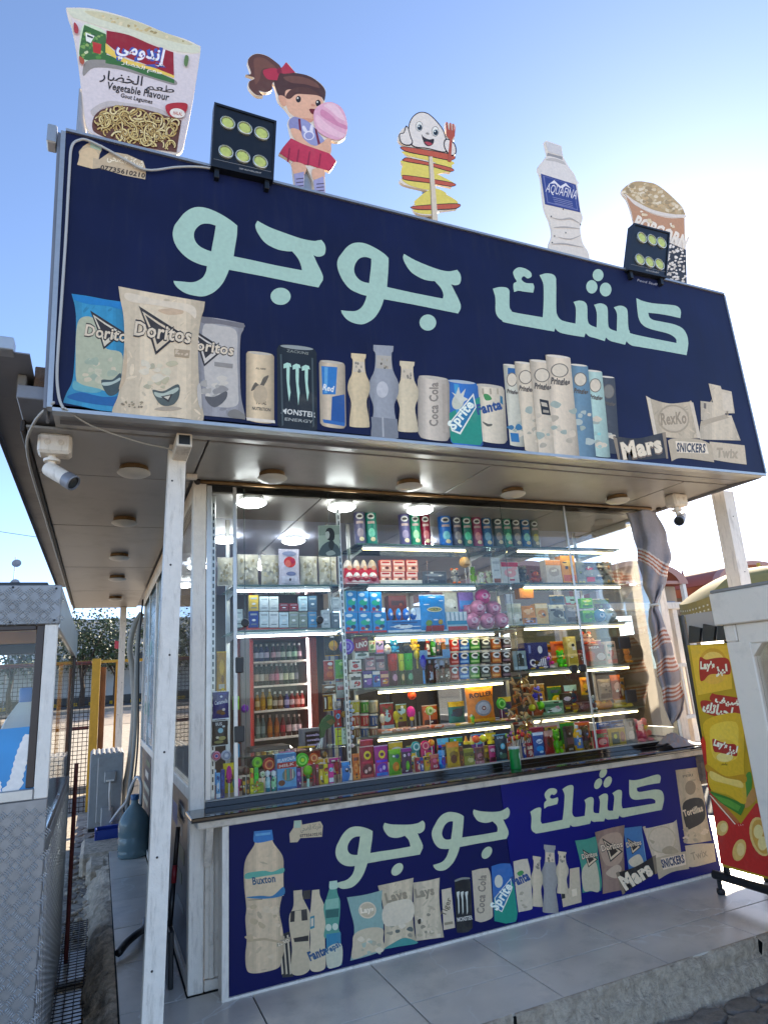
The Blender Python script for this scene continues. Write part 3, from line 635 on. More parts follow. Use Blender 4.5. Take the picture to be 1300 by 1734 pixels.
def shade(a, col, fn, n=20):          # the printed picture's own rounding, as narrow upright tints
    L = list(a.last); c0 = hx(col); xa, xb = min(q[0] for q in L), max(q[0] for q in L); keep = a.last
    for i in range(n):
        S_ = clipu(L, xa + (xb - xa) * i / n, xa + (xb - xa) * (i + 1) / n)
        if len(S_) > 2: k = fn((i + .5) / n); a.put(S_, None, tuple(min(.9, q * k) for q in c0[:3]) + (1,), (), .1)
    a.last = keep; a.d += a.st
BAGSH = lambda f: .70 + .40 * math.sin(math.pi * f) ** .7 + .06 * math.sin(f * 17 + 1) - .05 * math.sin(f * 31)
CANSH = lambda f: .52 + .62 * math.sin(math.pi * min(1, f * 1.05)) ** .8 + .16 * math.exp(-((f - .33) / .09) ** 2) - .08 * math.exp(-((f - .66) / .12) ** 2)
BOTSH = lambda f: .74 + .34 * math.sin(math.pi * f) ** .7 + .10 * math.exp(-((f - .3) / .1) ** 2)
Z4 = ((80, 460), 3.25)
def crumple(a, col, n, seed, rmin=2, rmax=7):
    shade(a, col, BAGSH); n = int(n * .7); L = a.last; c0 = hx(col); r = random.Random(seed); xs = [q[0] for q in L]; ys = [q[1] for q in L]
    for i in range(n * 3):
        cx, cy = r.uniform(min(xs), max(xs)), r.uniform(min(ys), max(ys)); q = r.uniform(rmin, rmax); an = r.uniform(0, 3.14); e = r.uniform(.12, .5)
        P = ell(cx, cy, q, q * e, math.degrees(an), 7)
        if not all(inside(t, L) for t in P): continue
        k = r.choice((.8, .88, .93, 1.06, 1.1, 1.16)); a.put(P, None, tuple(min(.9, v * k) for v in c0[:3]) + (1,), (), .12)
        n -= 1
        if n <= 0: break
def tri_logo(a, o, sc, dx, dy, k, txt, x0, y0, x1, y1, h, fill=CRM):
    q = lambda s: [(o[0] + (dx + k * x) / sc, o[1] + (dy + k * y) / sc) for x, y in s]
    a.put(q([(0, 0), (110, 70), (232, 148), (92, 268), (62, 170)]), None, BRN); a.put(q([(18, 28), (108, 88), (212, 150), (96, 248), (72, 162)]), None, fill); a.put(q([(34, 48), (100, 96), (178, 145), (100, 212), (82, 152)]), None, BRN)
    p0, p1 = (o[0] + x0 / sc, o[1] + y0 / sc), (o[0] + x1 / sc, o[1] + y1 / sc)
    a.text(BRN, txt, p0, p1, h / sc * 1.06, bold=.07); a.text('#d3c6ae', txt, (p0[0] + .4, p0[1] - .6), (p1[0] - .4, p1[1] - .6), h / sc * .93, bold=.025)
a = Art(plU); o, sc = Z4
a.poly('#2f86b0', '135,122* 230,136 330,155 430,168* 430,775* 300,765 180,740 90,722* 95,700 112,660 140,600 152,480 160,300 155,200', o, sc)
crumple(a, '#2f86b0', 40, 2, 3, 9); a.poly('#1b78b8', '137,124* 230,138 330,157 428,170* 426,210 330,190 230,180 150,158*', o, sc); a.poly('#a9b097', '165,300 200,250 260,260 300,330 320,420 410,450 410,560 370,660 260,640 170,620 158,480', o, sc)
a.poly('#195a96', '110,690 180,665 260,680 320,690 412,685* 420,740 300,735 180,715', o, sc); a.poly('#5fa0ac', '150,600 200,625 300,650 260,668 150,650', o, sc)
spread(a, ['#b9b8a0', '#9aa894', '#c5bca2'], 16, (200, 480, 370, 600), 3, 14, 34, o, sc); a.poly('#3b4a4c', '298,600 360,595 405,560 405,640 370,680 330,675', o, sc); a.poly('#a7b8b0', '305,612 360,606 400,585 400,600 350,625 310,628', o, sc)
tri_logo(a, o, sc, 238, 215, .80, 'Doritos', 205, 352, 470, 395, 66, '#c8c2ae'); a.build('printed_bag', US, label='blue faded snack bag print at far left')
a = Art(plU, base=.012)
a.poly('#8f8f93', '830,246* 960,262 1083,287* 1080,320 1064,362 1060,500 1066,680 1086,780 1090,815* 980,803 830,790*', o, sc); crumple(a, '#8f8f93', 40, 3, 3, 9); a.poly('#b7b4ae', '860,300 950,300 1040,330 1045,480 1050,640 1040,740 900,720 860,500', o, sc)
a.poly('#6f6d70', '850,250 960,268 1078,290 1070,312 950,290 855,285', o, sc); spread(a, ['#a29f98', '#c3beb2', '#8d8b88'], 14, (860, 540, 980, 700), 5, 14, 30, o, sc); a.poly('#565556', '868,690 920,690 985,660 985,700 940,742 900,740', o, sc); a.poly('#77756f', '1000,770 1040,760 1085,790 1080,812 1000,800', o, sc)
tri_logo(a, o, sc, 790, 310, .8, 'Doritos', 760, 425, 1025, 465, 62, '#c5c0b6'); a.poly('#8a8782', '920,498 1022,510 1020,535 920,522', o, sc, False); a.build('printed_bag', US, label='grey faded snack bag print behind the cream one')
a = Art(plU, base=.022)
a.poly(CRM, '393,83* 520,108 700,140 868,168* 862,212 845,270 830,400 835,600 846,700 862,795* 858,826* 700,805 500,795 357,778* 364,748 392,680 412,560 425,400 421,250 402,150', o, sc)
crumple(a, CRM, 70, 1, 3, 11); a.poly('#bfa88b', '610,215 680,205 745,215 740,235 660,238', o, sc); a.poly('#d3c8b2', '440,120 620,160 800,190 815,260 760,220 600,190 450,165', o, sc)
a.poly('#bca98c', '395,650 430,600 440,480 430,420 415,560', o, sc); a.poly('#a99c88', '590,760 640,745 705,745 740,758 660,770', o, sc)
spread(a, ['#c9c2a8', '#b7b193', '#d1c9b3', '#a9a68d'], 20, (520, 500, 690, 640), 8, 14, 34, o, sc); a.poly('#4a5450', '580,655 640,660 720,622 728,680 700,730 650,742 612,722', o, sc); a.poly('#a9b5a8', '590,665 640,672 715,640 716,660 650,695 602,690', o, sc); a.poly(BRN, '625,690 690,675 668,722', o, sc, False); a.poly('#c9c4b2', '640,692 678,684 665,708', o, sc, False)
spread(a, ['#7d735f', '#94896f'], 16, (410, 720, 525, 752), 4, 5, 9, o, sc); a.poly('#a08f74', '700,428 785,436 780,478 702,470', o, sc, False); spread(a, ['#c4b49a'], 8, (708, 436, 776, 468), 6, 4, 10, o, sc)
a.poly('#b4b0a8', '825,640 842,620 850,700 848,760 830,720', o, sc)
tri_logo(a, o, sc, 505, 193, 1.0, 'Doritos', 475, 352, 790, 398, 82); a.build('printed_bag', US, label='large cream snack bag print with dark triangle')
# slim can, energy cans, bottles, soda cans: full photo points
def can(a, col, x0, y0, x1, y1, lean=0, rim=3.2, top='#b9b3a4'):
    w = x1 - x0; dy = w * .12; ry = max(1.6, w * .06); b0 = y1 + dy * .5
    A1 = [(x0 + w * (.5 - .5 * math.cos(t)), y0 + dy * (.5 - .5 * math.cos(t)) - ry * math.sin(t)) for t in [k * math.pi / 10 for k in range(11)]]
    A2 = [(x0 + lean + w * (.5 + .5 * math.cos(t)), y1 + dy * (.5 + .5 * math.cos(t)) + ry * math.sin(t)) for t in [k * math.pi / 10 for k in range(11)]]
    sh = w * .05 if rim > 3 else 0
    L = A1 + ([(x1 + sh, y0 + dy + rim), (x1 + sh + lean, y1 + dy - rim)] if sh else []) + [(x + (0 if not sh else (x0 + lean + w / 2 - x) * .06), y) for x, y in A2] + ([(x0 - sh + lean, y1 - rim), (x0 - sh, y0 + rim)] if sh else [])
    a.put(L, None, col); a.last = L; c0 = hx(col)
    mixc = lambda k: tuple(min(.9, q * k) for q in c0[:3]) + (1,)
    shade(a, col, CANSH)
    a.put(ell(x0 + w / 2, y0 + dy * .5, w * .46, ry * .9, 6), None, top)
a = Art(plU); can(a, '#cbb896', 419, 596, 462, 711, 0); a.text('#3a342c', 'ALL NEW', (433, 625), (450, 627), 3); a.poly('#5d5546', '425,662 432,648 440,652 446,640 455,636 450,648 440,662 432,660', sm=True); a.text('#2f2a22', 'TOTAL', (433, 684), (451, 686), 6); a.text('#2f2a22', 'NUTRITION', (427, 694), (458, 697), 5.5); a.poly('#d8d2c4', '417,707 465,712 466,717 418,712', sm=False); a.ell('#b5a487', 441, 668, 12, 16); a.build('printed_can', US, label='narrow cream can print')
a = Art(plU); can(a, '#14191c', 472, 585, 533, 726, 1, 6, '#8c9492')
for x in (0, 1, 2):
    bx = 480 + x * 15.5; a.poly('#a9d2c2', [(bx, 617 + x * 2), (bx + 6, 614 + x * 2), (bx + 12, 616 + x * 2), (bx + 14, 622 + x * 2), (bx + 10.5, 621 + x * 2), (bx + 10, 650), (bx + 12, 665), (bx + 9.5, 680 + (x == 1) * 7), (bx + 7, 662), (bx + 5, 640), (bx + 5, 623 + x * 2), (bx, 624 + x * 2)], sm=False)
a.text('#c9cdc8', 'MONSTER', (476, 700), (534, 707), 9, bold=.03); a.text('#9aa09c', 'ENERGY', (482, 712), (530, 717), 5); a.text('#80867f', 'ZACKINS', (485, 596), (522, 601), 4.5); a.poly('#3f4a4c', '474,600 477,600 480,720 477,722', sm=False); a.poly('#3f4a4c', '527,606 530,607 532,722 529,724', sm=False); a.build('printed_can', US, label='black energy can print with pale claw marks')
a = Art(plU); can(a, '#bcae96', 542, 611, 582, 720, 2, 4); a.poly('#2a74b8', '544,620 571,622 568,668 546,668', sm=False); a.poly('#1b4f92', '562,672 583,668 584,716 560,718', sm=False); a.poly('#2a64a8', '546,710 560,712 584,716 583,722 548,716', sm=False); a.poly('#5a9ccc', '549,622 555,622 554,666 549,666', sm=False); a.text('#dfe2df', 'Red', (546, 660), (564, 664), 10, bold=.03); a.build('printed_can', US, label='blue and cream energy can print')
def hour_bottle(a, col, cx, y0, y1, w, neck='#c9bda6'):
    h = y1 - y0; n = w * .34
    P = [(cx - n, y0), (cx + n, y0 + 2), (cx + n * .95, y0 + h * .07), (cx + n * .8, y0 + h * .1), (cx + n * .95, y0 + h * .27), (cx + w * .5, y0 + h * .40), (cx + w * .5, y0 + h * .52), (cx + w * .36, y0 + h * .66), (cx + w * .46, y0 + h * .86), (cx + w * .5, y0 + h * .97), (cx + w * .4, y1), (cx - w * .32, y1 - 1), (cx - w * .42, y0 + h * .95), (cx - w * .38, y0 + h * .82), (cx - w * .34, y0 + h * .66), (cx - w * .5, y0 + h * .5), (cx - w * .46, y0 + h * .38), (cx - n * .9, y0 + h * .27), (cx - n * .8, y0 + h * .1), (cx - n, y0 + h * .06)]
    a.put(smooth_loop(P, (0, 1), 3), None, col); a.last = smooth_loop(P, (0, 1), 3); shade(a, col, BOTSH); a.put([(cx - n * .7, y0 + h * .11), (cx + n * .75, y0 + h * .12), (cx + n * .82, y0 + h * .26), (cx - n * .75, y0 + h * .25)], None, neck)
    r = random.Random(int(cx))
    for k in range(7): a.put(ell(cx + r.uniform(-n * .5, n * .5), y0 + h * r.uniform(.13, .25), 1.6, 2.2), None, r.choice(['#7d776b', '#a39a88', '#5e594f']))
a = Art(plU); hour_bottle(a, '#c9b893', 607, 598, 724, 37); a.build('printed_bottle', US, label='cream waisted bottle print, left of the grey one')
a = Art(plU); hour_bottle(a, '#8f949b', 649, 584, 743, 50, '#aaa69b'); a.ell('#b9bcc0', 647, 660, 10, 14); a.poly('#787d84', '628,706 672,710 674,742 630,741', sm=False); a.poly('#a3a7ab', '646,706 649,706 650,740 647,740', sm=False); a.build('printed_bottle', US, label='tall grey waisted bottle print')
a = Art(plU); hour_bottle(a, '#c7bb9d', 689, 611, 732, 37); a.build('printed_bottle', US, label='cream waisted bottle print, right of the grey one')
def vtext(a, col, st, p0, p1, h, **k): a.text(col, st, p0, p1, h, **k)
a = Art(plU); can(a, '#bdb4a5', 709, 637, 758, 740, 1, 7); vtext(a, '#857c70', 'Coca Cola', (741, 722), (741, 648), 15, bold=.03); a.poly('#a79d8f', '748,650 756,652 758,732 750,734', sm=False); a.build('printed_can', US, label='cream cola can print with script lettering')
a = Art(plU); can(a, '#2b67b0', 756, 644, 806, 752, 9, 5, '#a9b4bc')
a.poly('#1d8a76', '760,700 812,672 816,748 812,754 766,750 762,742', sm=False); a.poly('#3f93c4', '768,650 776,651 782,690 772,700', sm=False); a.ell('#bfc3b2', 775, 680, 10, 14, 20); a.poly('#c9ccc0', '764,664 771,668 776,655 779,668 788,658 784,672 792,676 780,684', sm=False); a.poly('#e4e4da', '760,716 801,666 806,690 779,736 764,730', sm=False); a.poly('#1c6f9c', '763,716 800,671 804,690 778,732 766,728', sm=False); a.text('#eeeee4', 'Sprite', (768, 729), (803, 686), 17, bold=.04); a.build('printed_can', US, label='blue and green soda can print')
a = Art(plU); can(a, '#c9c0aa', 806, 651, 851, 745, 5, 5); a.poly('#3f8a4a', '818,668 826,668 832,676 822,678', sm=True); a.poly('#2b6a86', '846,670 850,672 851,686 846,682', sm=False); a.text('#23457f', 'Fanta', (808, 702), (850, 692), 17, bold=.05); a.poly('#5b5a4e', '816,714 826,718 832,718 832,721 824,722', sm=True)
for x in (815, 828, 840): a.put([(x, 658), (x + 3, 658), (x + 4, 668), (x + 1, 668)], None, '#a99e88')
a.build('printed_can', US, label='cream orange-drink can print')
# seven crisp tubes, standing in a leaning row
for i, (x0, y0, x1, y1, lean, col, c2) in enumerate(((851, 617, 876, 753, 12, '#b9b9a8', '#2f6d94'), (1014, 637, 1040, 765, 8, '#3c3f44', '#aeb0a6'), (870, 613, 902, 762, 18, '#c4b9a2', '#a7a28f'), (990, 627, 1018, 771, 14, '#9dbab2', '#86c2c0'), (963, 617, 994, 771, 14, '#5f7f92', '#a9b6b0'), (895, 610, 932, 768, 16, '#c2b7a1', '#aaa391'), (922, 602, 964, 773, 16, '#cabea8', '#b0a794'))):
    a = Art(plU, base=.0015 + i * .005); can(a, col, x0, y0, x1, y1, lean, 2.5, '#d2ccbe'); w = x1 - x0
    spread(a, [c2, col, '#c9c0aa', '#9aa79c'], 9, (x0 + lean * .7 + 3, y0 + 80, x1 + lean * .7 - 5, y1 - 12), i, 4, 9)
    if i == 0: a.poly('#1f6da4', [(x0 + 12, y1 - 20), (x0 + 26, y1 - 19), (x0 + 28, y1 - 4), (x0 + 14, y1 - 5)], sm=False); a.poly('#2a5f94', [(x0 + 8, y0 + 6), (x0 + 20, y0 + 7), (x0 + 21, y0 + 18), (x0 + 8, y0 + 17)], sm=False)
    if i == 5: a.poly('#1f1d1c', [(912, 676), (927, 679), (931, 704), (916, 702)], sm=False); a.poly('#b9b09c', [(914, 681), (924, 683), (926, 690), (916, 688)], sm=False); a.poly('#a29a88', [(918, 694), (928, 696), (928, 700), (918, 699)], sm=False)
    a.ell('#6c665b', x0 + w * .52 + 2, y0 + 26, w * .36, 12); a.ell('#d0c6b0' if i != 1 else '#77756c', x0 + w * .52 + 2, y0 + 26, w * .31, 10.5)
    a.text('#575046', 'Pringles', (x0 + w * .14 + 3, y0 + 48), (x0 + w * .9 + 3, y0 + 51), w * .26, bold=.06)
    a.build('printed_tube', US, label=['blue-topped tube print at the left', 'black tube print at the right end', 'cream tube print, second from left', 'pale teal tube print', 'slate blue tube print', 'cream tube print with dark square', 'tallest cream tube print'][i])
Z6 = ((820, 580), 2.7083); o, sc = Z6
a = Art(plU); a.poly('#b7aa90', '738,244* 772,262 850,280 935,272* 950,275 975,380 990,440* 900,440 775,430*', o, sc, True); crumple(a, '#b7aa90', 40, 4, 3, 8); a.poly('#cfc5b0', '740,246 758,256 790,425 776,428', o, sc, False); a.poly('#c9bea8', '938,274 955,276 990,438 975,438', o, sc, False); a.ell('#a3957c', o[0] + 865 / sc, o[1] + 350 / sc, 27, 24, 10); a.ell('#bdb097', o[0] + 865 / sc, o[1] + 350 / sc, 24, 21, 10); a.text('#8f8168', 'RexKo', (o[0] + 808 / sc, o[1] + 378 / sc), (o[0] + 925 / sc, o[1] + 370 / sc), 20, bold=.03); a.build('printed_wrapper', US, label='cream chocolate bar print with an oval')
a = Art(plU, base=.006); a.poly('#bfb49c', '1025,188 1080,200 1085,215 1130,225 1145,325 1100,325 1105,335 1130,335 1172,450 985,445 985,385 1020,360 990,355 988,268 1045,275', o, sc, False); crumple(a, '#bfb49c', 30, 5, 2, 7); a.poly('#a89c84', '990,360 1100,330 1120,345 985,385', o, sc, False); a.poly('#6a5f50', '1003,278 1014,280 1014,305 1003,302', o, sc, False); a.poly('#cbc1ab', '1085,228 1128,238 1138,318 1090,312', o, sc, False); a.build('printed_box', US, label='pale stacked box print at far right')
a = Art(plU, base=.01); a.poly('#262221', '590,430* 700,440 815,415 830,430* 832,530* 720,538 610,540*', o, sc); a.poly('#8a7c66', '586,430 605,440 620,538 612,545', o, sc, False); a.poly('#8a7c66', '812,414 828,412 840,532 832,534', o, sc, False); a.text('#7c6a55', 'Mars', (o[0] + 632 / sc, o[1] + 538 / sc), (o[0] + 818 / sc, o[1] + 500 / sc), 30, bold=.09); a.text('#e0d4ba', 'Mars', (o[0] + 634 / sc, o[1] + 534 / sc), (o[0] + 815 / sc, o[1] + 498 / sc), 28, bold=.05); a.build('printed_wrapper', US, label='black chocolate bar print with looping cream name')
a = Art(plU, base=.014); a.poly('#b3a68c', '838,450* 870,440 980,445 1040,470* 1050,550* 1020,545 900,530 855,545*', o, sc); a.poly('#ded3bb', '872,452 1012,462 1025,510 880,505', o, sc, False); a.text('#3a3a44', 'SNICKERS', (o[0] + 878 / sc, o[1] + 500 / sc), (o[0] + 1010 / sc, o[1] + 505 / sc), 15, bold=.04); a.build('printed_wrapper', US, label='pale chocolate bar print with block capitals')
a = Art(plU, base=.004); a.poly('#bfb298', '1030,455* 1100,462 1190,472* 1200,560* 1120,550 1030,535*', o, sc); a.text('#a1947b', 'Twix', (o[0] + 1060 / sc, o[1] + 525 / sc), (o[0] + 1160 / sc, o[1] + 530 / sc), 16, bold=.05); a.build('printed_wrapper', US, label='very faded wrapper print at the sign corner')
# maker's sticker
AR_MAKER = '\ufef0\ufea4\ufec0\ufedf\ufe8d \ufe94\ufedb\ufeae\ufeb7'
def sticker(pl, o, sc, parent, k=1.0, f=lambda p: p):
    a = Art(pl); q = lambda s: [f((o[0] + x / sc, o[1] + y / sc)) for x, y in pts(s)[0]]
    a.put(q('285,880 350,835 440,850 530,890 545,935 540,988 420,965 290,925 250,930 165,905 180,870 175,835 200,805 240,780 305,800 300,830 290,850'), None, '#b8a88c')
    a.put(q('180,850 190,825 225,812 260,820 285,850 280,875 255,870 250,930 168,908'), None, '#cdb894'); a.put(q('240,782 303,802 298,832 238,812'), None, '#9db6a4')
    a.text('#4a4034', '07735610210', f((o[0] + 292 / sc, o[1] + 932 / sc)), f((o[0] + 538 / sc, o[1] + 980 / sc)), 26 / sc * k, bold=.04); a.text('#e6dcc6', AR_MAKER, f((o[0] + 330 / sc, o[1] + 880 / sc)), f((o[0] + 528 / sc, o[1] + 922 / sc)), 40 / sc * k, bold=.02)
    a.build('maker_sticker', parent)
sticker(plU, (80, 0), 3.25, US)
a = Art(plU); a.text('#8b8fa0', 'Food Stuff', (1078, 476), (1112, 484), 4); a.build('small_print', US)

# ================================================================ LOWER SIGN
LS = thing('counter_sign', 'navy sign under the counter with pale green lettering and faded snack prints', 'sign', (1.64, .05, .0))
LX = onY(860, 1400, 0).x
l4 = [onY(u, v, .0) for u, v in ((388, 1691), (1221, 1477), (1176, 1281), (388, 1397))]
xs_ = l4[0].x, l4[1].x
def lp(x, t):   # point of the panel rectangle
    k = (x - xs_[0]) / (xs_[1] - xs_[0]); b = l4[0].lerp(l4[1], k); u = l4[3].lerp(l4[2], k); return b.lerp(u, t)
for nm, xa, xb, mm in (('panel', xs_[0], LX - .002, 'signblue2'), ('panel', LX + .002, xs_[1], 'signblue3')):
    m = MB(); m.prism([lp(xa, 0), lp(xb, 0), lp(xb, 1), lp(xa, 1)], (0, .02, 0)); m.build(nm, mm, LS)
m = MB(); m.prism([lp(xs_[0] - .035, 0) + Vector((0, -.012, -.022)), lp(xs_[1] + .012, 0) + Vector((0, -.012, -.018)), lp(xs_[1] + .012, 0) + Vector((0, -.012, .012)), lp(xs_[0] - .035, 0) + Vector((0, -.012, .006))], (0, .05, 0)); m.build('frame_bottom', 'white', LS)
m = MB(); m.prism([lp(xs_[0] - .036, 0) + Vector((0, -.014, .007)), lp(xs_[0] - .004, 0) + Vector((0, -.014, .007)), lp(xs_[0] - .004, 1) + Vector((0, -.014, -.003)), lp(xs_[0] - .036, 1) + Vector((0, -.014, -.003))], (0, .10, 0)); m.build('frame_side', 'white', LS)
plL = PlaneY(0.0)
# the same word, placed by matching its landmarks on the two signs
import itertools
def fit(src, dst):
    A = [[0] * 3 for _ in range(3)]; B = [[0] * 2 for _ in range(3)]
    for (x, y), (X, Y) in zip(src, dst):
        r = (x, y, 1)
        for i in range(3):
            for j in range(3): A[i][j] += r[i] * r[j]
            B[i][0] += r[i] * X; B[i][1] += r[i] * Y
    Mi = Matrix(A).inverted(); c0 = Mi @ Vector((B[0][0], B[1][0], B[2][0])); c1 = Mi @ Vector((B[0][1], B[1][1], B[2][1]))
    return lambda x, y: (c0.x * x + c0.y * y + c0.z, c1.x * x + c1.y * y + c1.z)
S4 = lambda x, y: (380 + x / 2.954, 1300 + y / 2.954); S5 = lambda x, y: (780 + x / 2.826, 1280 + y / 2.826)
U7 = lambda x, y: (260 + x / 2.4074, 320 + y / 2.4074); U8 = lambda x, y: (780 + x / 2.826, 420 + y / 2.826)
pairs = [(U7(254, 150), S4(682, 333)), (U7(690, 240), S4(985, 290)), (U7(82, 378), S4(560, 597)), (U7(518, 438), S4(858, 505)), (U7(865, 220), S4(1150, 222)), (U7(1117, 545), S5(120, 455)), (U7(1248, 345), S5(222, 252)), (U8(1078, 513), S5(968, 258)), (U8(838, 240), S5(803, 110)), (U8(375, 130), S5(480, 165)), (U8(445, 400), S5(515, 345)), (U8(655, 130), S5(676, 84)), (U8(152, 195), S5(330, 262)), (U8(1046, 290), S5(953, 98))]
s2 = [(lambda p: (p.x, p.z))(onY(*a_, SY)) for a_, b_ in pairs]; d2 = [(lambda p: (p.x, p.z))(onY(*b_, 0)) for a_, b_ in pairs]
AF = fit(s2, d2)
class PlaneMap:         # photo point on the upper sign -> matching point of the lower sign
    normal = Vector((0, -1, 0))
    def __call__(s, u, v): p = onY(u, v, SY); x, z = AF(p.x, p.z); return Vector((x, 0, z))
word_art(PlaneMap(), '#a9c0a2', 'vinyl2', LS)
Z9 = ((380, 1300), 2.954)
def mk_pt(o, sc): return lambda x, y: (o[0] + x / sc, o[1] + y / sc)
q9 = mk_pt(*Z9)
a = Art(plL); a.put([q9(x, y) for x, y in ((325, 330), (345, 300), (348, 265), (385, 262), (388, 285), (480, 268), (492, 290), (488, 345), (380, 352), (365, 372), (328, 374))], None, '#b9ac90'); a.put([q9(x, y) for x, y in ((348, 266), (384, 263), (380, 300), (350, 302))], None, '#9db6a4'); a.text('#4a4034', '07735610210', q9(378, 348), q9(487, 336), 5, bold=.04); a.text('#8d8470', AR_MAKER, q9(380, 318), q9(484, 300), 9, bold=.03); a.build('maker_sticker', LS)
a = Art(plL); o, sc = Z9
a.poly('#c3b092', '150,350* 240,345* 245,375 290,440 296,500 292,600 288,640 275,720 290,800 300,900 285,960 270,1000 200,1022 140,1028 112,1010 105,940 112,860 105,760 110,700 100,600 98,510 110,450 150,385', o, sc); crumple(a, '#c3b092', 60, 8, 2, 9); a.poly('#2b6fb0', '148,318* 238,310* 243,352 238,362 152,374', o, sc); a.poly('#5a9ac8', '155,330 230,322 230,334 156,342', o, sc, False)
a.poly('#cbb898', '106,525 200,520 294,505 296,640 200,648 106,652', o, sc, False); a.poly('#57a08f', '106,530 150,520 200,515 240,520 294,500 294,525 240,535 180,545 108,556', o, sc); a.poly('#2f6f9a', '106,648 180,640 240,640 294,595 294,638 200,655', o, sc); a.text('#1d4a68', 'Buxton', q9(142, 585), q9(256, 570), 38 / sc, bold=.03); a.poly('#8f7d66', '118,660 190,655 190,660 120,664', o, sc, False); a.poly('#b09c7e', '112,860 200,850 296,870 296,880 200,862 112,872', o, sc, False)
spread(a, ['#b5a283', '#ccbb9e'], 10, (120, 680, 270, 980), 9, 14, 30, o, sc); a.build('printed_bottle', LS, label='tall faded water bottle print with blue cap')
a = Art(plL); a.poly('#1a191a', '258,845 325,818 345,1045 290,1050', o, sc, False)
for x in (272, 292, 312): a.poly('#b9ad96', [q9(x, 850 - (x - 272) * .3), q9(x + 8, 847 - (x - 272) * .3), q9(x + 24, 1030), q9(x + 15, 1034)], sm=False)
a.poly('#8f8673', '262,870 328,845 330,868 264,896', o, sc, False); a.text('#d9cdb4', 'ZERO', q9(268, 893), q9(326, 868), 5); a.build('printed_can', LS, label='black striped can print leaning at the water bottle')
a = Art(plL, base=.006); a.poly('#bcae92', '345,615* 388,610* 392,650 425,720 430,760 425,850 428,960 425,1010 390,1035 345,1035 332,1000 338,900 325,800 325,740 345,690', o, sc); a.poly('#2b2624', '332,718 412,706 416,762 328,772', o, sc, False); a.poly('#bcae92', '352,716 384,712 386,766 350,770', o, sc, False); a.poly('#2b2624', '345,852 420,838 420,866 350,872', o, sc, False); a.build('printed_bottle', LS, label='cream bottle print with a black band')
a = Art(plL, base=.010); a.poly('#c4b79b', '438,612* 474,608* 478,640 502,700 505,780 502,860 506,960 500,1005 460,1020 430,1010 424,960 430,860 425,760 432,690', o, sc); a.poly('#3a7a8a', '428,745 450,738 450,800 428,808', o, sc, False); a.poly('#c9c0aa', '432,755 445,750 445,790 432,795', o, sc, False); a.text('#234a74', 'Fanta', q9(428, 965), q9(515, 930), 46 / sc, bold=.05); a.poly('#2b2624', '392,615 430,610 430,655 392,658', o, sc, False); a.build('printed_bottle', LS, label='cream bottle print with dark blue writing')
a = Art(plL, base=.014); a.poly('#4f8f80', '525,600* 560,596* 565,630 578,670 576,740 570,800 578,840 500,850 505,780 495,700 510,650', o, sc); a.poly('#a8c4b2', '524,568* 562,563* 566,600 526,606', o, sc); a.poly('#7fae9c', '505,660 570,650 572,700 505,708', o, sc, False); a.ell('#b9c8b8', *q9(520, 798), 5, 6); a.ell('#b9c8b8', *q9(553, 794), 5, 6); a.poly('#2e5f5a', '505,712 572,704 570,745 506,752', o, sc, False); a.poly('#2f7a9a', '508,832 580,822 586,985 550,1000 512,998', o, sc, False); a.poly('#b9bca8', '512,905 582,880 586,975 550,998 514,995', o, sc); a.text('#2a5a80', 'Pepsi', q9(514, 930), q9(580, 890), 10, bold=.04); a.build('printed_bottle', LS, label='green bottle over blue can print')
def lays(nm, out, col, cx, cy, r, lab, txt='Lays'):
    a = Art(plL, base=.002 + len(out) * .0001); a.poly(col, out, o, sc); a.ell('#cfc2a8', cx, cy, r, r * .95); a.ell('#b9ab90', cx, cy, r * .85, r * .8); a.text('#e3d9c2', txt, (cx - r * .75, cy + 5), (cx + r * .75, cy + 2), 9, bold=.06)
    return a
a = lays('', '612,648* 700,635 788,612* 785,680 795,760 790,860 800,910* 720,940 628,965* 640,900 648,800 630,720', '#7fa09a', *q9(714, 712), 15, ''); a.poly('#c0b499', '650,830 720,800 790,805 792,860 796,905 720,930 640,955 640,890', o, sc); spread(a, ['#a9a38d', '#d0c6ae', '#9fae9f'], 10, (660, 830, 780, 930), 2, 10, 22, o, sc); a.build('printed_bag', LS, label='pale teal crisp bag print')
a = Art(plL, base=.008); a.poly('#bfb297', '766,590* 860,570 944,550* 938,640 940,740 950,830 962,872* 880,890 798,905* 800,800 790,680', o, sc); crumple(a, '#bfb297', 45, 6, 2, 8); a.text('#8f846e', 'Lays', q9(808, 675), q9(915, 650), 16, bold=.05); a.poly('#3f8a86', '800,905 850,872 900,850 960,868 955,880 880,892', o, sc); spread(a, ['#57605c', '#8f8a78', '#d4cab4'], 9, (810, 770, 930, 840), 12, 8, 20, o, sc); a.poly('#cfc5ae', '800,690 930,660 935,760 805,790', o, sc); a.build('printed_bag', LS, label='cream crisp bag print with teal foot')
a = Art(plL, base=.005); a.poly('#c0b49b', '942,575* 1010,565 1075,550* 1072,640 1080,740 1096,848* 1030,856 958,866* 950,760 945,680', o, sc); crumple(a, '#c0b49b', 45, 7, 2, 8); a.text('#8d836f', 'Lays', q9(955, 650), q9(1050, 632), 15, bold=.05); spread(a, ['#a99e86', '#cdc3ad', '#8b8371'], 9, (960, 700, 1070, 840), 13, 8, 18, o, sc); a.poly('#3a3530', '965,762 980,755 980,778 968,780', o, sc); a.build('printed_bag', LS, label='plain cream crisp bag print')
a = Art(plL); a.poly('#c4b9a2', '1085,610* 1132,600* 1152,800* 1095,812*', o, sc); a.text('#6d6250', 'Tiger', q9(1102, 745), q9(1135, 655), 9); a.poly('#8a7f6a', '1098,775 1140,768 1142,780 1100,788', o, sc, False); a.build('printed_can', LS, label='narrow pale can print')
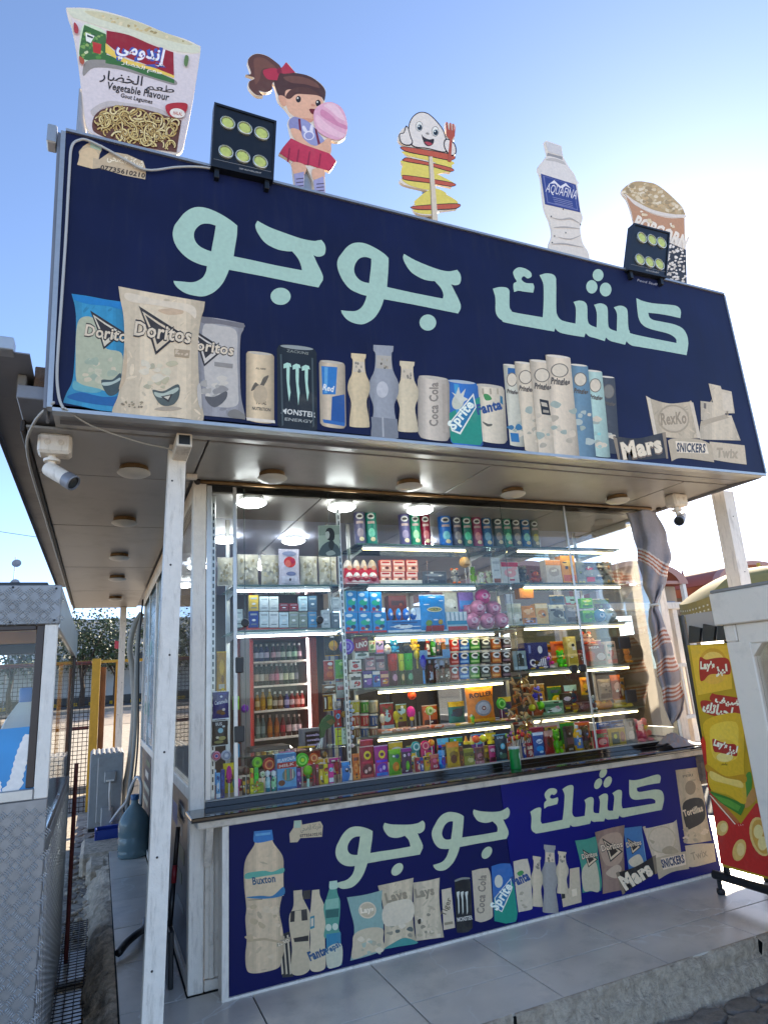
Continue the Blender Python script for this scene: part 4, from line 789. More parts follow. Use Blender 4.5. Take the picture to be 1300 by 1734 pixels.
a = Art(plL); a.poly('#131416', '1150,560* 1185,548 1222,548* 1232,600 1240,800* 1215,822 1172,826*  1158,800', o, sc); a.poly('#7d827e', '1152,562 1185,549 1222,549 1224,556 1186,560 1154,570', o, sc)
for x in (1160, 1180, 1202): a.poly('#c3cac2', [q9(x, 622), q9(x + 14, 617), q9(x + 15, 625), q9(x + 12, 640), q9(x + 14, 720), q9(x + 9, 735), q9(x + 6, 660), q9(x, 632)], sm=False)
a.text('#c9cac4', 'MONSTER', q9(1164, 770), q9(1240, 758), 7, bold=.03); a.build('printed_can', LS, label='black energy can print with pale claws')
Z10 = ((780, 1280), 2.826); q10 = mk_pt(*Z10); o, sc = Z10
a = Art(plL); a.poly('#bdb29c', '52,550* 90,540 130,536* 142,580 152,745* 148,775 100,795 68,788*', o, sc); a.text('#80766a', 'Coca Cola', q10(110, 755), q10(120, 570), 13, bold=.03); a.build('printed_can', LS, label='cream cola can print with script lettering')
a = Art(plL); a.poly('#2a62a8', '145,528* 190,515 235,515* 248,560 270,750* 262,790 215,800 160,790*', o, sc); a.poly('#1a8a76', '158,680 250,590 270,755 262,792 215,802 160,790', o, sc, False); a.ell('#c6c9bd', *q10(180, 600), 7, 11); a.poly('#dfe0d8', '160,680 238,585 244,640 196,748 166,730', o, sc, False); a.poly('#1f6f9c', '164,680 236,592 240,638 194,742 170,726', o, sc, False); a.text('#eeeee6', 'Sprite', q10(172, 742), q10(248, 625), 16, bold=.04); a.build('printed_can', LS, label='blue and green soda can print')
a = Art(plL); a.poly('#c6bda8', '250,505* 290,495 318,492* 332,560 342,720* 335,735 275,748* 262,640', o, sc); a.poly('#3f8a4a', '268,560 290,548 300,560 280,575', o, sc); a.text('#23457f', 'Fanta', q10(254, 625), q10(332, 590), 17, bold=.05); spread(a, ['#a79e8a'], 6, (275, 650, 330, 730), 3, 6, 10, o, sc); a.build('printed_can', LS, label='cream orange-drink can print')
def hb(cx, y0, y1, w, col, lab, base):
    a = Art(plL, base=base); X0_, Y0_ = q10(cx, y0); _, Y1_ = q10(cx, y1); hour_bottle(a, col, X0_, Y0_, Y1_, w); a.build('printed_bottle', LS, label=lab)
hb(362, 478, 722, 20, '#c1b69d', 'cream waisted bottle print left of the grey one', .006); hb(424, 424, 752, 29, '#90918f', 'tall grey waisted bottle print', .004); hb(483, 455, 660, 21, '#c1b69d', 'cream waisted bottle print right of the grey one', .008)
a = Art(plL); a.poly('#bfb39a', '478,658* 518,632 520,540 565,532 576,700* 488,724*', o, sc, False); a.poly('#23201f', '480,650 496,648 498,680 482,684', o, sc, False); a.poly('#d8cdb4', '528,640 552,634 555,668 532,674', o, sc, False); a.build('printed_box', LS, label='cream packet print')
a = Art(plL, base=.010); a.poly('#3f8a78', '545,405* 600,398 650,382* 655,480 672,600 668,645* 620,648 580,655*  575,540', o, sc); a.poly('#b9b59c', '580,540 640,500 662,640 620,645 585,640', o, sc); tri_logo(a, o, sc, 578, 445, .33, 'Doritos', 578, 496, 652, 480, 26); a.build('printed_bag', LS, label='small green snack bag print')
a = Art(plL, base=.018); a.poly('#6d9cc0', '775,345 860,338 886,510 800,540', o, sc, False); a.poly('#3a6ea0', '775,345* 820,340 862,335* 870,430 886,515* 800,545*', o, sc); a.poly('#c5bea6', '800,500 850,470 870,520 820,530', o, sc); tri_logo(a, o, sc, 790, 390, .3, 'Doritos', 790, 440, 862, 425, 26); a.build('printed_bag', LS, label='small blue snack bag print')
a = Art(plL, base=.024); a.poly('#8a7468', '638,365* 710,345 780,330* 775,430 780,560 770,640* 720,650 675,660* 672,560 655,450', o, sc); crumple(a, '#8a7468', 30, 12, 2, 6); a.poly('#a8927f', '660,400 760,370 765,500 690,520', o, sc); a.poly('#b9a893', '690,560 740,520 765,540 740,585', o, sc); tri_logo(a, o, sc, 672, 392, .43, 'Doritos', 670, 458, 772, 436, 32); a.build('printed_bag', LS, label='brown snack bag print in the middle')
a = Art(plL); a.poly('#c4b9a2', '868,340* 880,336 895,345 1015,318* 1030,305* 1050,450 1050,478* 920,500*', o, sc); crumple(a, '#c4b9a2', 45, 9, 2, 8); a.ell('#b5a98f', *q10(960, 400), 24, 23); a.ell('#c4b9a2', *q10(960, 400), 22, 21); a.poly('#a2967d', '960,450 1000,430 1040,460 980,470', o, sc); a.poly('#a79c85', '898,400 915,420 925,408', o, sc); a.build('printed_wrapper', LS, label='cream wrapper print with a circle')
a = Art(plL, base=.03); a.poly('#221f1e', '738,560* 830,530 920,478* 930,560* 850,610 770,660*', o, sc); a.poly('#7d7260', '738,558 752,552 782,655 770,664', o, sc, False); a.poly('#7d7260', '912,480 928,474 936,560 926,566', o, sc, False); a.text('#e0d6be', 'Mars', q10(782, 640), q10(918, 560), 25, bold=.07); a.build('printed_wrapper', LS, label='black chocolate bar print with looping cream name')
a = Art(plL, base=.006); a.poly('#b3a78e', '925,490* 1000,470 1080,455* 1090,540* 1010,555 945,590*', o, sc); a.poly('#d8ceb8', '955,490 1068,468 1075,520 965,545', o, sc, False); a.text('#2a3358', 'SNICKERS', q10(962, 535), q10(1070, 508), 14, bold=.05); a.build('printed_wrapper', LS, label='pale chocolate bar print with block capitals')
a = Art(plL, base=.002); a.poly('#b7a98c', '1025,68* 1130,55* 1160,190 1180,320 1198,405* 1090,420 1070,395 1050,250', o, sc); crumple(a, '#b7a98c', 50, 10, 2, 8); a.text('#6e6350', 'PERI', q10(1060, 104), q10(1108, 96), 4); a.ell('#8d8068', *q10(1096, 152), 9, 12); a.poly('#24211f', '1062,225 1150,205 1165,300 1105,345 1075,340', o, sc); a.text('#cfc3a9', 'Tortillas', q10(1066, 290), q10(1158, 262), 11, bold=.05); spread(a, ['#a39880', '#cbbfa6', '#8b806a'], 9, (1060, 350, 1180, 410), 14, 8, 18, o, sc); a.build('printed_bag', LS, label='tall cream bag print with a black patch')
a = Art(plL, base=.007); a.poly('#bcb096', '1070,430* 1140,420 1208,418* 1218,505* 1120,530 1085,530*', o, sc); a.text('#968a74', 'Twix', q10(1105, 500), q10(1180, 478), 13); a.build('printed_wrapper', LS, label='very faded wrapper print')

# ================================================================ CUT-OUTS AND FLOODLIGHTS ON THE ROOF EDGE
CY_ = -.72; plC = PlaneY(CY_)
def cutout(name, label, cat, outline, o, sc, thick=.018, sm=True, edge='#b7b2a8', base='#d8d4cc', plane=None):
    pl = plane or plC; p, c = pts(outline, o[0], o[1], sc); L = smooth_loop(p, c, 4) if sm else p
    P3 = [pl(*q) for q in L]; zs = min(P3, key=lambda q: q.z); cx = sum(q.x for q in P3) / len(P3)
    t = thing(name, label, cat, (cx, pl.Y, zs.z)); m = MB(); m.k(base); m.prism(P3, (0, thick, 0)); m.build('backing_board', 'print', t)
    return t, Art(pl, base=.0006)
def support(t, u0, v0, u1, v1, name='support_strut', w=.03, mm='alu', dy=.03):
    a, b = onY(u0, v0, CY_ + dy), onY(u1, v1, CY_ + dy); m = MB(); m.bbox((min(a.x, b.x) - w / 2, a.y, min(a.z, b.z)), (max(a.x, b.x) + w / 2, a.y + .03, max(a.z, b.z)), .003); m.build(name, mm, t)
Z1 = ((80, 0), 3.25); o, sc = Z1
t, a = cutout('noodle_cup_cutout', 'big flat cut-out of a white instant noodle cup on the sign top', 'cut-out', '105,42* 230,45 370,75 520,125 650,180 760,215 845,255* 842,300 815,480 790,620 765,740 745,825 712,852* 560,832 400,800 270,755 225,715 205,640 190,500 170,330 140,160 118,95', o, sc)
q1 = mk_pt(o, sc)
a.poly('#cdd3c0', '112,48* 230,52 370,82 520,130 650,185 760,222 838,258* 830,292 700,280 560,235 380,175 200,115 135,90', o, sc); a.poly('#c6c4a4', '210,60 330,75 480,115 620,170 740,215 800,245 760,245 600,205 430,150 260,95', o, sc); spread(a, ['#b8a878', '#d6cfae', '#9a8a5c', '#c9b98a'], 150, (220, 60, 790, 250), 21, 6, 14, o, sc, True)
a.poly('#cfcad0', '135,100* 200,130 400,192 600,258 740,300 838,295* 815,470 765,740 742,820 700,840 400,790 270,745 228,712 208,640 172,330', o, sc)
a.poly('#c9ddc0', '205,135 330,185 325,300 190,340 178,250', o, sc); a.poly('#3d6b34', '205,138* 325,190* 322,335 240,335 180,310 190,210', o, sc); spread(a, ['#4f8a3a', '#76a050', '#2c5228', '#8fae60', '#c9d2a8'], 40, (190, 160, 310, 320), 22, 8, 18, o, sc, True); a.poly('#b4322c', '250,230 300,245 295,300 255,290', o, sc, False); a.poly('#e9e9e4', '212,180 262,200 240,240 215,225', o, sc, False); a.poly('#26352a', '220,192 255,206 252,214 222,204', o, sc, False)
a.poly('#8d8a86', '210,345 280,330 420,345 560,385 700,440 700,470 560,430 400,385 260,375 200,420', o, sc); a.poly('#3a6a34', '322,300* 420,335 560,380 700,440* 700,462* 560,420 420,370 322,350*', o, sc); a.poly('#e0c45a', '322,240* 420,320 560,365 700,418* 698,432* 560,384 420,345 322,290*', o, sc); a.poly('#8e1f2a', '328,170* 450,195 580,250 695,290* 698,418* 560,362 420,310 325,240*', o, sc)
AR_NOOD = '\ufef2\ufee3\ufeed\ufeaa\ufee7\ufe87'
a.text('#3f55a8', AR_NOOD, q1(376, 282), q1(662, 352), 24, bold=.08); a.text('#e9e6f0', AR_NOOD, q1(382, 280), q1(655, 347), 21, bold=.03); a.text('#e9e4d8', '\ufead\ufe8e\ufec0\ufea8\ufedf\ufe8d \ufee2\ufecc\ufec3', q1(410, 352), q1(630, 412), 6)
a.text('#2a2422', '\ufead\ufe8e\ufec0\ufea8\ufedf\ufe8d', q1(290, 436), q1(522, 474), 16, bold=.01); a.text('#2a2422', '\ufee2\ufecc\ufec3', q1(545, 492), q1(698, 514), 11, bold=.01)
a.text('#2b2524', 'Vegetable Flavour', q1(328, 490), q1(668, 556), 12, bold=.02); a.text('#3b3432', 'Gout Legumes', q1(404, 536), q1(578, 574), 7, bold=.02)
a.poly('#b9b4b4', '245,605 330,560 450,570 600,595 700,640 690,650 560,610 420,590 320,592 260,640', o, sc); a.poly('#5e3a2a', '262,640 320,598 430,585 560,610 680,650 740,665* 712,840* 560,818 400,785 290,745 250,710', o, sc)
rr = random.Random(31)
NL = a.last
for k in range(330):
    x, y = rr.uniform(262, 740), rr.uniform(590, 835); an = rr.uniform(0, 6.28); L = rr.uniform(45, 110); w = rr.uniform(4.5, 7); cv = rr.choice((-1, 1)) * rr.uniform(.4, 2.2); A_ = []; B_ = []
    for s_ in range(12):
        ang = an + cv * s_ / 11 * 2; x += math.cos(ang) * L / 11; y += math.sin(ang) * L / 11
        A_.append(q1(x - math.sin(ang) * w, y + math.cos(ang) * w)); B_.append(q1(x + math.sin(ang) * w, y - math.cos(ang) * w))
    if not all(inside(t_, NL) for t_ in A_[::3] + B_[::3] + A_[-1:]): continue
    a.put([q for q in A_ + B_[::-1]], None, '#5a3c22', (), .3); mid = lambda P, Q, f: [(p_[0] + (q_[0] - p_[0]) * f, p_[1] + (q_[1] - p_[1]) * f) for p_, q_ in zip(P, Q)]
    a.put(mid(A_, B_, .16) + mid(A_, B_, .84)[::-1], None, rr.choice(['#c9b878', '#dccd90', '#bda564', '#d6ca98', '#b0985a']), (), .3)
a.poly('#a82a30', '652,590 700,575 768,580 765,620 740,650 690,655 660,630', o, sc); a.ell('#e6ded6', *q1(716, 632), 13, 8, 10); a.text('#b04a3a', 'HALAL', q1(692, 640), q1(742, 646), 6); a.poly('#5b7a4a', '760,315 778,325 768,375 752,360', o, sc); a.poly('#a53a40', '150,135 172,160 170,195 150,185', o, sc); a.poly('#a8563a', '178,320 205,340 200,365 182,355', o, sc)
a.build('print', t)
support(t, 140, 235, 140, 150); support(t, 280, 275, 280, 180)
Z2 = ((400, 60), 3.25); o, sc = Z2; q2 = mk_pt(o, sc)
t, a = cutout('girl_cutout', 'flat cut-out of a cartoon girl with ponytail eating pink cotton candy', 'cut-out', '62,150 75,118 110,100 160,108 205,135 245,178 275,145* 300,170 330,205 400,222 460,260 492,305 488,365 520,368 570,390 600,440 612,500 600,560 560,585 510,580 520,620 520,655 553,690* 530,730 515,748* 480,738 490,800 490,900* 430,885* 420,800 380,720 375,790 370,870* 325,862* 312,760 300,695 235,650* 262,610 300,570 290,510 285,470 300,445 270,400 230,355 215,290 200,265 195,300 165,315 130,312 148,335* 110,330 70,290 68,255 98,235 52,215* 80,210', o, sc)
a.poly('#5a3a30', '64,150 76,120 110,102 160,110 205,137 248,180 240,240 200,262 196,298 160,312 125,305 148,333* 108,326 72,288 72,255 102,236 56,217* 82,208', o, sc); a.poly('#6f4a3c', '100,130 150,125 200,160 225,190 180,180 140,190 130,240 105,270 100,200', o, sc)
a.poly('#4a2f28', '208,250 250,205 330,208 400,224 458,262 490,306 484,360 470,340 440,325 360,310 300,300 262,350 232,330', o, sc); a.poly('#6b483c', '260,230 340,225 420,250 460,290 380,270 300,260', o, sc)
a.poly('#a93046', '148,195 200,180 240,185 275,148* 325,205* 262,212 240,205 225,248* 170,240', o, sc); a.poly('#7d1f34', '225,185 245,178 250,205 230,210', o, sc)
a.poly('#d8ac92', '270,310 320,300 380,320 440,322 470,345 480,400 450,440 420,470 360,462 310,440 280,400', o, sc); a.poly('#cf9f86', '232,335 262,335 276,365 270,390 245,380', o, sc); a.poly('#55372c', '300,300 360,285 420,300 470,340 440,330 380,325 330,325 296,350 270,340', o, sc); a.poly('#c9937c', '365,455 420,462 410,478 370,470', o, sc)
for ex, ey in ((342, 352), (450, 374)): a.ell('#241a18', *q2(ex, ey), 4.3, 5.6); a.ell('#e9e4de', *q2(ex - 4, ey - 6), 1.3, 1.6)
a.poly('#4a2f28', '314,322 336,312 358,318 340,320', o, sc); a.poly('#6e2226', '402,408 420,405 440,412 432,436 412,430', o, sc); a.poly('#c28a74', '415,378 432,384 428,392 412,388', o, sc)
a.poly('#8d94c4', '292,470 320,452 345,455 400,480 470,560 490,600 440,610 350,575 300,520', o, sc); a.poly('#8488b8', '290,470 330,450 348,510 300,520', o, sc); a.poly('#6e2440', '340,460 352,460 360,540 348,540', o, sc, False); a.poly('#6e2440', '430,510 442,520 465,610 450,608', o, sc, False)
a.ell('#d6d8ea', *q2(400, 552), 9, 8); a.poly('#d6d8ea', '372,530 362,505 375,500 392,532', o, sc); a.poly('#d6d8ea', '404,532 410,495 422,500 420,540', o, sc); a.ell('#8d94c4', *q2(400, 554), 7, 6)
a.poly('#d8ac92', '300,515 350,525 370,570 430,610 490,580 515,575 520,650 480,645 380,612 320,570', o, sc); a.poly('#b83350', '300,568* 380,605 480,640 515,655 550,695* 530,730 512,746* 470,738 400,715 360,712 300,690 238,650* 262,612', o, sc)
for x in (290, 340, 400, 460): a.poly('#8f2440', [q2(x, 620 + (x - 290) * .18), q2(x + 8, 622 + (x - 290) * .18), q2(x - 2, 700 + (x - 290) * .15), q2(x - 12, 698 + (x - 290) * .15)], sm=False)
a.poly('#d8ac92', '308,700 380,718 372,770 318,765', o, sc); a.poly('#d8ac92', '420,738 482,742 480,790 425,795', o, sc); a.poly('#9a9cc8', '316,765 372,752 370,868 326,862', o, sc, False); a.poly('#9a9cc8', '424,800 478,778 490,882 434,884', o, sc, False)
for k in range(4): a.poly('#55506a', [q2(328, 790 + k * 20), q2(370, 786 + k * 20), q2(369, 792 + k * 20), q2(329, 796 + k * 20)], sm=False); a.poly('#55506a', [q2(440, 818 + k * 19), q2(482, 814 + k * 19), q2(483, 820 + k * 19), q2(441, 824 + k * 19)], sm=False)
a.poly('#d8a8c0', '432,410 470,380 520,370 572,395 600,445 608,505 595,560 550,578 490,560 440,520 425,460', o, sc); a.poly('#e6c2d2', '480,390 520,375 560,400 600,470 560,455 510,410', o, sc); a.poly('#c987a8', '470,410 520,440 560,480 606,500 604,520 550,500 500,470 462,440', o, sc); a.poly('#e3bccd', '440,440 500,490 560,530 598,548 570,566 500,540 445,500', o, sc); a.poly('#d8ac92', '485,580 515,570 522,600 510,640 480,620', o, sc)
a.build('print', t); support(t, 522, 335, 522, 285, w=.05, dy=.02)
t, a = cutout('potato_face_cutout', 'flat cut-out of a smiling white face above a yellow potato spiral on a stick', 'cut-out', '945,520 960,460 1000,425 1050,428 1100,470 1140,525 1155,560* 1150,478* 1205,492* 1200,570 1190,590 1212,640 1195,668 1182,680* 1178,755* 1150,750 1110,760 1188,805* 1185,835* 1100,818 1112,850 1205,905 1213,955* 1120,968 1085,990 1000,982 970,945 985,920 1065,890* 1060,858 920,820 910,785 1030,770* 920,710 915,680 970,680 925,640 930,610 895,580 895,540 925,505', o, sc)
Y1_, Y2_, OR, DK = '#d8cc62', '#e0d67e', '#b8583e', '#2a2020'
for s_ in ('985,918 1065,890 1112,862 1205,905 1210,930 1120,935 1000,940', '975,960 1085,955 1080,982 1010,980', '925,640 1178,690 1175,715 1060,690 940,660', '1060,700 1175,735 1150,742', '920,690 1170,735 1060,770 1000,750 925,715', '1085,760 1180,805 1090,800', '915,790 1060,815 1060,850 960,828', '1178,660 1184,700 1178,755 1085,715 1120,690', '925,700 990,735 1090,762 1040,792 912,786', '1085,772 1190,808 1187,832 1090,800', '1060,852 1112,846 1150,882 985,922 1000,894'): a.poly(Y1_, s_, o, sc)
for s_ in ('922,612 1182,655 1180,690 1060,668 928,640', '920,678 960,676 1178,728 1176,752 1060,720 925,695', '912,780 940,770 1186,810 1184,834 1060,815 930,798', '972,940 1212,925 1210,955 1085,962 985,960'): a.poly(DK, s_, o, sc); 
for s_ in ('926,616 1180,658 1178,686 1060,664 930,636', '924,682 960,680 1176,731 1174,748 1060,716 928,692', '916,784 940,774 1183,813 1181,830 1060,811 932,794', '976,943 1209,929 1207,951 1085,958 988,956'): a.poly(OR, s_, o, sc)
a.poly('#cfc6b4', '1055,668 1078,668 1095,860 1110,1040 1075,1040 1072,860', o, sc, False); a.poly('#8f8672', '1055,668 1060,668 1080,1040 1075,1040', o, sc, False)
a.poly(DK, '945,520 960,460 1000,425 1050,428 1100,470 1140,525 1160,600 1150,645 1050,625 965,608', o, sc); a.poly('#d9d6d2', '950,522 964,464 1002,430 1048,433 1096,474 1135,528 1154,600 1146,640 1050,620 969,604', o, sc)
for ex, ey in ((1005, 502), (1093, 530)): a.ell(DK, *q2(ex, ey), 5.9, 8.6); a.ell('#e9e6e2', *q2(ex, ey), 5.2, 7.8); a.ell('#3a4a58', *q2(ex + 2, ey + 6), 4, 5); a.ell('#14161a', *q2(ex + 2, ey + 6), 2.4, 3.2); a.ell('#ffffff', *q2(ex - 2, ey), 1.2, 1.4)
a.poly(DK, '1018,548 1030,562 1060,575 1085,572 1080,600 1055,612 1032,596', o, sc); a.poly('#a8404a', '1034,590 1055,588 1076,600 1056,608', o, sc); a.poly('#8f8c88', '1040,540 1052,536 1060,546 1050,548', o, sc)
for s_, s2_ in (('895,545 920,535 930,500 945,510 960,560 970,590 955,608 920,605 900,585', '900,548 922,540 934,508 942,515 955,562 964,588 952,602 922,600 904,582'), ('1142,580 1165,572 1200,598 1210,640 1195,665 1165,655 1142,620', '1147,585 1165,578 1195,602 1204,640 1192,659 1168,650 1147,618')): a.poly(DK, s_, o, sc); a.poly('#d9d6d2', s2_, o, sc)
a.poly('#a8503c', '1152,478 1160,480 1165,520 1172,522 1172,483 1180,485 1182,524 1188,526 1188,487 1196,490 1196,530 1205,495 1200,555 1186,575 1178,700 1160,695 1172,575 1155,555', o, sc, False)
a.build('print', t); support(t, 729, 385, 729, 300, w=.045, dy=.02)
Z3 = ((860, 220), 3.611); o, sc = Z3; q3 = mk_pt(o, sc)
t, a = cutout('bottle_cutout', 'flat white cut-out of a water bottle standing on the sign top', 'cut-out', '222,72* 240,68 325,98* 335,165* 370,225 415,300 440,480 455,540 440,600 455,690 490,750 502,830* 255,765* 250,700 270,640 255,560 222,470 200,290 183,230 215,185 240,150*', o, sc)
a.poly('#c6c8cc', '226,78 240,73 322,102 330,160 245,135', o, sc, False); a.poly('#8f9094', '240,140 332,165 330,185 236,160', o, sc, False); a.poly('#d4d3d2', '240,160 330,185 368,228 412,300 414,330 190,275 188,232 218,188', o, sc); a.poly('#b6b4b2', '225,185 270,172 330,190 350,215 290,195', o, sc)
a.poly('#2f3f84', '198,268 412,335* 440,505* 225,455*', o, sc, False); a.poly('#6c74a8', '212,280 400,340 425,492 238,446', o, sc, False); a.poly('#2f3f84', '220,285 395,340 420,486 242,440', o, sc, False)
a.poly('#d8dae4', '250,330 280,308 300,328 318,345 350,325 385,362 350,342 330,358 310,352 285,328', o, sc, False); a.text('#d8dae4', 'AQUAFINA', q3(226, 378), q3(414, 425), 15, bold=.0)
for k in range(4): a.poly('#8d93b8', [q3(270 + k * 4, 410 + k * 12), q3(390 + k * 2, 440 + k * 11), q3(390 + k * 2, 443 + k * 11), q3(270 + k * 4, 413 + k * 12)], sm=False)
for s_ in ('258,535 320,545 380,538 440,575 380,548 320,552', '272,600 340,590 440,605 340,600', '300,655 380,665 450,640 380,672', '262,700 340,692 460,720 340,702'): a.poly('#a7a5a3', s_, o, sc)
for x, y in ((335, 486), (262, 530), (350, 630), (282, 650), (370, 765), (440, 580), (268, 690)): a.ell('#4a4644', *q3(x, y), 1.0, 1.3)
a.build('print', t); support(t, 965, 440, 965, 350)
t, a = cutout('popcorn_cutout', 'flat cut-out of a popcorn tub standing behind the smaller floodlight', 'cut-out', '700,390* 695,370 715,345 760,318 800,312 850,318 900,330 960,370 1010,415 1060,465 1078,500* 1085,700 1090,960* 960,930* 860,900 790,700 770,560 735,440', o, sc)
a.poly('#b09a70', '702,388 698,370 718,347 760,321 800,315 850,321 900,333 958,373 1007,418 1056,468 1073,500 1075,520 980,510 880,486 780,436', o, sc); spread(a, ['#b9a882', '#cfc3a4', '#d9d0b8', '#9c8a66', '#c2ab80'], 260, (700, 315, 1075, 520), 41, 10, 20, o, sc, True); a.poly('#d4cfc8', '715,392 780,440 880,490 980,515 1075,520 1075,538 980,534 870,508 770,458 722,410', o, sc)
a.poly('#b58a68', '724,414 775,462 870,512 980,540 1072,540* 1082,665* 900,640 780,590 750,500', o, sc); a.poly('#e0dad0', '1072,540 1078,540 1090,955 1084,955', o, sc, False)
a.text('#e3dcd0', 'POPCORN', q3(760, 590), q3(1078, 725), 21, bold=.05); a.poly('#2b2a2c', '860,640 1084,735 1090,958 960,928 860,900', o, sc, False); spread(a, ['#d9d4cc', '#c9c3b8', '#e3dfd8'], 190, (865, 660, 1086, 955), 43, 6, 13, o, sc, True)
a.last = None
for cx, cy in ((825, 510), (870, 560), (1000, 590)): spread(a, ['#e3dccb', '#d6c8a8'], 5, (cx - 15, cy - 15, cx + 15, cy + 15), int(cx), 8, 14, o, sc)
a.build('print', t); support(t, 1130, 475, 1130, 380)
def floodlight(label, quad, lens, r, base_v, Y):
    P = [onY(u, v, Y) for u, v in quad]; cx = sum(p.x for p in P) / 4; zb = min(p.z for p in P)
    t = thing('floodlight', label, 'floodlight', (cx, Y, zb), 'floodlights on the sign top')
    m = MB(); m.prism(P, (0, .055, 0)); m.build('housing', 'blackmetal', t)
    for i in range(4):
        a_, b_ = P[i], P[(i + 1) % 4]; c_ = (P[0] + P[2]) / 2; m = MB(); ia = a_.lerp(c_, .07); ib = b_.lerp(c_, .07)
        m.prism([a_, b_, ib, ia], (0, -.006, 0)); m.build('bezel', 'black', t)
    m = MB(); cc = (P[0] + P[2]) / 2; m.prism([p.lerp(cc, .3) + Vector((0, .0555, 0)) for p in P], (0, .05, 0)); m.build('heat_sink', 'blackmetal', t)
    for u, v in lens:
        p = onY(u, v, Y - .0012); ra = abs(onY(u + r, v, Y).x - p.x)
        m = MB(); m.lathe([(ra, -.002), (ra, .008), (ra * .9, .010), (ra * .85, .003), (ra * .3, .001)], p, 22, Matrix.Rotation(R(90), 3, 'X')); l_ = m.build('reflector', 'lensrim', t, smooth=40)
        m = MB(); m.lathe([(ra * .84, .0035), (ra * .7, .006), (ra * .35, .0085), (.001, .009)], p, 22, Matrix.Rotation(R(90), 3, 'X')); m.build('lens', 'lens', l_, smooth=True)
    b0 = P[3].lerp(P[2], .1); b1 = P[3].lerp(P[2], .9)
    for b in (b0, b1):
        m = MB(); m.bbox((b.x - .012, Y + .006, b.z - .05), (b.x + .012, Y + .045, b.z + .002), .002); m.build('bracket', 'blackmetal', t)
    a = Art(PlaneY(Y)); q = quad; L = lambda s, k: (q[3][0] + (q[2][0] - q[3][0]) * s + (q[0][0] - q[3][0]) * k, q[3][1] + (q[2][1] - q[3][1]) * s + (q[0][1] - q[3][1]) * k)
    a.put([L(.04, .125), L(.96, .125), L(.96, .13), L(.04, .13)], None, '#8b8f94'); a.text('#9ca0a4', 'LED FLOODLIGHT', L(.45, .06), L(.8, .06), 2.5); a.build('print', t)
floodlight('large black six-lens LED floodlight leaning between noodle cup and girl', ((363, 174), (468, 206), (463, 306), (357, 282)), ((385.5, 209), (414.5, 218), (443, 227), (382.5, 258), (411, 266), (440.5, 275)), 12.5, 0, -.835)
floodlight('smaller black six-lens LED floodlight in front of the popcorn tub', ((1072, 378), (1133, 394), (1127, 471), (1063, 457)), ((1085.5, 403), (1102.5, 407), (1118.5, 411.5), (1082, 440), (1098.5, 444.5), (1115, 448)), 7.2, 0, -.835)

# ================================================================ GLASS SHELVING
SH = {1: 2.312, 2: 2.036, 3: 1.707, 4: 1.365, 5: 1.074}
SHR = {1: 2.318, 2: 2.04, 3: 1.733, 4: 1.411, 5: 1.085}
def shelving(name, label, xa, xb, zs, up, tubes, tm):
    t = thing(name, label, 'shelving', ((xa + xb) / 2, .6, .852), 'glass shelf bays behind the front window')
    for z in zs:
        m = MB(); m.bbox((xa, .40, z - .011), (xb, .78, z - .002), .002); m.build('shelf', 'shelfglass', t)
        m = MB(); m.box((xa, .397, z - .012), (xb, .3995, z - .001)); m.build('shelf_edge', mat('shelf_edge_green', '#3d544c', .2), t)
    for z, ta, tb, w in tubes:
        m = MB(); m.bbox((ta, .405, z - .030), (tb, .428, z - .0125), .003); h = m.build('lamp_housing', 'alu', t)
        m = MB(); m.tube([(ta, .416, z - .037), (tb, .416, z - .037)], .0065, 8); m.build('light_tube', 'tubewhite' if w else 'tube', t)
    for x in up:
        m = MB(); m.bbox((x - .014, .785, .853), (x + .014, .80, 2.54), .003); u = m.build('slotted_upright', 'alu', t)
        for z in zs:
            m = MB(); m.prism([(x - .003, .784, z - .05), (x - .003, .41, z - .018), (x - .003, .41, z - .0125), (x - .003, .784, z - .0125)], (.006, 0, 0)); m.build('shelf_bracket', 'alu', t)
    return t
shelving('shelving', 'middle bay of glass shelves with lit tubes behind the front window', .93, 2.13, SH.values(), (1.02, 2.04), [(SH[i], *q) for i, q in {1: (.98, 1.78, 0), 2: (1.0, 1.83, 1), 3: (1.03, 1.95, 0), 4: (1.03, 1.98, 0), 5: (1.01, 2.0, 0)}.items()], 'tube')
shelving('shelving', 'right bay of glass shelves with lit tubes, beside the tied striped curtain', 2.165, 3.24, SHR.values(), (2.27, 3.12), [(SHR[i], *q) for i, q in {1: (2.24, 3.18, 0), 2: (2.26, 3.19, 0), 3: (2.22, 3.18, 0), 4: (2.22, 3.15, 0), 5: (2.21, 3.17, 0)}.items()], 'tube')
shelving('shelving', 'left bay of two glass shelves holding the popcorn bags and cigarette packs', .10, .82, (2.03, 1.752), (.14, .86), [(2.03, .13, .73, 1), (1.752, .12, .76, 1)], 'tube')
# slotted chrome strips at the window jambs
for x in (-.045, .735):
    m = MB(); m.bbox((x - .012, .20, .853), (x + .012, .215, 2.53), .002); o_ = m.build('slotted_strip', 'alu', K)
    m = MB()
    for k in range(40): m.box((x - .004, .1985, .9 + k * .04), (x + .004, .1998, .925 + k * .04))
    stuff(m.build('slot', 'black', o_))

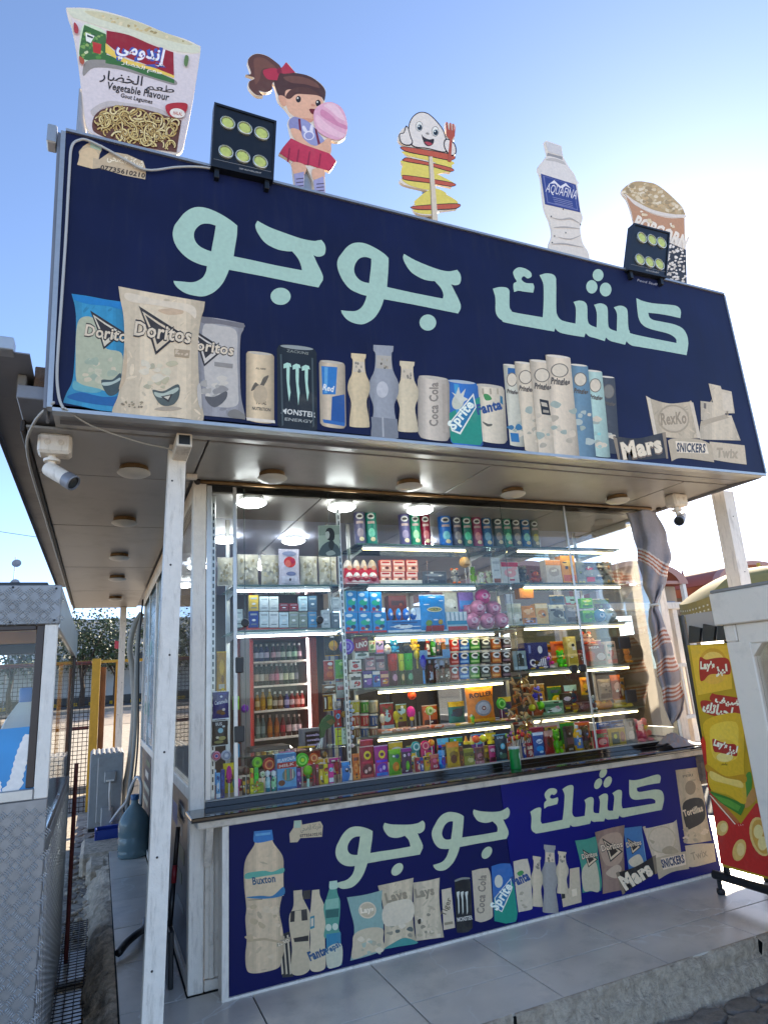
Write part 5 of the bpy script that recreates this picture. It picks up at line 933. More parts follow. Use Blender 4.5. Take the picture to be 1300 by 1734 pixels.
# ================================================================ GOODS
class Surf:             # item front: map (u in -.5..~.5, v 0..1) to 3D
    def __init__(s, f): s.f = f
def deco(mb, f, spec, lift=.0009):
    """'e#fff:0,.7,.6,.2;r#c00:...;tTEXT#fff:u,v,w,h' drawn over the front surface f(u, v, lift)"""
    for i, d in enumerate(x for x in spec.split(';') if x):
        h, nums = d.split(':'); kind = h[0]; txt, col = h[1:].split('#'); n = [float(q) for q in nums.split(',')]; cu, cv, w, hh = n[:4]; mb.k('#' + col); lf = lift * (1 + i * .25)
        if kind == 'r':
            G = [[f(cu + w * (a / 4 - .5), cv + hh * (b / 3 - .5), lf) for a in range(5)] for b in range(4)]; mb.grid(G)
        elif kind == 'e':
            V = [f(cu, cv, lf)]; N_ = 14
            for q in (.5, 1):
                V += [f(cu + w / 2 * q * math.cos(2 * math.pi * k / N_), cv + hh / 2 * q * math.sin(2 * math.pi * k / N_), lf) for k in range(N_)]
            F = [(0, 1 + k, 1 + (k + 1) % N_) for k in range(N_)] + [(1 + k, 1 + N_ + k, 1 + N_ + (k + 1) % N_, 1 + (k + 1) % N_) for k in range(N_)]
            mb.add(V, F)
        elif kind == 't':
            V, T = text_tris(txt, .03); sl = n[4] if len(n) > 4 else 0
            mb.add([f(cu + w * (x - .5), cv + hh * (y - .5) + sl * (x - .5), lf) for x, y in V], T)
def auto(c1, c2, c3, rn):
    d = ''
    k = rn.randrange(4)
    if k == 0: d += 'r%s:0,.87,.98,.2;e%s:0,.5,.7,.4;' % (c2, c3)
    elif k == 1: d += 'e%s:0,.72,.8,.22;r%s:0,.2,.86,.22;' % (c2, c3)
    elif k == 2: d += 'r%s:0,.68,.92,.22;e%s:.1,.32,.6,.36;' % (c3, c2)
    else: d += 'r%s:0,.12,.96,.16;r%s:0,.8,.7,.12;e%s:-.05,.48,.56,.34;' % (c2, c3, c2)
    for _ in range(5):
        d += '%s%s:%.2f,%.2f,%.2f,%.2f;' % (rn.choice('er'), rn.choice((c1, c2, c3, '#e8e4da', '#2a2622')), rn.uniform(-.32, .32), rn.uniform(.12, .9), rn.uniform(.1, .34), rn.uniform(.04, .13))
    return d
RG = random.Random(11)
def item(kind, name, uL, uR, vT, Y, z, cols, label, cat, group=None, d='', vB=None, tilt=0.0):
    """one article standing at depth Y on height z between photo columns uL and uR, its top at photo row vT"""
    if vB is not None:           # base row given: hanging or stacked articles
        z = vz(vB, ux((uL + uR) / 2, Y, z), Y)
    xl, xr = ux(uL, Y, z), ux(uR, Y, z); w = xr - xl; xc = (xl + xr) / 2; h = vz(vT, xc, Y) - z
    c = cols.split(','); c1 = c[0]; c2 = c[1] if len(c) > 1 else '#e6e0d2'; c3 = c[2] if len(c) > 2 else '#3a332c'
    if d == '': d = auto(c1, c2, c3, RG)
    if d == '-': d = ''
    t = thing(name, label, cat, (xc, Y, z), group)
    B = Vector((xc, Y, z)); rot = Matrix.Rotation(tilt, 3, 'Y') if tilt else None
    def at(x, y, zz): p = Vector((x, y, zz)); return (rot @ p if rot else p) + B
    m = MB(); m.k(c1); f = None
    if kind == 'tube':
        r = w / 2; m.lathe([(r * .96, 0), (r, .004), (r, h - .012), (r * .97, h - .006)], B + Vector((0, r, 0)), 20); m.build('can_body', 'goods', t, smooth=40)
        l = MB(); l.k(c3); l.lathe([(r * 1.03, h - .012), (r * 1.04, h - .002), (r * .98, h), (r * .9, h - .001)], B + Vector((0, r, 0)), 20); l.build('lid', 'goods', t, smooth=40)
        f = lambda u, v, q: B + Vector(((r + q) * math.sin(u * 2.1 - .3), r - (r + q) * math.cos(u * 2.1 - .3), v * h))
    elif kind == 'box':
        dp = min(max(w * .5, .03), .09); m.bbox((-w / 2, 0, 0), (w / 2, dp, h), .002); m.v = [at(*p) for p in m.v]; m.build('carton', 'goods', t)
        f = lambda u, v, q: at(u * w, -q, v * h)
    elif kind == 'card':
        m.bbox((-w / 2, 0, 0), (w / 2, .012, h), .002); m.v = [at(*p) for p in m.v]; m.build('card', 'goods', t)
        f = lambda u, v, q: at(u * w, -q, v * h)
    elif kind == 'pouch':
        bl_ = w * .16
        g = lambda u, v: bl_ * max(0, 1 - (2 * u) ** 2) ** .6 * max(0, 1 - abs(2 * v - 1) ** 3) ** .7
        wv = lambda v: 1 - .05 * math.sin(v * math.pi)
        F_ = [[at(u * w * wv(v), -g(u, v) + .002 * math.sin(u * 31 + v * 17), v * h) for u in [i / 8 - .5 for i in range(9)]] for v in [j / 10 for j in range(11)]]
        Bk = [[at(u * w * wv(v), g(u, v) * .7 + .002, v * h) for u in [i / 8 - .5 for i in range(9)]] for v in [j / 10 for j in range(11)]]
        m.grid(F_); m.grid([r_[::-1] for r_ in Bk]); m.build('pouch', 'goods', t, smooth=True)
        f = lambda u, v, q: at(u * w * wv(v), -g(u, v) - q - .0022, v * h)
        l = MB(); l.k(c2)
        for v0 in (.0, .965): l.grid([[at(u * w, -.0035 - (.001 if k % 2 else 0), (v0 + .035 * b) * h) for k, u in enumerate([i / 12 - .5 for i in range(13)])] for b in (0, 1)])
        l.build('seal', 'goods', t)
    elif kind == 'bottle':
        r = w / 2; pr = [(r * .9, 0), (r, .03 * h), (r, .55 * h), (r * .92, .62 * h), (r * .45, .80 * h), (r * .38, .88 * h)]
        m.lathe(pr, B + Vector((0, r, 0)), 16); m.build('bottle_body', 'goods', t, smooth=45)
        l = MB(); l.k(c2); l.lathe([(r * .44, .87 * h), (r * .46, .98 * h), (r * .4, h)], B + Vector((0, r, 0)), 14); l.build('cap', 'goods', t, smooth=45)
        l = MB(); l.k(c3); l.lathe([(r * 1.012, .2 * h), (r * 1.02, .21 * h), (r * 1.02, .5 * h), (r * 1.012, .51 * h)], B + Vector((0, r, 0)), 16); l.build('label', 'goods', t, smooth=45)
        f = lambda u, v, q: B + Vector(((r * 1.02 + q) * math.sin(u * 2.4), r - (r * 1.02 + q) * math.cos(u * 2.4), v * h))
    elif kind == 'twin':         # bright upper cup over a darker lower bottle
        r = w / 2; cc = B + Vector((0, r, 0))
        m.k(c2); m.lathe([(r * .7, 0), (r * .85, .05 * h), (r * .9, .25 * h), (r * .7, .42 * h), (r * .62, .46 * h)], cc, 16); m.build('bottle_body', 'goods', t, smooth=45)
        l = MB(); l.k(c1); l.lathe([(r * .7, .46 * h), (r * .92, .50 * h), (r, .97 * h), (r * .93, h)], cc, 16); l.build('cup', 'goods', t, smooth=45)
        f = lambda u, v, q: cc + Vector(((r * .95 + q) * math.sin(u * 2.4), -(r * .95 + q) * math.cos(u * 2.4), v * h)); d = 'e%s:0,.25,.45,.22;e#2a2622:-.15,.78,.1,.05;e#2a2622:.15,.78,.1,.05' % c3 if d else d
    elif kind == 'pop':          # flat round sweet on a stick
        r = w / 2; cz = h - r
        s_ = MB(); s_.k('#e9e6de'); s_.tube([B + Vector((0, .004, 0)), B + Vector((0, .004, cz - r * .8))], .0028, 6); s_.build('stick', 'goods', t)
        m.lathe([(r * .8, -.010), (r, -.005), (r, .005), (r * .8, .010)], B + Vector((0, 0, cz)), 22, Matrix.Rotation(R(90), 3, 'X')); m.build('sweet', 'goods', t, smooth=45)
        f = lambda u, v, q: B + Vector((u * w, -.0105 - q, cz - r + v * 2 * r)); d = d if d.startswith('!') else 'e%s:0,.5,.72,.72;e%s:0,.5,.5,.5;e%s:0,.5,.28,.28' % (c2, c1, c3)
    elif kind == 'ballpop':
        r = w / 2; cz = h - r
        s_ = MB(); s_.k('#e9e6de'); s_.tube([B + Vector((0, 0, 0)), B + Vector((0, 0, cz))], .003, 6); s_.build('stick', 'goods', t)
        m.ball(B + Vector((0, 0, cz)), r, 10); m.build('sweet', 'goods', t, smooth=True); f = lambda u, v, q: B + Vector((r * 1.01 * math.sin(u * 2.4), -(r * 1.01 + q) * math.cos(u * 2.4) * math.sin(math.pi * v), cz - r * 1.01 * math.cos(math.pi * v))); d = 'e%s:0,.55,.5,.4;r%s:0,.3,.7,.08' % (c2, c3)
    elif kind == 'egg':
        r = w / 2; k_ = h / w; pr = [(max(.0005, r * math.sin(math.pi * i / 10) * (1 + .12 * math.cos(math.pi * i / 10))), h / 2 - h / 2 * math.cos(math.pi * i / 10)) for i in range(11)]
        m.lathe(pr[:6], B, 16); m.build('lower_shell', 'goods', t, smooth=True); l = MB(); l.k(c2); l.lathe(pr[5:], B, 16); l.build('upper_shell', 'goods', t, smooth=True)
        f = lambda u, v, q: B + Vector((r * 1.02 * math.sin(u * 2.2), -(r * 1.02 + q) * math.cos(u * 2.2) * math.sin(math.pi * v) ** .8, v * h)); d = 'e%s:0,.5,.5,.25' % c3
    elif kind == 'ball':
        r = w / 2; m.ball(B + Vector((0, 0, r)), r, 12); m.build('shell', 'goods', t, smooth=True)
        f = lambda u, v, q: B + Vector(((r + q) * math.sin(u * 2) * math.cos((v - .5) * 2), -(r + q) * math.cos(u * 2) * math.cos((v - .5) * 2), r + (r + q) * math.sin((v - .5) * 2)))
        d = d or 'e%s:0,.5,.4,.3' % c2
        if len(d) > 60: d = 'e%s:-.1,.5,.42,.36;e%s:-.15,.55,.2,.18;r%s:.2,.7,.2,.08;e%s:.25,.35,.16,.14;r%s:-.2,.25,.3,.06' % (c2, c1, c3, c2, c3)
    elif kind == 'tub':
        r = w / 2; m.lathe([(r * .85, 0), (r * .88, .003), (r * .98, h * .86), (r * .98, h * .87)], B + Vector((0, r, 0)), 16); m.build('tub_body', 'goods', t, smooth=45)
        l = MB(); l.k('#cfc7b6'); l.lathe([(r, h * .87), (r, h * .98), (r * .95, h)], B + Vector((0, r, 0)), 16); l.build('lid', 'goods', t, smooth=45)
        f = lambda u, v, q: B + Vector(((r * .98 + q) * math.sin(u * 2.2), r - (r * .98 + q) * math.cos(u * 2.2), v * h)); d = 'r%s:-.2,.4,.05,.6;r%s:.05,.45,.04,.55;r%s:.25,.38,.05,.5' % (c2, c3, c2)
    elif kind == 'toy':          # small seated creature: body, head, ears, limbs
        r = w * .30
        m.ball(B + Vector((0, r, h * .30)), 1, 8, (r, r * .8, h * .31)); m.build('body', 'goods', t, smooth=True)
        l = MB(); l.k(c1); l.ball(B + Vector((0, r * .9, h * .74)), 1, 8, (w * .34, w * .3, h * .24)); hd = l.build('head', 'goods', t, smooth=True)
        for sx in (-1, 1):
            l = MB(); l.k(c2); l.ball(B + Vector((sx * w * .24, r, h * .95)), w * .13, 6); l.build('ear', 'goods', hd, smooth=True)
            l = MB(); l.k('#1c1816'); l.ball(B + Vector((sx * w * .13, r * .9 - w * .27, h * .79)), w * .05, 5); l.build('eye', 'goods', hd, smooth=True)
            l = MB(); l.k(c1); l.ball(B + Vector((sx * w * .36, r * .7, h * .38)), 1, 6, (w * .11, w * .12, h * .14)); l.build('arm', 'goods', t, smooth=True)
            l = MB(); l.k(c2); l.ball(B + Vector((sx * w * .22, r * .2, h * .09)), 1, 6, (w * .15, w * .2, h * .09)); l.build('foot', 'goods', t, smooth=True)
        l = MB(); l.k(c3); l.ball(B + Vector((0, r * .9 - w * .27, h * .68)), w * .09, 6); l.build('muzzle', 'goods', hd, smooth=True); d = ''
    elif kind == 'cone':
        r = w / 2; m.lathe([(r, 0), (r * .92, h * .12), (r * .1, h * .97), (.001, h)], B + Vector((0, r, 0)), 14); m.build('sweet', 'goods', t, smooth=45)
        l = MB(); l.k(c2); l.lathe([(r * 1.05, -.003), (r * 1.05, .012), (r * .95, .014)], B + Vector((0, r, 0)), 14); l.build('collar', 'goods', t); d = ''
    elif kind == 'bar':
        m.bbox((-w / 2, 0, 0), (w / 2, w * .6, h), w * .12); m.v = [at(*p) for p in m.v]; m.build('wrapper', 'goods', t); f = lambda u, v, q: at(u * w, -q, v * h)
    elif kind == 'stick':        # long toy on a stem
        l = MB(); l.k(c2); l.tube([B, B + Vector((0, 0, h * .55))], [w * .16, w * .12], 8); l.build('stem', 'goods', t, smooth=45)
        m.ball(B + Vector((0, 0, h * .76)), 1, 8, (w * .5, w * .4, h * .25)); m.build('top', 'goods', t, smooth=True); l = MB(); l.k(c3); l.ball(B + Vector((0, -w * .1, h * .5)), w * .26, 6); l.build('collar', 'goods', t, smooth=True); d = ''
    elif kind == 'flat':         # pack lying down
        dp = .10; m.bbox((-w / 2, 0, 0), (w / 2, dp, h), min(h, w) * .3); m.v = [at(*p) for p in m.v]; m.build('wrapper', 'goods', t); f = lambda u, v, q: at(u * w, .004 + v * dp * .9, h + q) if v > .35 else at(u * w, -q, v / .35 * h)
    elif kind == 'clear':        # see-through bag with bits inside
        m.k('#ddd'); g = lambda u, v: w * .12 * max(0, 1 - (2 * u) ** 2) ** .6 * max(0, 1 - abs(2 * v - 1) ** 3) ** .7
        m.grid([[at(u * w, -g(u, v), v * h) for u in [i / 6 - .5 for i in range(7)]] for v in [j / 8 for j in range(9)]]); m.build('bag', 'clear', t, smooth=True)
        l = MB(); rr_ = random.Random(int(uL * 7))
        for _ in range(70):
            l.k(rr_.choice((c1, c2, c3))); u_, v_ = rr_.uniform(-.42, .42), rr_.uniform(.04, .82); l.ball(at(u_ * w, .012 + rr_.uniform(-.5, .5) * w * .1, v_ * h), w * rr_.uniform(.05, .085), 4, (1, 1, .8))
        stuff(l.build('contents', 'goods', t)); d = ''
    if f and d:
        l = MB(); deco(l, f, d.lstrip('!')); l.build('printed_label', 'goods', t)
    return t
def rows(text, Y, z, cat, name, suffix, group=None, kind=None):
    """one article per line: [kind] uL uR vT [vB] | colours | label [| print]"""
    for ln in text.strip().splitlines():
        p = [q.strip() for q in ln.split('|')]; a = p[0].split(); kd = kind
        nm, ct = name, cat
        if not a[0].replace('.', '').isdigit():
            kd = a.pop(0)
            if ':' in kd: kd, nm = kd.split(':'); ct = nm.replace('_', ' ')
        n = [float(q) for q in a]
        item(kd, nm, n[0], n[1], n[2], Y, z, p[1], p[2] + (' ' + suffix if suffix and '@' not in p[2] else '').replace('@', ''), ct, group, p[3] if len(p) > 3 else '', n[3] if len(n) > 3 else None)
TB = 'e#d9d8d2:0,.80,.62,.17;e#3a3634:0,.80,.42,.08;r%s:0,.63,.6,.07;e%s:0,.34,.55,.26;e%s:.1,.16,.4,.12'
def tubes(L, Y, z, suffix, group):
    for uL, uR, vT, c, c2, lab in L: item('tube', 'crisp_tube', uL, uR, vT, Y, z, c + ',' + c2 + ',#c9c9c6', lab + ' ' + suffix, 'crisp tube', group, TB % ('#b9a6a0', c2, '#d9cfae'))
tubes([(605, 623.5, 862, '#5a5870', '#8a8088', 'purple-grey tall crisp tube, darker of the left pair'), (624, 643, 862, '#2f8070', '#86c4ac', 'teal tall crisp tube, right next to purple-grey one'),
 (682, 700, 867, '#5c5a7c', '#8d849a', 'purple tall crisp tube, first of the trio'), (700.5, 717.5, 867, '#4d9074', '#a9d2a8', 'green tall crisp tube, middle of the trio'), (718, 734, 868, '#84404c', '#b98080', 'dark red tall crisp tube, last of the trio'),
 (751, 771, 869, '#3a74c4', '#8ac0c8', 'bright blue tall crisp tube'), (772, 788, 870, '#4c5060', '#8f8a88', 'dark grey tall crisp tube right after the bright blue one'), (788.5, 805.5, 871, '#3a7468', '#7fd0a8', 'deep green tall crisp tube before the rose one'), (806, 822, 872, '#94586c', '#d09a98', 'rose pink tall crisp tube'), (822.5, 839, 872, '#3a6892', '#86a8b8', 'steel blue tall crisp tube right after the rose one')], .45, SH[1], 'on top shelf', 'tall crisp tubes on the top shelf')
tubes([(842, 857.5, 873, '#46585c', '#9a9088', 'slate tall crisp tube, first on right bay'), (858, 872.5, 874, '#3f7c68', '#9ad0a8', 'green tall crisp tube, the only green of right bay'), (873, 888.5, 874.5, '#525c60', '#a09890', 'grey tall crisp tube between green and blue ones of right bay'), (889, 904.5, 875, '#4a7298', '#9ac8b8', 'pale blue tall crisp tube, right bay'), (905, 919, 877, '#6d7468', '#b8b070', 'khaki grey tall crisp tube, last of the long row')], .45, SHR[1], 'on top shelf', 'tall crisp tubes on the top shelf')
# --- second shelf
kinder = '!e#e6e0da:0,.62,.6,.2;r#b8323a:0,.3,.5,.1'
for i, (u0, u1) in enumerate(((586, 598), (598.5, 610.5), (612, 624), (625, 638.5))):
    item('egg', 'sweet_egg', u0, u1, 969, .44, SH[2] + .012, '#b02a36,#e6e2dc,#d8a8a4', ['front row red and white sweet egg at the left end', 'front row red and white sweet egg, second along', 'front row red and white sweet egg, third along', 'front row red and white sweet egg next to pink boxes'][i] + ' of pink tray', 'sweet egg', 'red and white sweet eggs')
for i, (u0, u1) in enumerate(((582, 597.5), (597.8, 610.5), (611, 622.5), (623, 638.5))):
    item('egg', 'sweet_egg', u0, u1, 948, .53, SH[2] + .062, '#c43038,#e8ded2,#e0b8a0', ['raised rear row big sweet egg at the left end', 'raised rear row big sweet egg, second along', 'raised rear row big sweet egg, third along', 'raised rear row orange-lit sweet egg beside pink boxes'][i], 'sweet egg', 'red and white sweet eggs')
item('box', 'display_tray', 585, 642, 979, .425, SH[2], '#c88a90,#e6d8d2,#8a3038', 'pink open tray holding the sweet eggs on second shelf', 'display tray'); item('box', 'display_box', 584, 640, 966, .49, SH[2], '#b85a60,#e6d8d2,#8a3038', 'red riser box carrying the rear sweet eggs', 'display box', None, '-')
SUR = '!r#e8d2c8:0,.72,.9,.4;r#b0403e:0,.78,.7,.14;r#e0b8a8:0,.25,.92,.4;e#5a2a22:.1,.32,.36,.24;e#f0e6dc:-.25,.3,.2,.16'
for r_ in (0, 1):
    for i, (u0, u1) in enumerate(((644.5, 663), (666, 686), (688.5, 708))):
        item('box', 'sweet_box', u0, u1, 947.8 if r_ else 966.8, .47, SH[2] + (.092 if r_ else .014), '#c8746c,#ecd8cc,#6a2a24', ['lower', 'upper'][r_] + ' ' + ['left', 'middle', 'right'][i] + ' pink chocolate box of the block of six', 'sweet box', 'pink chocolate boxes stacked two high', SUR)
item('box', 'display_tray', 644, 715, 982, .44, SH[2], '#d4d2c8', 'white open tray under the six pink chocolate boxes', 'display tray', None, '-')
rows('''
box:dark_box 716 757 967.5|#54575c,#8d9194,#3a3d42|grey flat box standing right of the six pink chocolate boxes
toy 765 783 962|#a8a49c,#e07030,#5a5a60|grey and orange toy under a clear arch next to wooden figure
ballpop:peg_doll 781.5 798 943|#d8b48a,#e6caa4,#a88860|tall tan peg doll with round head
toy 798 810 958|#8ab04a,#d8dcc8,#4a6030|lime green toy creature beside the tan peg doll
toy 812 824 968|#dcdcd0,#cfd8a0,#7a9a50|white wire-limbed toy figure, first of two
toy 825 838 966|#d4d8b8,#e0e0d0,#8aa060|white and green toy figure, second of two
card:picture_card 851 880 951|#c8c8c4,#b04858,#e0b0b0|tilted picture card with a red figure between the bays
''', .45, SH[2], 'toy', 'toy', '')
item('card', 'price_card', 835.5, 849.5, 944, .40, SH[2], '#c8ccca,#a8acac,#888', 'white hanging price card between middle and right bays', 'price card', None, '!r#a8aeb0:0,.8,.8,.1;r#9aa0a2:0,.5,.6,.05;r#8a5a4a:0,.1,.8,.16')
rows('''
toy:toy_motorbike 880 900 958|#3a3d3a,#6a6a60,#8a8a80|dark toy motorbike on second shelf of right bay
toy:toy_motorbike 902 921 966|#a04a30,#4a3a30,#c88a50|orange toy motorbike beside the dark one, second shelf
box:toy_box 927 953 948|#cfc8c0,#e8b088,#b0a8a0|pinkish white toy box with orange top, second shelf
box:toy_box 954 978 941|#e0a050,#f0d090,#d06030|orange picture toy box, tallest on second shelf of right bay
toy 979 992 963|#8a9a50,#d8d890,#4a5030|small green toy beside the orange picture box
card:figure_card 993 1009 952|#c8ccd0,#c03040,#d86068|card with a red action figure, second shelf
card:figure_card 1010 1025 952|#b8bcc4,#3a4858,#5a6878|card with a dark blue action figure, second shelf
toy 1026 1043 950|#d89048,#e8c088,#a85a28|orange toy at the right end of second shelf
box:grey_box 979 1040 952|#7c8480,#9aa09c,#5a605c|long grey box lying behind the action figure cards
''', .46, SHR[2], 'toy', 'toy', '')
# --- third shelf
BL = '!r#3a8ac4:0,.5,.96,.94;e#d4e6ec:-.1,.84,.5,.16;e#4aa888:0,.5,.7,.26;e#d8e4e8:.2,.62,.3,.14;e#a83a40:-.2,.22,.3,.16;e#2a3a58:.15,.3,.34,.2;r#b83038:0,.05,.96,.1;e#e6d8b0:.05,.18,.2,.1'
for i, (u0, u1) in enumerate(((583, 607), (608, 631), (632, 655.5))): item('box', 'toy_egg_box', u0, u1, 1036.6, .44, SH[3] + .006, '#2f86c0', ['leftmost', 'middle', 'rightmost'][i] + ' blue toy-egg box in the lower row', 'toy egg box', 'blue toy egg boxes', BL)
for i, (u0, u1) in enumerate(((587, 605.5), (606, 626), (627, 647.5))): item('box', 'toy_egg_box', u0, u1, (1000, 1001, 1002)[i], .46, SH[3] + .132, ('#8ab8c0', '#5a92b8', '#2a78b8')[i], ['pale blue upper toy-egg box at the left', 'mid blue upper toy-egg box in the centre', 'deep blue upper toy-egg box at the right'][i], 'toy egg box', 'blue toy egg boxes', BL)
for i, (u0, u1) in enumerate(((657.5, 665.5), (671, 679.5), (682, 693), (694.5, 705))):
    item('egg', 'toy_egg', u0, u1, 1030, .46, SH[3] + .085, '#2a6ab8,#%s,#e8ecf0' % ('4a8ad8', '7ab0e0', '3a7ad0', 'c8d4e0')[i], ['first', 'second', 'third', 'palest and last'][i] + ' blue toy egg in the tray beside the sky-blue bag', 'toy egg', 'blue toy eggs in a tray')
rows('''
box:display_box 656 716 1050|#2a78b8,#e0e8ea,#1a4a80|blue display tray that holds the four toy eggs
pouch:snack_bag 713 757 1007|#4a92cc,#e8eaea,#c03a34|tall sky-blue bag with yellow oval, third shelf|!e#e8ecf0:-.05,.92,.3,.04;e#e8ecf0:.3,.82,.2,.03;e#e8ecf0:-.3,.72,.2,.03;e#e8e0b8:0,.58,.62,.14;e#2a5a50:0,.58,.5,.09;tNOLO#f0d050:0,.58,.4,.06;e#7a9a50:-.25,.22,.24,.16;r#b83830:0,.07,.7,.16;e#c8a858:.2,.24,.2,.14;e#e8ecf0:0,.3,.2,.04
box:sweet_tray 757 793 1036|#b0c8cc,#e8eae6,#a83838|tray of white-capped sweets with red base, third shelf|!r#d8dcdc:0,.75,.94,.44;r#6a8a98:-.3,.75,.05,.44;r#6a8a98:-.1,.75,.05,.44;r#6a8a98:.1,.75,.05,.44;r#6a8a98:.3,.75,.05,.44;r#3a88a8:0,.42,.94,.2;r#b04040:0,.12,.9,.22
''', .43, SH[3], 'sweet', 'sweet', '')
rows('''
box:brown_carton 661 692 1008|#7a4038,#a86a58,#4a2a24|brown carton behind the blue toy eggs
card:white_carton 755 779 1003|#c8c4b4,#e6e2d4,#8a8878|white carton standing behind the tray of white-capped sweets
box:toy_carton 781.5 807 1003|#a890c8,#d898b8,#88b0e0|lilac and pink toy carton behind the pink balls
''', .60, SH[3], 'carton', 'carton', '')
for cx, cy, r, lab, Yb in ((818, 1012.6, 11.5, 'topmost bright pink surprise ball of the heap', .52), (810, 1032, 12, 'pale pink surprise ball, big one in the middle of the heap', .47), (836, 1033, 11.5, 'whitish pink surprise ball at the heap right side', .49), (795, 1036, 9, 'half hidden mauve surprise ball at the heap left edge', .56), (801, 1053.5, 11.5, 'pink surprise ball at bottom left of the heap', .44), (825.5, 1053.5, 11.5, 'pink surprise ball at bottom middle of the heap', .44), (849.5, 1053, 11, 'rosy surprise ball at bottom right of the heap', .44)):
    item('ball', 'surprise_ball', cx - r, cx + r, cy - r, Yb, SH[3], '#d07898,#e8c4d0,#a84a78' if cy < 1015 else '#c08a9c,#dcc0c8,#7a4058', lab, 'surprise ball', 'heap of pink surprise balls', '', cy + r)
rows('''
pouch:carrier_bag 860 885 1022|#c4c2b0,#e0dece,#a8a890|cream paper bag at left of the right bay, third shelf
box:figure_box 886 908 1026|#d89a68,#f0c8a0,#b87850|peach box with figure pictures, third shelf
box:lilac_box 887 910 1046|#b8a8b8,#d8cad8,#8a7a8a|small lilac box in front of the peach box, third shelf
box:cream_box 909 930 1022|#d8b888,#e8d8b8,#c88850|cream and orange box before the dark clear packs
pouch:clear_pack 931 957 1024|#8a8a80,#c8c8bc,#2a2a28|grey clear pack with dark bits, first of two
pouch:clear_pack 958 984 1024|#7a7674,#c0b8b0,#3a2a2a|grey clear pack with dark bits, second of two
box:green_box 988 1008 1033.5|#3a9a3a,#8ad050,#1a6a2a|lower green box of the tilted stack of two
ball 1007 1024 1032|#5a86a8,#c8d4dc,#3a5a78|blue and white ball beside the green boxes
ball 1025 1042 1035|#a8b4b4,#d8e0e0,#8a9a9a|clear whitish ball at the right end of third shelf
''', .45, SHR[3], 'toy', 'toy', '')
item('box', 'green_box', 985, 1004, 1013, .46, SHR[3] + .115, '#6ab848,#d8e888,#2a7a2a', 'upper lime green box of the tilted stack of two', 'green box'); item('box', 'orange_carton', 880, 904, 996, .46, SHR[3] + .20, '#d89048,#e8b070,#a86a30', 'orange carton on top of the peach figure boxes', 'carton', None, '-'); item('box', 'white_box', 858, 869, 1006, .46, SHR[3] + .15, '#c4c4c4', 'small white box above the cream paper bag', 'box', None, '-')
# --- fourth shelf
rows('''
box 594.5 612.5 1141|#dcd8d0,#b03038,#2a2a2a|lower white and red gum box, far left
box 616.5 631 1136|#4a3a78,#8a68a8,#e0d8c8|purple sweet box in the lower row
box 632 644.5 1136|#1a6ab0,#d8d0c8,#5a3a80|bright blue sweet box in the lower row
box 645 659 1136|#7a2a5a,#d08a40,#e0b8a0|plum and orange sweet box in the lower row
twin:sweet_spray 662.5 678 1107|#c02a20,#4a1a30,#c8a0b0|red-capped sweet spray with plum base
twin:sweet_spray 679 688.5 1107|#c8d818,#3a4a18,#d0b890|yellow-capped sweet spray, narrow one
twin:sweet_spray 689 704.5 1106|#30b820,#123a1c,#78a888|green-capped sweet spray with dark base
stick 713 724 1107|#5a58a8,#6a9ad0,#3a3a80|violet stick toy with pale blue base
bottle:brown_bottle 727.5 736 1118|#3a1a14,#b8bcc4,#5a2a20|first brown cola sweet bottle
bottle:brown_bottle 738 746.5 1118|#42201a,#b8bcc4,#5a2a20|second brown cola sweet bottle
bottle:brown_bottle 747.5 755.5 1118|#3a1a14,#b0b4bc,#62301f|third brown cola sweet bottle
bottle:brown_bottle 756 764 1118|#4a2a1a,#c0b0a0,#5a3a20|fourth brown cola sweet bottle
''', .44, SH[4], 'sweet', 'sweet_box', 'on fourth shelf', None, 'box')
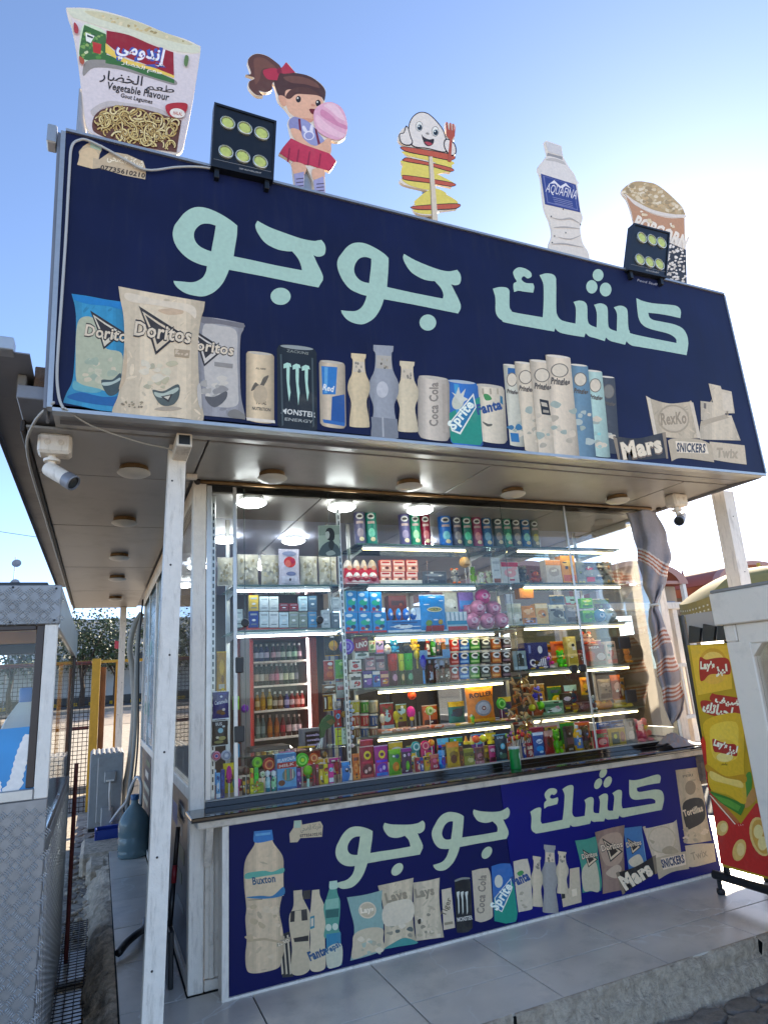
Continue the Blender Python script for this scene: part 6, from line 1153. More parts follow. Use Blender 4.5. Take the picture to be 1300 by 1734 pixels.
rows('''
box:gum_box 594.5 612.5 1117 1138|#dcd8d0,#b03038,#2a2a2a|upper white and red gum box, far left of fourth shelf
box:gum_box 619 636 1111 1135|#8a7a80,#c8a0a0,#6a3a44|grey-pink gum box, left of the upper pair
box:gum_box 637 652 1111 1135|#8a8286,#c8a8a0,#5a3a4a|grey-pink gum box, right of the upper pair
card:card_game 600 623.5 1079 1103|#8a1a20,#e8e0d8,#d8a030|dark red card game box with white capital letters|!r#701418:0,.9,.98,.18;tUNO#f0ece4:.05,.48,.8,.4,.2;e#d8a838:.2,.85,.3,.06;e#b84a50:-.3,.2,.2,.1
card:sweet_strip 601.5 625 1102 1115.5|#d8dcd8,#2a2e2c,#5a6a60|white sweet strip with dark swirls below the card game
box:sweet_box 625.5 636.5 1085 1105|#c0c8a8,#5a7a50,#b03038|small pale green sweet box beside the card game
box:sweet_box 637 650 1085 1107|#b8a8d0,#3a3a58,#d88a90|lilac sweet box under the lit tube end
egg:sweet_egg 650.5 662 1091 1108|#e0d8d0,#ece8e2,#b8a090|white sweet egg beside the lilac box
toy 660.5 678.5 1083.5 1105|#5aa0d0,#8ac4e8,#e8f0f4|pale blue ghost toy hanging under the tube
ball:black_purse 679 695 1085 1106|#141414,#2c2c2c,#3a3a3a|round black toy purse beside the yellow duck
toy:duck_toy 695 713 1080.5 1102|#f0c800,#f0c800,#f08a20|bright yellow duck toy on a stick
stick 702 711.5 1101 1132|#d8c040,#c8b060,#a89048|yellow stem of sweets below the duck toy
bottle 722 730 1081 1110|#6a2a20,#e8e4d8,#a84030|white-capped small bottle with red body in blue tray
bottle 731.5 739.5 1081 1110|#3a7a30,#e8e8e0,#58a048|white-capped small bottle with green body in blue tray
bottle 740.5 748.5 1081 1110|#3a3a38,#f0b8b0,#5a5a58|pink-capped small bottle with dark body in blue tray
bottle 749 757 1081 1110|#7a4a20,#f0b8b0,#a86a30|pink-capped small bottle with brown body in blue tray
''', .46, SH[4], 'bottle', 'sweet_bottle', '')
m = MB(); a_, b_ = ux(713, .44, SH[4]), ux(765, .44, SH[4]); zt = vz(1117, a_, .44); m.k('#8aa8c8'); m.bbox((a_, .43, zt), (b_, .50, zt + .012), .003); m.bbox((a_, .43, zt + .012), (a_ + .06, .436, zt + .06), .002); m.bbox((b_ - .06, .43, zt + .012), (b_, .436, zt + .06), .002); tag(m.build('blue_tray', 'goods'), 'pale blue boat-shaped tray carrying four small capped bottles', 'tray')
CC = [(766, 780.5, '#b02a24', '#e0a8a0', 'red'), (781, 799, '#2a68b8', '#a8c8e0', 'blue'), (799, 817, '#3f8a34', '#b0d090', 'green'), (817.5, 835, '#2a2a26', '#8a8a78', 'black'), (835.5, 853, '#c8641c', '#e8b080', 'orange'), (853.5, 869, '#2c1820', '#8a7078', 'dark plum')]
SM = '!e#e4e2dc:.05,.62,.66,.46;e#2a2624:.05,.64,.44,.2;r%s:0,.2,.7,.16;e%s:.3,.5,.2,.2'
for i, (u0, u1, c, c2, nm) in enumerate(CC):
    for r_ in range(3):
        t_ = item('tube', 'small_crisp_can', u0, u1, (1126, 1102.5, 1080)[r_] - i * .4, .46, SH[4], ('#e8402a' if (i == 0 and r_ == 2) else c) + ',' + c2 + ',#cfcac0', ['bottom', 'middle', 'top'][r_] + ' ' + nm + ' small crisp can in the stacked block', 'small crisp can', 'block of small crisp cans', SM % (c2, c), (1150.5, 1125.5, 1102)[r_] - i * .8)
rows('''
card:figure_blister 871 894 1102|#8a9a9c,#1c2422,#c8d4d4|clear blister with a dark action figure|!r#2a3230:0,.5,.5,.6;e#141a18:0,.78,.3,.2;e#c8d8e0:.2,.7,.12,.2;r#b8c8cc:0,.1,.9,.14
box:blue_box 892 931 1088|#1a2460,#e8e8ea,#b8c0d0|navy blue box with white drawing|!tQuill#e8e8ec:0,.25,.7,.26;e#d0d4dc:.15,.72,.2,.3;r#8a94b8:-.3,.75,.1,.3
toy:glasses_tangle 893 925 1117|#b08a30,#d8b860,#5a4418|heap of gold toy glasses
toy:hair_clips 915 944 1108|#d868a0,#e8e0e8,#8a68c8|pink and white hair clips heap
toy 946 962.5 1101.5|#40c030,#70e050,#d8d020|bright green toy bear
box:cream_carton 964 980 1078|#d0c088,#e8dcb0,#a89858|tall cream carton at the window bar
box:red_carton 982 989 1100|#6a1c1c,#9a4a40,#3a1414|narrow dark red carton
card:picture_box 991 1027 1092|#7a4a48,#c8a8a0,#d8d0d0|big maroon picture box|!r#8a5450:0,.88,.92,.18;tMIZA#e0d4cc:0,.88,.5,.1;e#a84a48:-.22,.45,.46,.5;e#c8b8b8:.28,.4,.4,.36;r#4a3a38:.05,.1,.8,.14
box:doll_box 1029 1046 1086|#d8c0b0,#e8a8a0,#4a5a48|pale doll box under the black handle plate
toy 1060 1073 1097|#e88a20,#f0b050,#b85a10|orange toy hanging at the right bay end
''', .46, SHR[4], 'toy', 'toy', 'on fourth shelf')
item('pouch', 'orange_bag', 934, 961, 1086, .56, SHR[4] + .06, '#d86018,#f0a040,#a03010', 'orange sweet bag behind the green toy bear', 'sweet bag'); item('toy', 'plush_toy', 987, 1011, 1071, .50, SHR[4], '#d8b0a0,#e87868,#f0e0d8', 'pink and cream plush toy on top of the maroon picture box', 'plush toy', None, '', 1091)
# --- fifth shelf
TBC = ['#b8b030', '#3a8a28', '#b8a888', '#a85a50', '#b01c24', '#1c4a78', '#6a4a28', '#1f4a70', '#987060']
for r_ in range(3):
    for i, (u0, u1) in enumerate(((597, 612.5), (613, 627.5), (628.5, 643))):
        k_ = r_ * 3 + i; nm = ['yellow', 'bright green', 'beige', 'dusty rose', 'scarlet', 'navy', 'brown', 'steel blue', 'tan pink'][k_]
        item('tub', 'sweet_tub', u0, u1, (1186, 1209, 1231)[r_], .44, SH[5] + (.155, .078, 0)[r_], TBC[k_] + ',#d8c8a0,#e0d8c8', nm + ' sweet tub in the block of nine left of fifth shelf', 'sweet tub', 'block of coloured sweet tubs', '', (1206.5, 1229, 1248.5)[r_])
rows('''
stick:stick_sweet 644 653.5 1209|#e0d0b8,#e8e0d0,#c8a080|cream pointed stick sweet, nearest the sweet tubs
stick:stick_sweet 667 677 1204|#b8a828,#8a8018,#d8c840|olive yellow pliers-shaped stick sweet
stick:stick_sweet 690.5 705 1196|#e870a8,#5a6068,#f0c820|tall yellow, pink and grey tower sweet
pop:lollipop 723 736 1196|#b8c878,#e8e8c0,#6a8a30|pale flower disc lollipop standing on fifth shelf
egg:egg_sweet 795 804.5 1201|#78c020,#e0e8d8,#50a010|green and white egg sweet before the orange bag
pouch:sweet_bag 792 839 1163.5|#d87a10,#f0b030,#8a8a90|orange sweet bag printed with a grey wheel and capitals|!tROLLER#3a1a08:0,.80,.84,.13,.04;e#8a8a8c:.02,.42,.62,.44;e#b4b4b6:.02,.42,.5,.34;e#6a2a2a:.02,.42,.16,.12;e#e8dcd0:.02,.42,.08,.06;r#f0a820:0,.1,.9,.08
pop:lollipop 843.5 859 1182|#4aa838,#a8d890,#2a7a20|green spiral lollipop at right of the orange bag
toy 822 832 1215|#e87878,#f0a0a0,#d85050|small pink toy in front of the orange bag
''', .45, SH[5], 'sweet', 'sweet', '')
item('ball', 'balloon_toy', 691, 704, 1173, .46, SH[5] + .2, '#e85030,#f08060,#b03018', 'orange-red ball topping the tower sweet on fifth shelf', 'ball toy', None, '', 1185)
FP = [(646, 664, '#d89a88', 'salmon'), (664.5, 683, '#c8a090', 'dusty pink'), (686, 706, '#d8a898', 'pale rose'), (708, 730, '#c89888', 'brown pink'), (731, 752, '#d86a50', 'coral red'), (753, 772, '#c8b0a8', 'mauve'), (773, 803, '#d0b048', 'yellow and pink'), (804, 829, '#2c2428', 'dark plum'), (830, 857, '#b89848', 'golden brown'), (858, 884, '#8a3830', 'wine red')]
for i, (u0, u1, c, nm) in enumerate(FP): item('flat', 'sweet_packet', u0, u1, 1246.5 - 11 - (u0 - 646) * .085, .43, SH[5], c + ',#e8d8c8,#8a4a40', nm + ' sweet packet lying flat on fifth shelf', 'sweet packet', 'packets lying along the fifth shelf')
# hanging bunch of wrapped sticks
t_ = thing('wrapped_sticks', 'hanging bunch of brown wrapped sweets between middle and right bays', 'sweet bunch', (2.15, .42, 1.05)); rr = random.Random(9)
for i in range(70):
    u = rr.gauss(884, 11); v = rr.uniform(1150, 1236); p = onY(u, v, rr.uniform(.30, .46)); a_ = rr.uniform(0, 3.1); q = Vector((math.cos(a_), rr.uniform(-.4, .4), math.sin(a_))) * .028
    m = MB(); m.k(rr.choice(['#8a6a48', '#a88860', '#6a4a30', '#b89a78', '#9a5a40', '#7a3a30', '#c0a888'])); m.tube([p - q, p - q * .7, p + q * .7, p + q], [.003, .009, .009, .003], 6); m.build('wrapped_sweet', 'goods', t_, smooth=45)
rows('''
toy 904 921 1163 1186|#6a68b8,#8a88d0,#4a4890|violet toy creature on fifth shelf of right bay
ballpop:lollipop 909 921 1187 1204|#50b020,#88d850,#308010|bright green ball lollipop below the violet toy
ballpop:lollipop 897 907 1192 1212|#a8a838,#d0d070,#7a7a20|olive ball lollipop left of the green one
box:sweet_tray 920 955 1187|#7a9a80,#d8e0d8,#3a6a50|pale green sweet tray with white label
box:dark_pack 955.5 971 1174|#201618,#c8c0c8,#4a3a40|dark pack with a white figure at the window bar
pouch:orange_pack 984 999 1147 1177|#e08a10,#f0b840,#b05a08|orange sweet pack hanging right of the window bar
toy:white_toy 1001 1013 1178|#a8b0b0,#d8dcdc,#3a4a50|grey and white small toy behind the yellow packets
pouch:sweet_bag 1037 1054 1143 1184|#8a4a38,#c88068,#d8b0a0|reddish brown sweet bag hanging in the right bay
pouch:sweet_bag 1015 1036 1150 1185|#8a7a68,#b8a898,#5a4a40|pale clear sweet bag left of the reddish brown bag
flat:sweet_packet 905 928 1196|#a8685a,#d8b8a8,#5a3a30|pinkish packet lying below the violet toy
flat:sweet_packet 929 953 1195|#8a6a78,#c8a8b0,#4a3a40|mauve packet lying below the pale green tray
flat:sweet_packet 955 982 1192|#c8b020,#e8d860,#8a5a20|yellow packet lying at the window bar
flat:sweet_packet 986 1012 1189|#6a4a4a,#b89090,#3a2a2a|brown plum packet lying right of the window bar
flat:sweet_packet 1013 1040 1186|#d8881c,#f0b850,#a85a10|orange packet lying at the right of fifth shelf
flat:sweet_packet 1041 1072 1190|#d8b848,#e8d888,#a87a28|golden packet at the right end of fifth shelf
''', .45, SHR[5], 'toy', 'toy', '')
# --- articles standing on the counter deck, right behind the front glass
DZ = .853
rows('''
box 355.5 365.5 1331|#6a1a1e,#a84a48,#3a1012|dark red tube box at the far left corner
bar 366 373.5 1309|#8ab8dc,#e0e8ec,#2a5a98|pale blue toothpaste-like sweet tube, second from corner post
card:blue_sheet 374 381 1303|#1c3a8a,#3a5aa8,#14245a|narrow dark blue card near the corner post
stick:spoon_sweet 383 393 1297|#d83a98,#e8e0d8,#b82a80|magenta spoon-shaped sweet
stick:stick_sweet 394 399 1318|#2a8a80,#e0e0dc,#1a5a58|white and teal stick sweet
stick:stick_sweet 400 408 1318|#e070a8,#d890b8,#c04a88|pink microphone sweet
ballpop:chocolate_pop 410 424 1298|#3a1c16,#5a3028,#241010|dark brown ball on a stick
bar 411 416.5 1316|#2a2018,#b89038,#c8a850|black and gold sweet bar, first of two
bar 417 422.5 1316|#2a2018,#b87a30,#d09848|black and orange sweet bar, second of two
bar 424 430 1301|#c8c820,#d85a28,#e8e060|yellow sweet strip with orange head
bar 431.5 438.5 1300|#30b048,#d86030,#70d870|green sweet strip with orange head
box 424 447 1326|#8a9a38,#c8c858,#5a6a20|olive green sweet box below the strips
pop 440.5 449.5 1306|#dcdcd0,#b8d098,#5a9a40|white disc lollipop with green centre
bottle 450.5 459 1305|#2a7a88,#e0e8e8,#b8d8d8|teal and white small bottle, first of two
bottle 460.5 469 1305|#3a8a80,#e4e8e6,#a8d8b0|teal and white small bottle, second of two
box:straw_box 470 503 1276|#7aa8c8,#e4e8e8,#a83038|pale blue straw box with a round window|!r#3a78a8:0,.93,.96,.12;tFLAVOUR#e0e4e8:0,.84,.9,.1,.06;r#b03a38:0,.68,.98,.16;tMILK#e8d0c8:.0,.68,.8,.08,.04;e#5a7a78:.1,.40,.7,.36;r#c8a070:-.08,.42,.06,.3;r#4a9a88:.05,.42,.06,.3;r#c88a90:.2,.42,.06,.3;r#d8d0b8:.3,.42,.05,.26;e#6a3a20:-.28,.2,.34,.16;r#2a68a0:0,.04,.96,.07
bar 503 510.5 1301|#5a3a7a,#a888b8,#3a2458|purple sweet bar beside the straw box
stick:creature_sweet 514 530 1296|#7ab848,#b8d8c8,#3a7a28|light green creature sweet
bar 530 535 1294|#6a1c30,#a84858,#401018|maroon sweet bar, first of two
bar 535.5 540.5 1294|#7a2438,#c05868,#481420|maroon sweet bar, second of two
bar 541 548.5 1294|#c8a030,#3a2c18,#e8d080|gold and black striped sweet bar
bar 549 556.5 1294|#d8c828,#b01c24,#e8d870|yellow over red sweet bar
bar 557 566 1294|#d870a0,#98c8d8,#e8e4e8|pink and blue sweet bar
stick:stick_sweet 567 576 1290|#9a2830,#5a4a40,#c87858|red knob stick sweet next to blue character pack
pouch:character_pack 579.5 594.5 1289|#1f7ac0,#e8e8e0,#1a1a20|blue character sweet pack|!e#1a1a28:.05,.58,.5,.22;e#e8e8ec:.0,.62,.24,.1;r#2a92d8:0,.88,.9,.16
pouch 598 610 1276|#d8703a,#e8a880,#6a2a18|orange sweet pack next to the large red pack
pouch:lolly_pack 610.5 634.5 1263|#9a1430,#d8b8b0,#5a0c20|large red lollipop pack with yellow flower|!e#e8c820:0,.72,.52,.26;e#5a2010:0,.72,.3,.12;r#c85868:0,.51,.8,.06;e#5a1428:0,.29,.8,.32;e#d8b0a8:.1,.3,.24,.14;e#e0c0b8:-.15,.24,.2,.12;r#c87878:0,.1,.8,.08
pouch:lolly_pack 635.5 658.5 1262|#a82a80,#d8b8d0,#5a1a68|large magenta lollipop pack with yellow flower|!e#e8c820:0,.72,.5,.26;e#6a2048:0,.72,.3,.12;r#7a6ad0:0,.51,.84,.07;e#6a3aa8:0,.29,.8,.32;e#d8c8e0:.1,.3,.24,.14;e#b898d8:-.15,.24,.2,.12;r#5a88d0:0,.1,.84,.1
pouch 659.5 680 1268.5|#4a9a20,#b8d858,#d88830|lime green sweet pack with orange splash|!r#78b838:0,.9,.9,.14;e#2a4a68:.15,.72,.4,.16;e#d8dcd8:-.15,.74,.2,.08;e#d07828:0,.34,.56,.36;e#e8a848:.08,.3,.24,.16;e#2a6a18:.3,.2,.2,.12
pouch 681 698.5 1266.5|#3a1440,#c0a8c8,#4a9a28|dark purple sweet pack with green pickle|!e#d8c8c8:-.25,.72,.24,.12;e#b890b8:.2,.74,.3,.14;r#8a3a80:0,.92,.9,.12;e#48a828:0,.32,.36,.38;e#80c848:.05,.34,.14,.2;e#d8d8d0:-.1,.12,.3,.06
''', .205, DZ, 'sweet', 'sweet', 'behind the front glass', None, 'bar')
rows('''
bottle:blue_bottle 745 757 1262|#3a78b8,#4a48b0,#88b8e0|blue sweet bottle with violet cap
pouch 757.5 779.5 1256|#c09828,#e8a038,#5a2c18|golden sweet pack with brown dome|!r#e88a20:0,.88,.9,.18;e#8a6a28:0,.5,.7,.3;e#5a2818:-.05,.34,.5,.34;e#e8c870:.2,.66,.26,.1;e#d8b048:.3,.2,.2,.16
bar 780 786.5 1264|#6a3420,#a86848,#3a1c10|brown sweet bar after the golden pack
box 787.5 804 1268|#8a8a48,#c8c090,#5a5a28|olive tin box with pale label
pouch 805 820 1265|#5a1c2c,#b88890,#2a0c14|maroon sweet pack
pouch 820.5 828.5 1262|#8a6418,#d8a838,#2a1c0c|gold and dark sweet pack
pouch 829 840 1262|#c87088,#e0c0c0,#5a3038|pink sweet pack
pouch 840.5 861 1243|#1c2834,#8ac0d0,#4a5a60|dark blue-black sweet pack with pale gem|!r#2c3840:0,.9,.9,.14;tDRIP#b8c8cc:-.1,.88,.5,.08;e#8ac8d8:0,.55,.4,.22;e#c8e0e4:0,.56,.2,.12;e#4a6a58:0,.2,.7,.2;e#8aa8a0:-.2,.3,.2,.1
box 706.5 712 1283|#a84858,#e0c8b8,#3a4a88|red and pale sweet box, first of a tight pair
box 712.5 718 1283|#4a5a98,#d8d0d8,#8a3a50|blue and pale sweet box, second of a tight pair
bar 719.5 728 1281|#c8a018,#2a2010,#d88830|bee-striped sweet bar
pouch 729 744 1277|#a83048,#e0b8a8,#d89838|red sweet pack with white letters|!r#c88878:0,.86,.9,.2;e#d88898:-.05,.6,.5,.26;tKS#f0e4e0:0,.26,.44,.16;e#e8b020:.35,.6,.24,.2
pouch 904 923 1240|#1c4a90,#e0e4e4,#8ab8d8|blue sweet pouch with white swirl|!e#e4e8ec:0,.62,.6,.2;tSnow#1c4a90:0,.62,.44,.1,.05;e#6aa0d0:0,.32,.7,.24;r#d8e0e8:0,.93,.96,.1;e#c8dce8:.1,.18,.4,.1
pouch 924 939 1237|#8a1c24,#d0a898,#5a2a20|red sweet pouch with brown nuts
toy 940 956 1235|#5aa038,#88c858,#c8d888|leafy green plush
pouch 957 974 1230|#241410,#6a4a48,#c8c0b8|dark chocolate bag with a bear face|!e#4a3430:0,.78,.5,.24;e#c8bcb4:0,.72,.16,.08;r#6a4c50:0,.44,.62,.26;tBOS#d8d4cc:0,.12,.4,.08
bottle:yellow_tube 979 991 1228|#d8a818,#c8c8cc,#5a78a8|yellow tube toy with grey cap
toy 988.5 1005.5 1230|#2a1a18,#3a2420,#88a0c0|dark brown character toy
card:pink_box 1007 1031 1236|#c85860,#e0a8a0,#6a7858|pink toy box with green print
card:yellow_case 1033 1061 1233.5|#b89838,#58503c,#d8c860|yellow and dark toy case|!r#4a4a30:-.12,.45,.46,.7;e#c8c848:-.12,.55,.2,.28;e#a87868:.3,.5,.3,.6
card:toy_blister 1062 1080 1217|#8a8880,#c0bcb4,#3a342c|grey toy blister with dark ball|!e#241c1a:.1,.78,.5,.24;e#b8b0a4:0,.34,.6,.36
toy:pink_toy 1081 1111 1220|#d06878,#e8a0a8,#e8c830|pink toy dog with yellow feet
''', .205, DZ, 'sweet', 'sweet', 'behind the front glass', None, 'bar')
rows('''
pop 427.5 445 1282|#6ab03a,#98d060,#3a7a20|green leaf-mark disc lollipop on the counter deck, left part
pop 445.5 467 1283|#b02a20,#e0a080,#7a1a14|large red disc lollipop beside the green one
pop 502 523.5 1275|#58b848,#a8e088,#c8e050|large green ring lollipop right of the straw box
pop 525 540 1275|#c86848,#e8b890,#a84830|orange round lollipop beside the green ring one
ballpop 544 556.5 1271|#2c1a18,#8a6a40,#1a0e0c|dark ball lollipop with tan top beside orange one
pop 698.5 706.5 1280|#e0e0d0,#b8c858,#6a8a30|white egg-shaped lollipop with green yolk
pop 699 714 1255.5|#3a9a98,#d8e4d8,#2a7878|teal round lollipop above the white egg-shaped one
pop 715 729.5 1254|#d85878,#f0b8b0,#b83a58|pink round lollipop beside the teal one
ballpop 728.5 738.5 1252|#f07a10,#f8a840,#c85808|orange lollipop right under the lit tube
ballpop 804 815 1245|#e04820,#f08058,#a83010|red-orange ball lollipop near the lit tube end
ballpop 816 826.5 1244|#c8c820,#e8e860,#989818|yellow ball lollipop right of the red-orange one
''', .26, DZ, 'lollipop', 'lollipop', '')
rows('''
787.5 795.5 1246 1260|#f0a040,#e8d070,#d88030|orange cone sweet standing above the olive tin
796.5 804.5 1246 1260|#e8d0a0,#e8d880,#c8a850|cream cone sweet standing above the olive tin
829 839 1245 1259|#d8c020,#e8d850,#a89010|yellow cone sweet left of the dark pack
''', .26, DZ, 'cone sweet', 'cone_sweet', '', None, 'cone')
item('box', 'blue_tube_box', 356, 366.5, 1304, .205, DZ + .1, '#2a8ac8,#d8e8ec,#1a5a98', 'bright blue tube on top of the dark red box, far left', 'tube', None, '!r#d8e8f0:0,.92,.9,.14;e#8ad0f0:0,.5,.6,.3', 1330)
item('card', 'flat_box', 1011.5, 1033, 1222.5, .30, DZ + .15, '#4a6aa0,#c8d0d8,#2a3a58', 'blue flat box above the pink toy box', 'flat box', None, '', 1234); item('card', 'flat_box', 1034, 1059, 1219.5, .30, DZ + .16, '#5a78a8,#d0d4d8,#30405c', 'blue-grey flat box above the yellow toy case', 'flat box', None, '', 1231)
# character lollipops bunched right of the dark pack
rr = random.Random(17); FC = ['#7a9a48', '#b83a48', '#d89848', '#8a5a88', '#c87058', '#5a8a50', '#c8a858', '#a84050']
for i in range(14):
    u = 862 + i * 3; v = 1238 + rr.uniform(-5, 12); nm = ['green-headed', 'crimson', 'amber', 'mauve', 'salmon', 'leaf green', 'straw yellow', 'cherry red'][i % 8]; nm = nm
    item('ballpop', 'character_lollipop', u - 3.5, u + 3.5, v, .20 + .05 * (i % 3), DZ, FC[i % 8] + ',' + FC[(i + 3) % 8] + ',#2a2018', nm + (' character lollipop in the bunch, left of the indigo stick pack' if i < 8 else ' character lollipop in the bunch behind the green can'), 'lollipop', 'bunched character lollipops')
for i, (u0, u1, c) in enumerate(((861, 868, '#a85838'), (869, 871, '#8a2028'), (887, 892, '#3a4a88'), (893, 903, '#a82838'))): item('bar', 'stick_pack', u0, u1, 1258, .19, DZ, c + ',#d8b8a8,#e8d8c0', ['rust brown', 'deep red', 'indigo', 'ruby'][i] + ' stick pack at the foot of the bunched lollipops', 'stick pack')
# --- hanging articles: left jamb column and the strip between door and shelves
rows('''
pouch:sweet_bag 367 383.5 1103 1171|#b8860c,#d8b030,#6a3a10|long amber sweet bag hanging at the left jamb|!e#d8a820:0,.6,.5,.4;e#8a5a10:.1,.3,.3,.2;r#c8c0b0:0,.12,.6,.12;e#e8c838:.1,.06,.3,.06
pouch:sweet_bag 360 388 1170 1218|#1c2470,#e0e4ec,#5a4028|navy sweet bag with white script at the left jamb|!tCaramella#e8ecf4:0,.62,.84,.14,.06;e#c8ccd8:0,.8,.16,.08;r#3a4490:.1,.9,.5,.06;e#5a3a28:-.05,.26,.5,.16;e#d8d0c8:.15,.34,.2,.1;e#8a6848:.1,.2,.3,.1
pouch:sweet_bag 359 386.5 1219.5 1263|#1f1c1c,#c0c4c0,#6a8a90|black sweet bag with silver shapes at the left jamb|!tBUS#d0d0cc:-.1,.86,.4,.12;e#9ac0c8:0,.6,.34,.2;e#c8d0cc:.2,.75,.2,.08;e#a8a070:.1,.3,.5,.16;e#d8d4c0:-.2,.34,.2,.1;e#8a8a60:-.1,.16,.6,.12
card:green_tag 395 405.5 1179 1202|#98d820,#b8e840,#60a010|lime green tag clipped on the left glazing bar|-
ball:purple_pompom 408 421.5 1184 1207|#7a18a0,#9a30c0,#4a0c68|purple pompom hanging before the fridge
pop:clown_plate 358.5 374 1272 1290|#d8a8c0,#c03a48,#3a4a98|pink clown face plate near the corner post
pop:mouse_plate 374.5 391.5 1270 1287|#b8bcc8,#8a90a0,#e0e0e4|silver grey face plate beside the clown one
card:blue_triangle 396 406.5 1260 1283|#2a8ab0,#58b0d0,#1a6080|sky-blue card triangle below the left glazing bar|-
''', .19, 1.2, 'hanging item', 'hanging_item', '')
rows('''
pouch:snack_bag 550 575 1076 1111|#1c1410,#d89820,#e8b848|black snack bag with golden crisps|!e#d89820:.05,.5,.66,.5;e#e8b848:-.05,.58,.36,.24;e#b87410:.15,.36,.3,.2;e#d8d0c8:0,.92,.3,.08
pop:heart_balloon 575.5 600 1082 1115|#7a60b0,#b8a8d8,#9a88c8|purple heart-shaped picture pack
pouch:snack_bag 548.5 566.5 1118 1154|#a82820,#e0d8d0,#d88a58|red snack bag with white top|!e#e8e0d8:.1,.82,.5,.16;e#d8a078:.1,.64,.5,.12;e#c86848:0,.34,.6,.3;r#6a1814:0,.06,.96,.08
pouch:snack_bag 567.5 589 1117 1149|#4a9838,#b0d890,#1a6a38|green snack bag|!e#a8d080:0,.78,.5,.2;e#c8e0b0:-.05,.84,.24,.1;e#1f7a40:.1,.36,.6,.3;e#3a9a58:0,.3,.3,.16
pouch:pouch_bag 545.5 569.5 1158.5 1176|#6a4630,#e0d8cc,#3a2418|brown rounded pouch with white rim
pouch:snack_bag 569.5 593 1153 1183|#9aa098,#8a1c34,#d8d4cc|silver snack bag with crimson slash|!r#8a1c34:0,.6,.9,.22;tFlips#d8b8b8:-.05,.76,.6,.14,.14;e#c8ccc4:.15,.3,.5,.2;e#e0e0dc:.3,.85,.16,.1
pouch:snack_bag 547 564.5 1177 1204|#5a3410,#d8a828,#e8e0cc|brown snack bag with golden rays|!r#e0dccc:-.3,.5,.1,.7;r#d8a820:.15,.5,.4,.8;e#b87a18:.2,.4,.24,.3
pouch:snack_bag 566 578.5 1201 1232|#a81c24,#4a88b8,#e8e0dc|red snack bag with blue eye mark|!e#88b8d8:0,.62,.6,.3;e#2a4a78:0,.62,.3,.16;r#c83a48:0,.86,.9,.16;e#e0d8d4:0,.2,.3,.1
bar:straw_bunch 568 578 1187 1200|#b8b0a8,#e0d8d0,#8a8078|bunch of pale straws
pop:disc_sweet 579 589 1204 1230|#a88a58,#c8b080,#8a6a38|tan disc sweet
pouch:snack_bag 583 594 1186 1205|#88b8d0,#e0e8ec,#4a7890|pale blue snack packet
card:price_booklet 569 588.5 1232 1261|#c8d030,#d8e0c8,#2a2a28|yellow and pale green price booklet|!r#d8e8d0:.25,.5,.46,.96;r#c83a20:-.2,.92,.4,.06;r#3a3a20:-.2,.5,.4,.05;r#b8b020:-.2,.72,.3,.05;e#3a4a48:.25,.85,.12,.08;e#3a4a48:.28,.6,.1,.06;e#3a4a48:.22,.38,.12,.06;r#8a8a18:-.2,.24,.34,.05
''', .24, 1.2, 'snack bag', 'snack_bag', 'hanging left of the shelves')
# window ledge of the serving hatch with tray, pencil and ribbon toy
m = MB(); m.bbox((.09, .42, 1.016), (.90, .62, 1.026), .002); m.build('hatch_ledge', 'shelfglass', K)
rows('''
box:acrylic_tray 512 553 1233|#6a6a70,#8a8a90,#4a4a50|grey open tray on the serving ledge|-
box:purple_box 517 544 1238|#5a38a0,#c8b8e0,#3a2078|purple sweet box leaning in the grey tray|!tnovella#d8ccec:0,.78,.8,.14;tnovella#d8ccec:.03,.5,.8,.14;tnovella#d8ccec:.05,.22,.8,.14
''', .46, 1.03, 'tray', 'tray', '')
m = MB(); m.k('#c8a030'); m.tube([onY(504, 1266, .44), onY(533, 1264, .44)], .006, 6); tag(m.build('pencil', 'goods'), 'yellow pencil lying on the serving ledge', 'pencil')
m = MB(); m.k('#14501c'); P_ = [onY(u, v, .20) for u, v in ((541, 1229), (547, 1217), (556, 1210), (565, 1213), (568, 1222), (561, 1231), (552, 1236), (549, 1248), (543, 1250), (543, 1238))]; m.prism(P_, (0, .02, 0)); t_ = m.build('green_leaf_toy', 'goods'); tag(t_, 'dark green leaf-shaped toy hanging before the drinks fridge', 'leaf toy')
m = MB(); m.k('#6a5a28'); m.prism([onY(u, v, .197) for u, v in ((553, 1222), (562, 1217), (567, 1223), (560, 1228))], (0, .002, 0)); m.build('patch', 'goods', t_)
for k_, (u, v) in enumerate(((536, 1268), (540, 1267), (544, 1268))):
    m = MB(); m.k('#d8dcd4'); m.tube([onY(546, 1246, .205), onY((546 + u) / 2 + 1, 1256, .205), onY(u, v, .205)], .003, 5); m.build('ribbon', 'goods', t_)
t_ = thing('shell_string', 'string of pale shells hanging at the left edge of the shelves', 'shell string', tuple(onY(594, 1262, .24)))
m = MB(); m.k('#c8c4b8'); m.tube([onY(597, 1190, .25), onY(594, 1262, .25), onY(595, 1320, .25)], .0015, 5); m.build('cord', 'goods', t_)
for k_ in range(10):
    p = onY(594.5 + (k_ % 2) * 3 - 1, 1196 + k_ * 7.4, .24); m = MB(); m.k('#b8c4d0' if k_ % 3 else '#d8c8c8'); m.ball(p, .013, 6, (1, .6, .9)); m.build('shell', 'goods', t_, smooth=True)
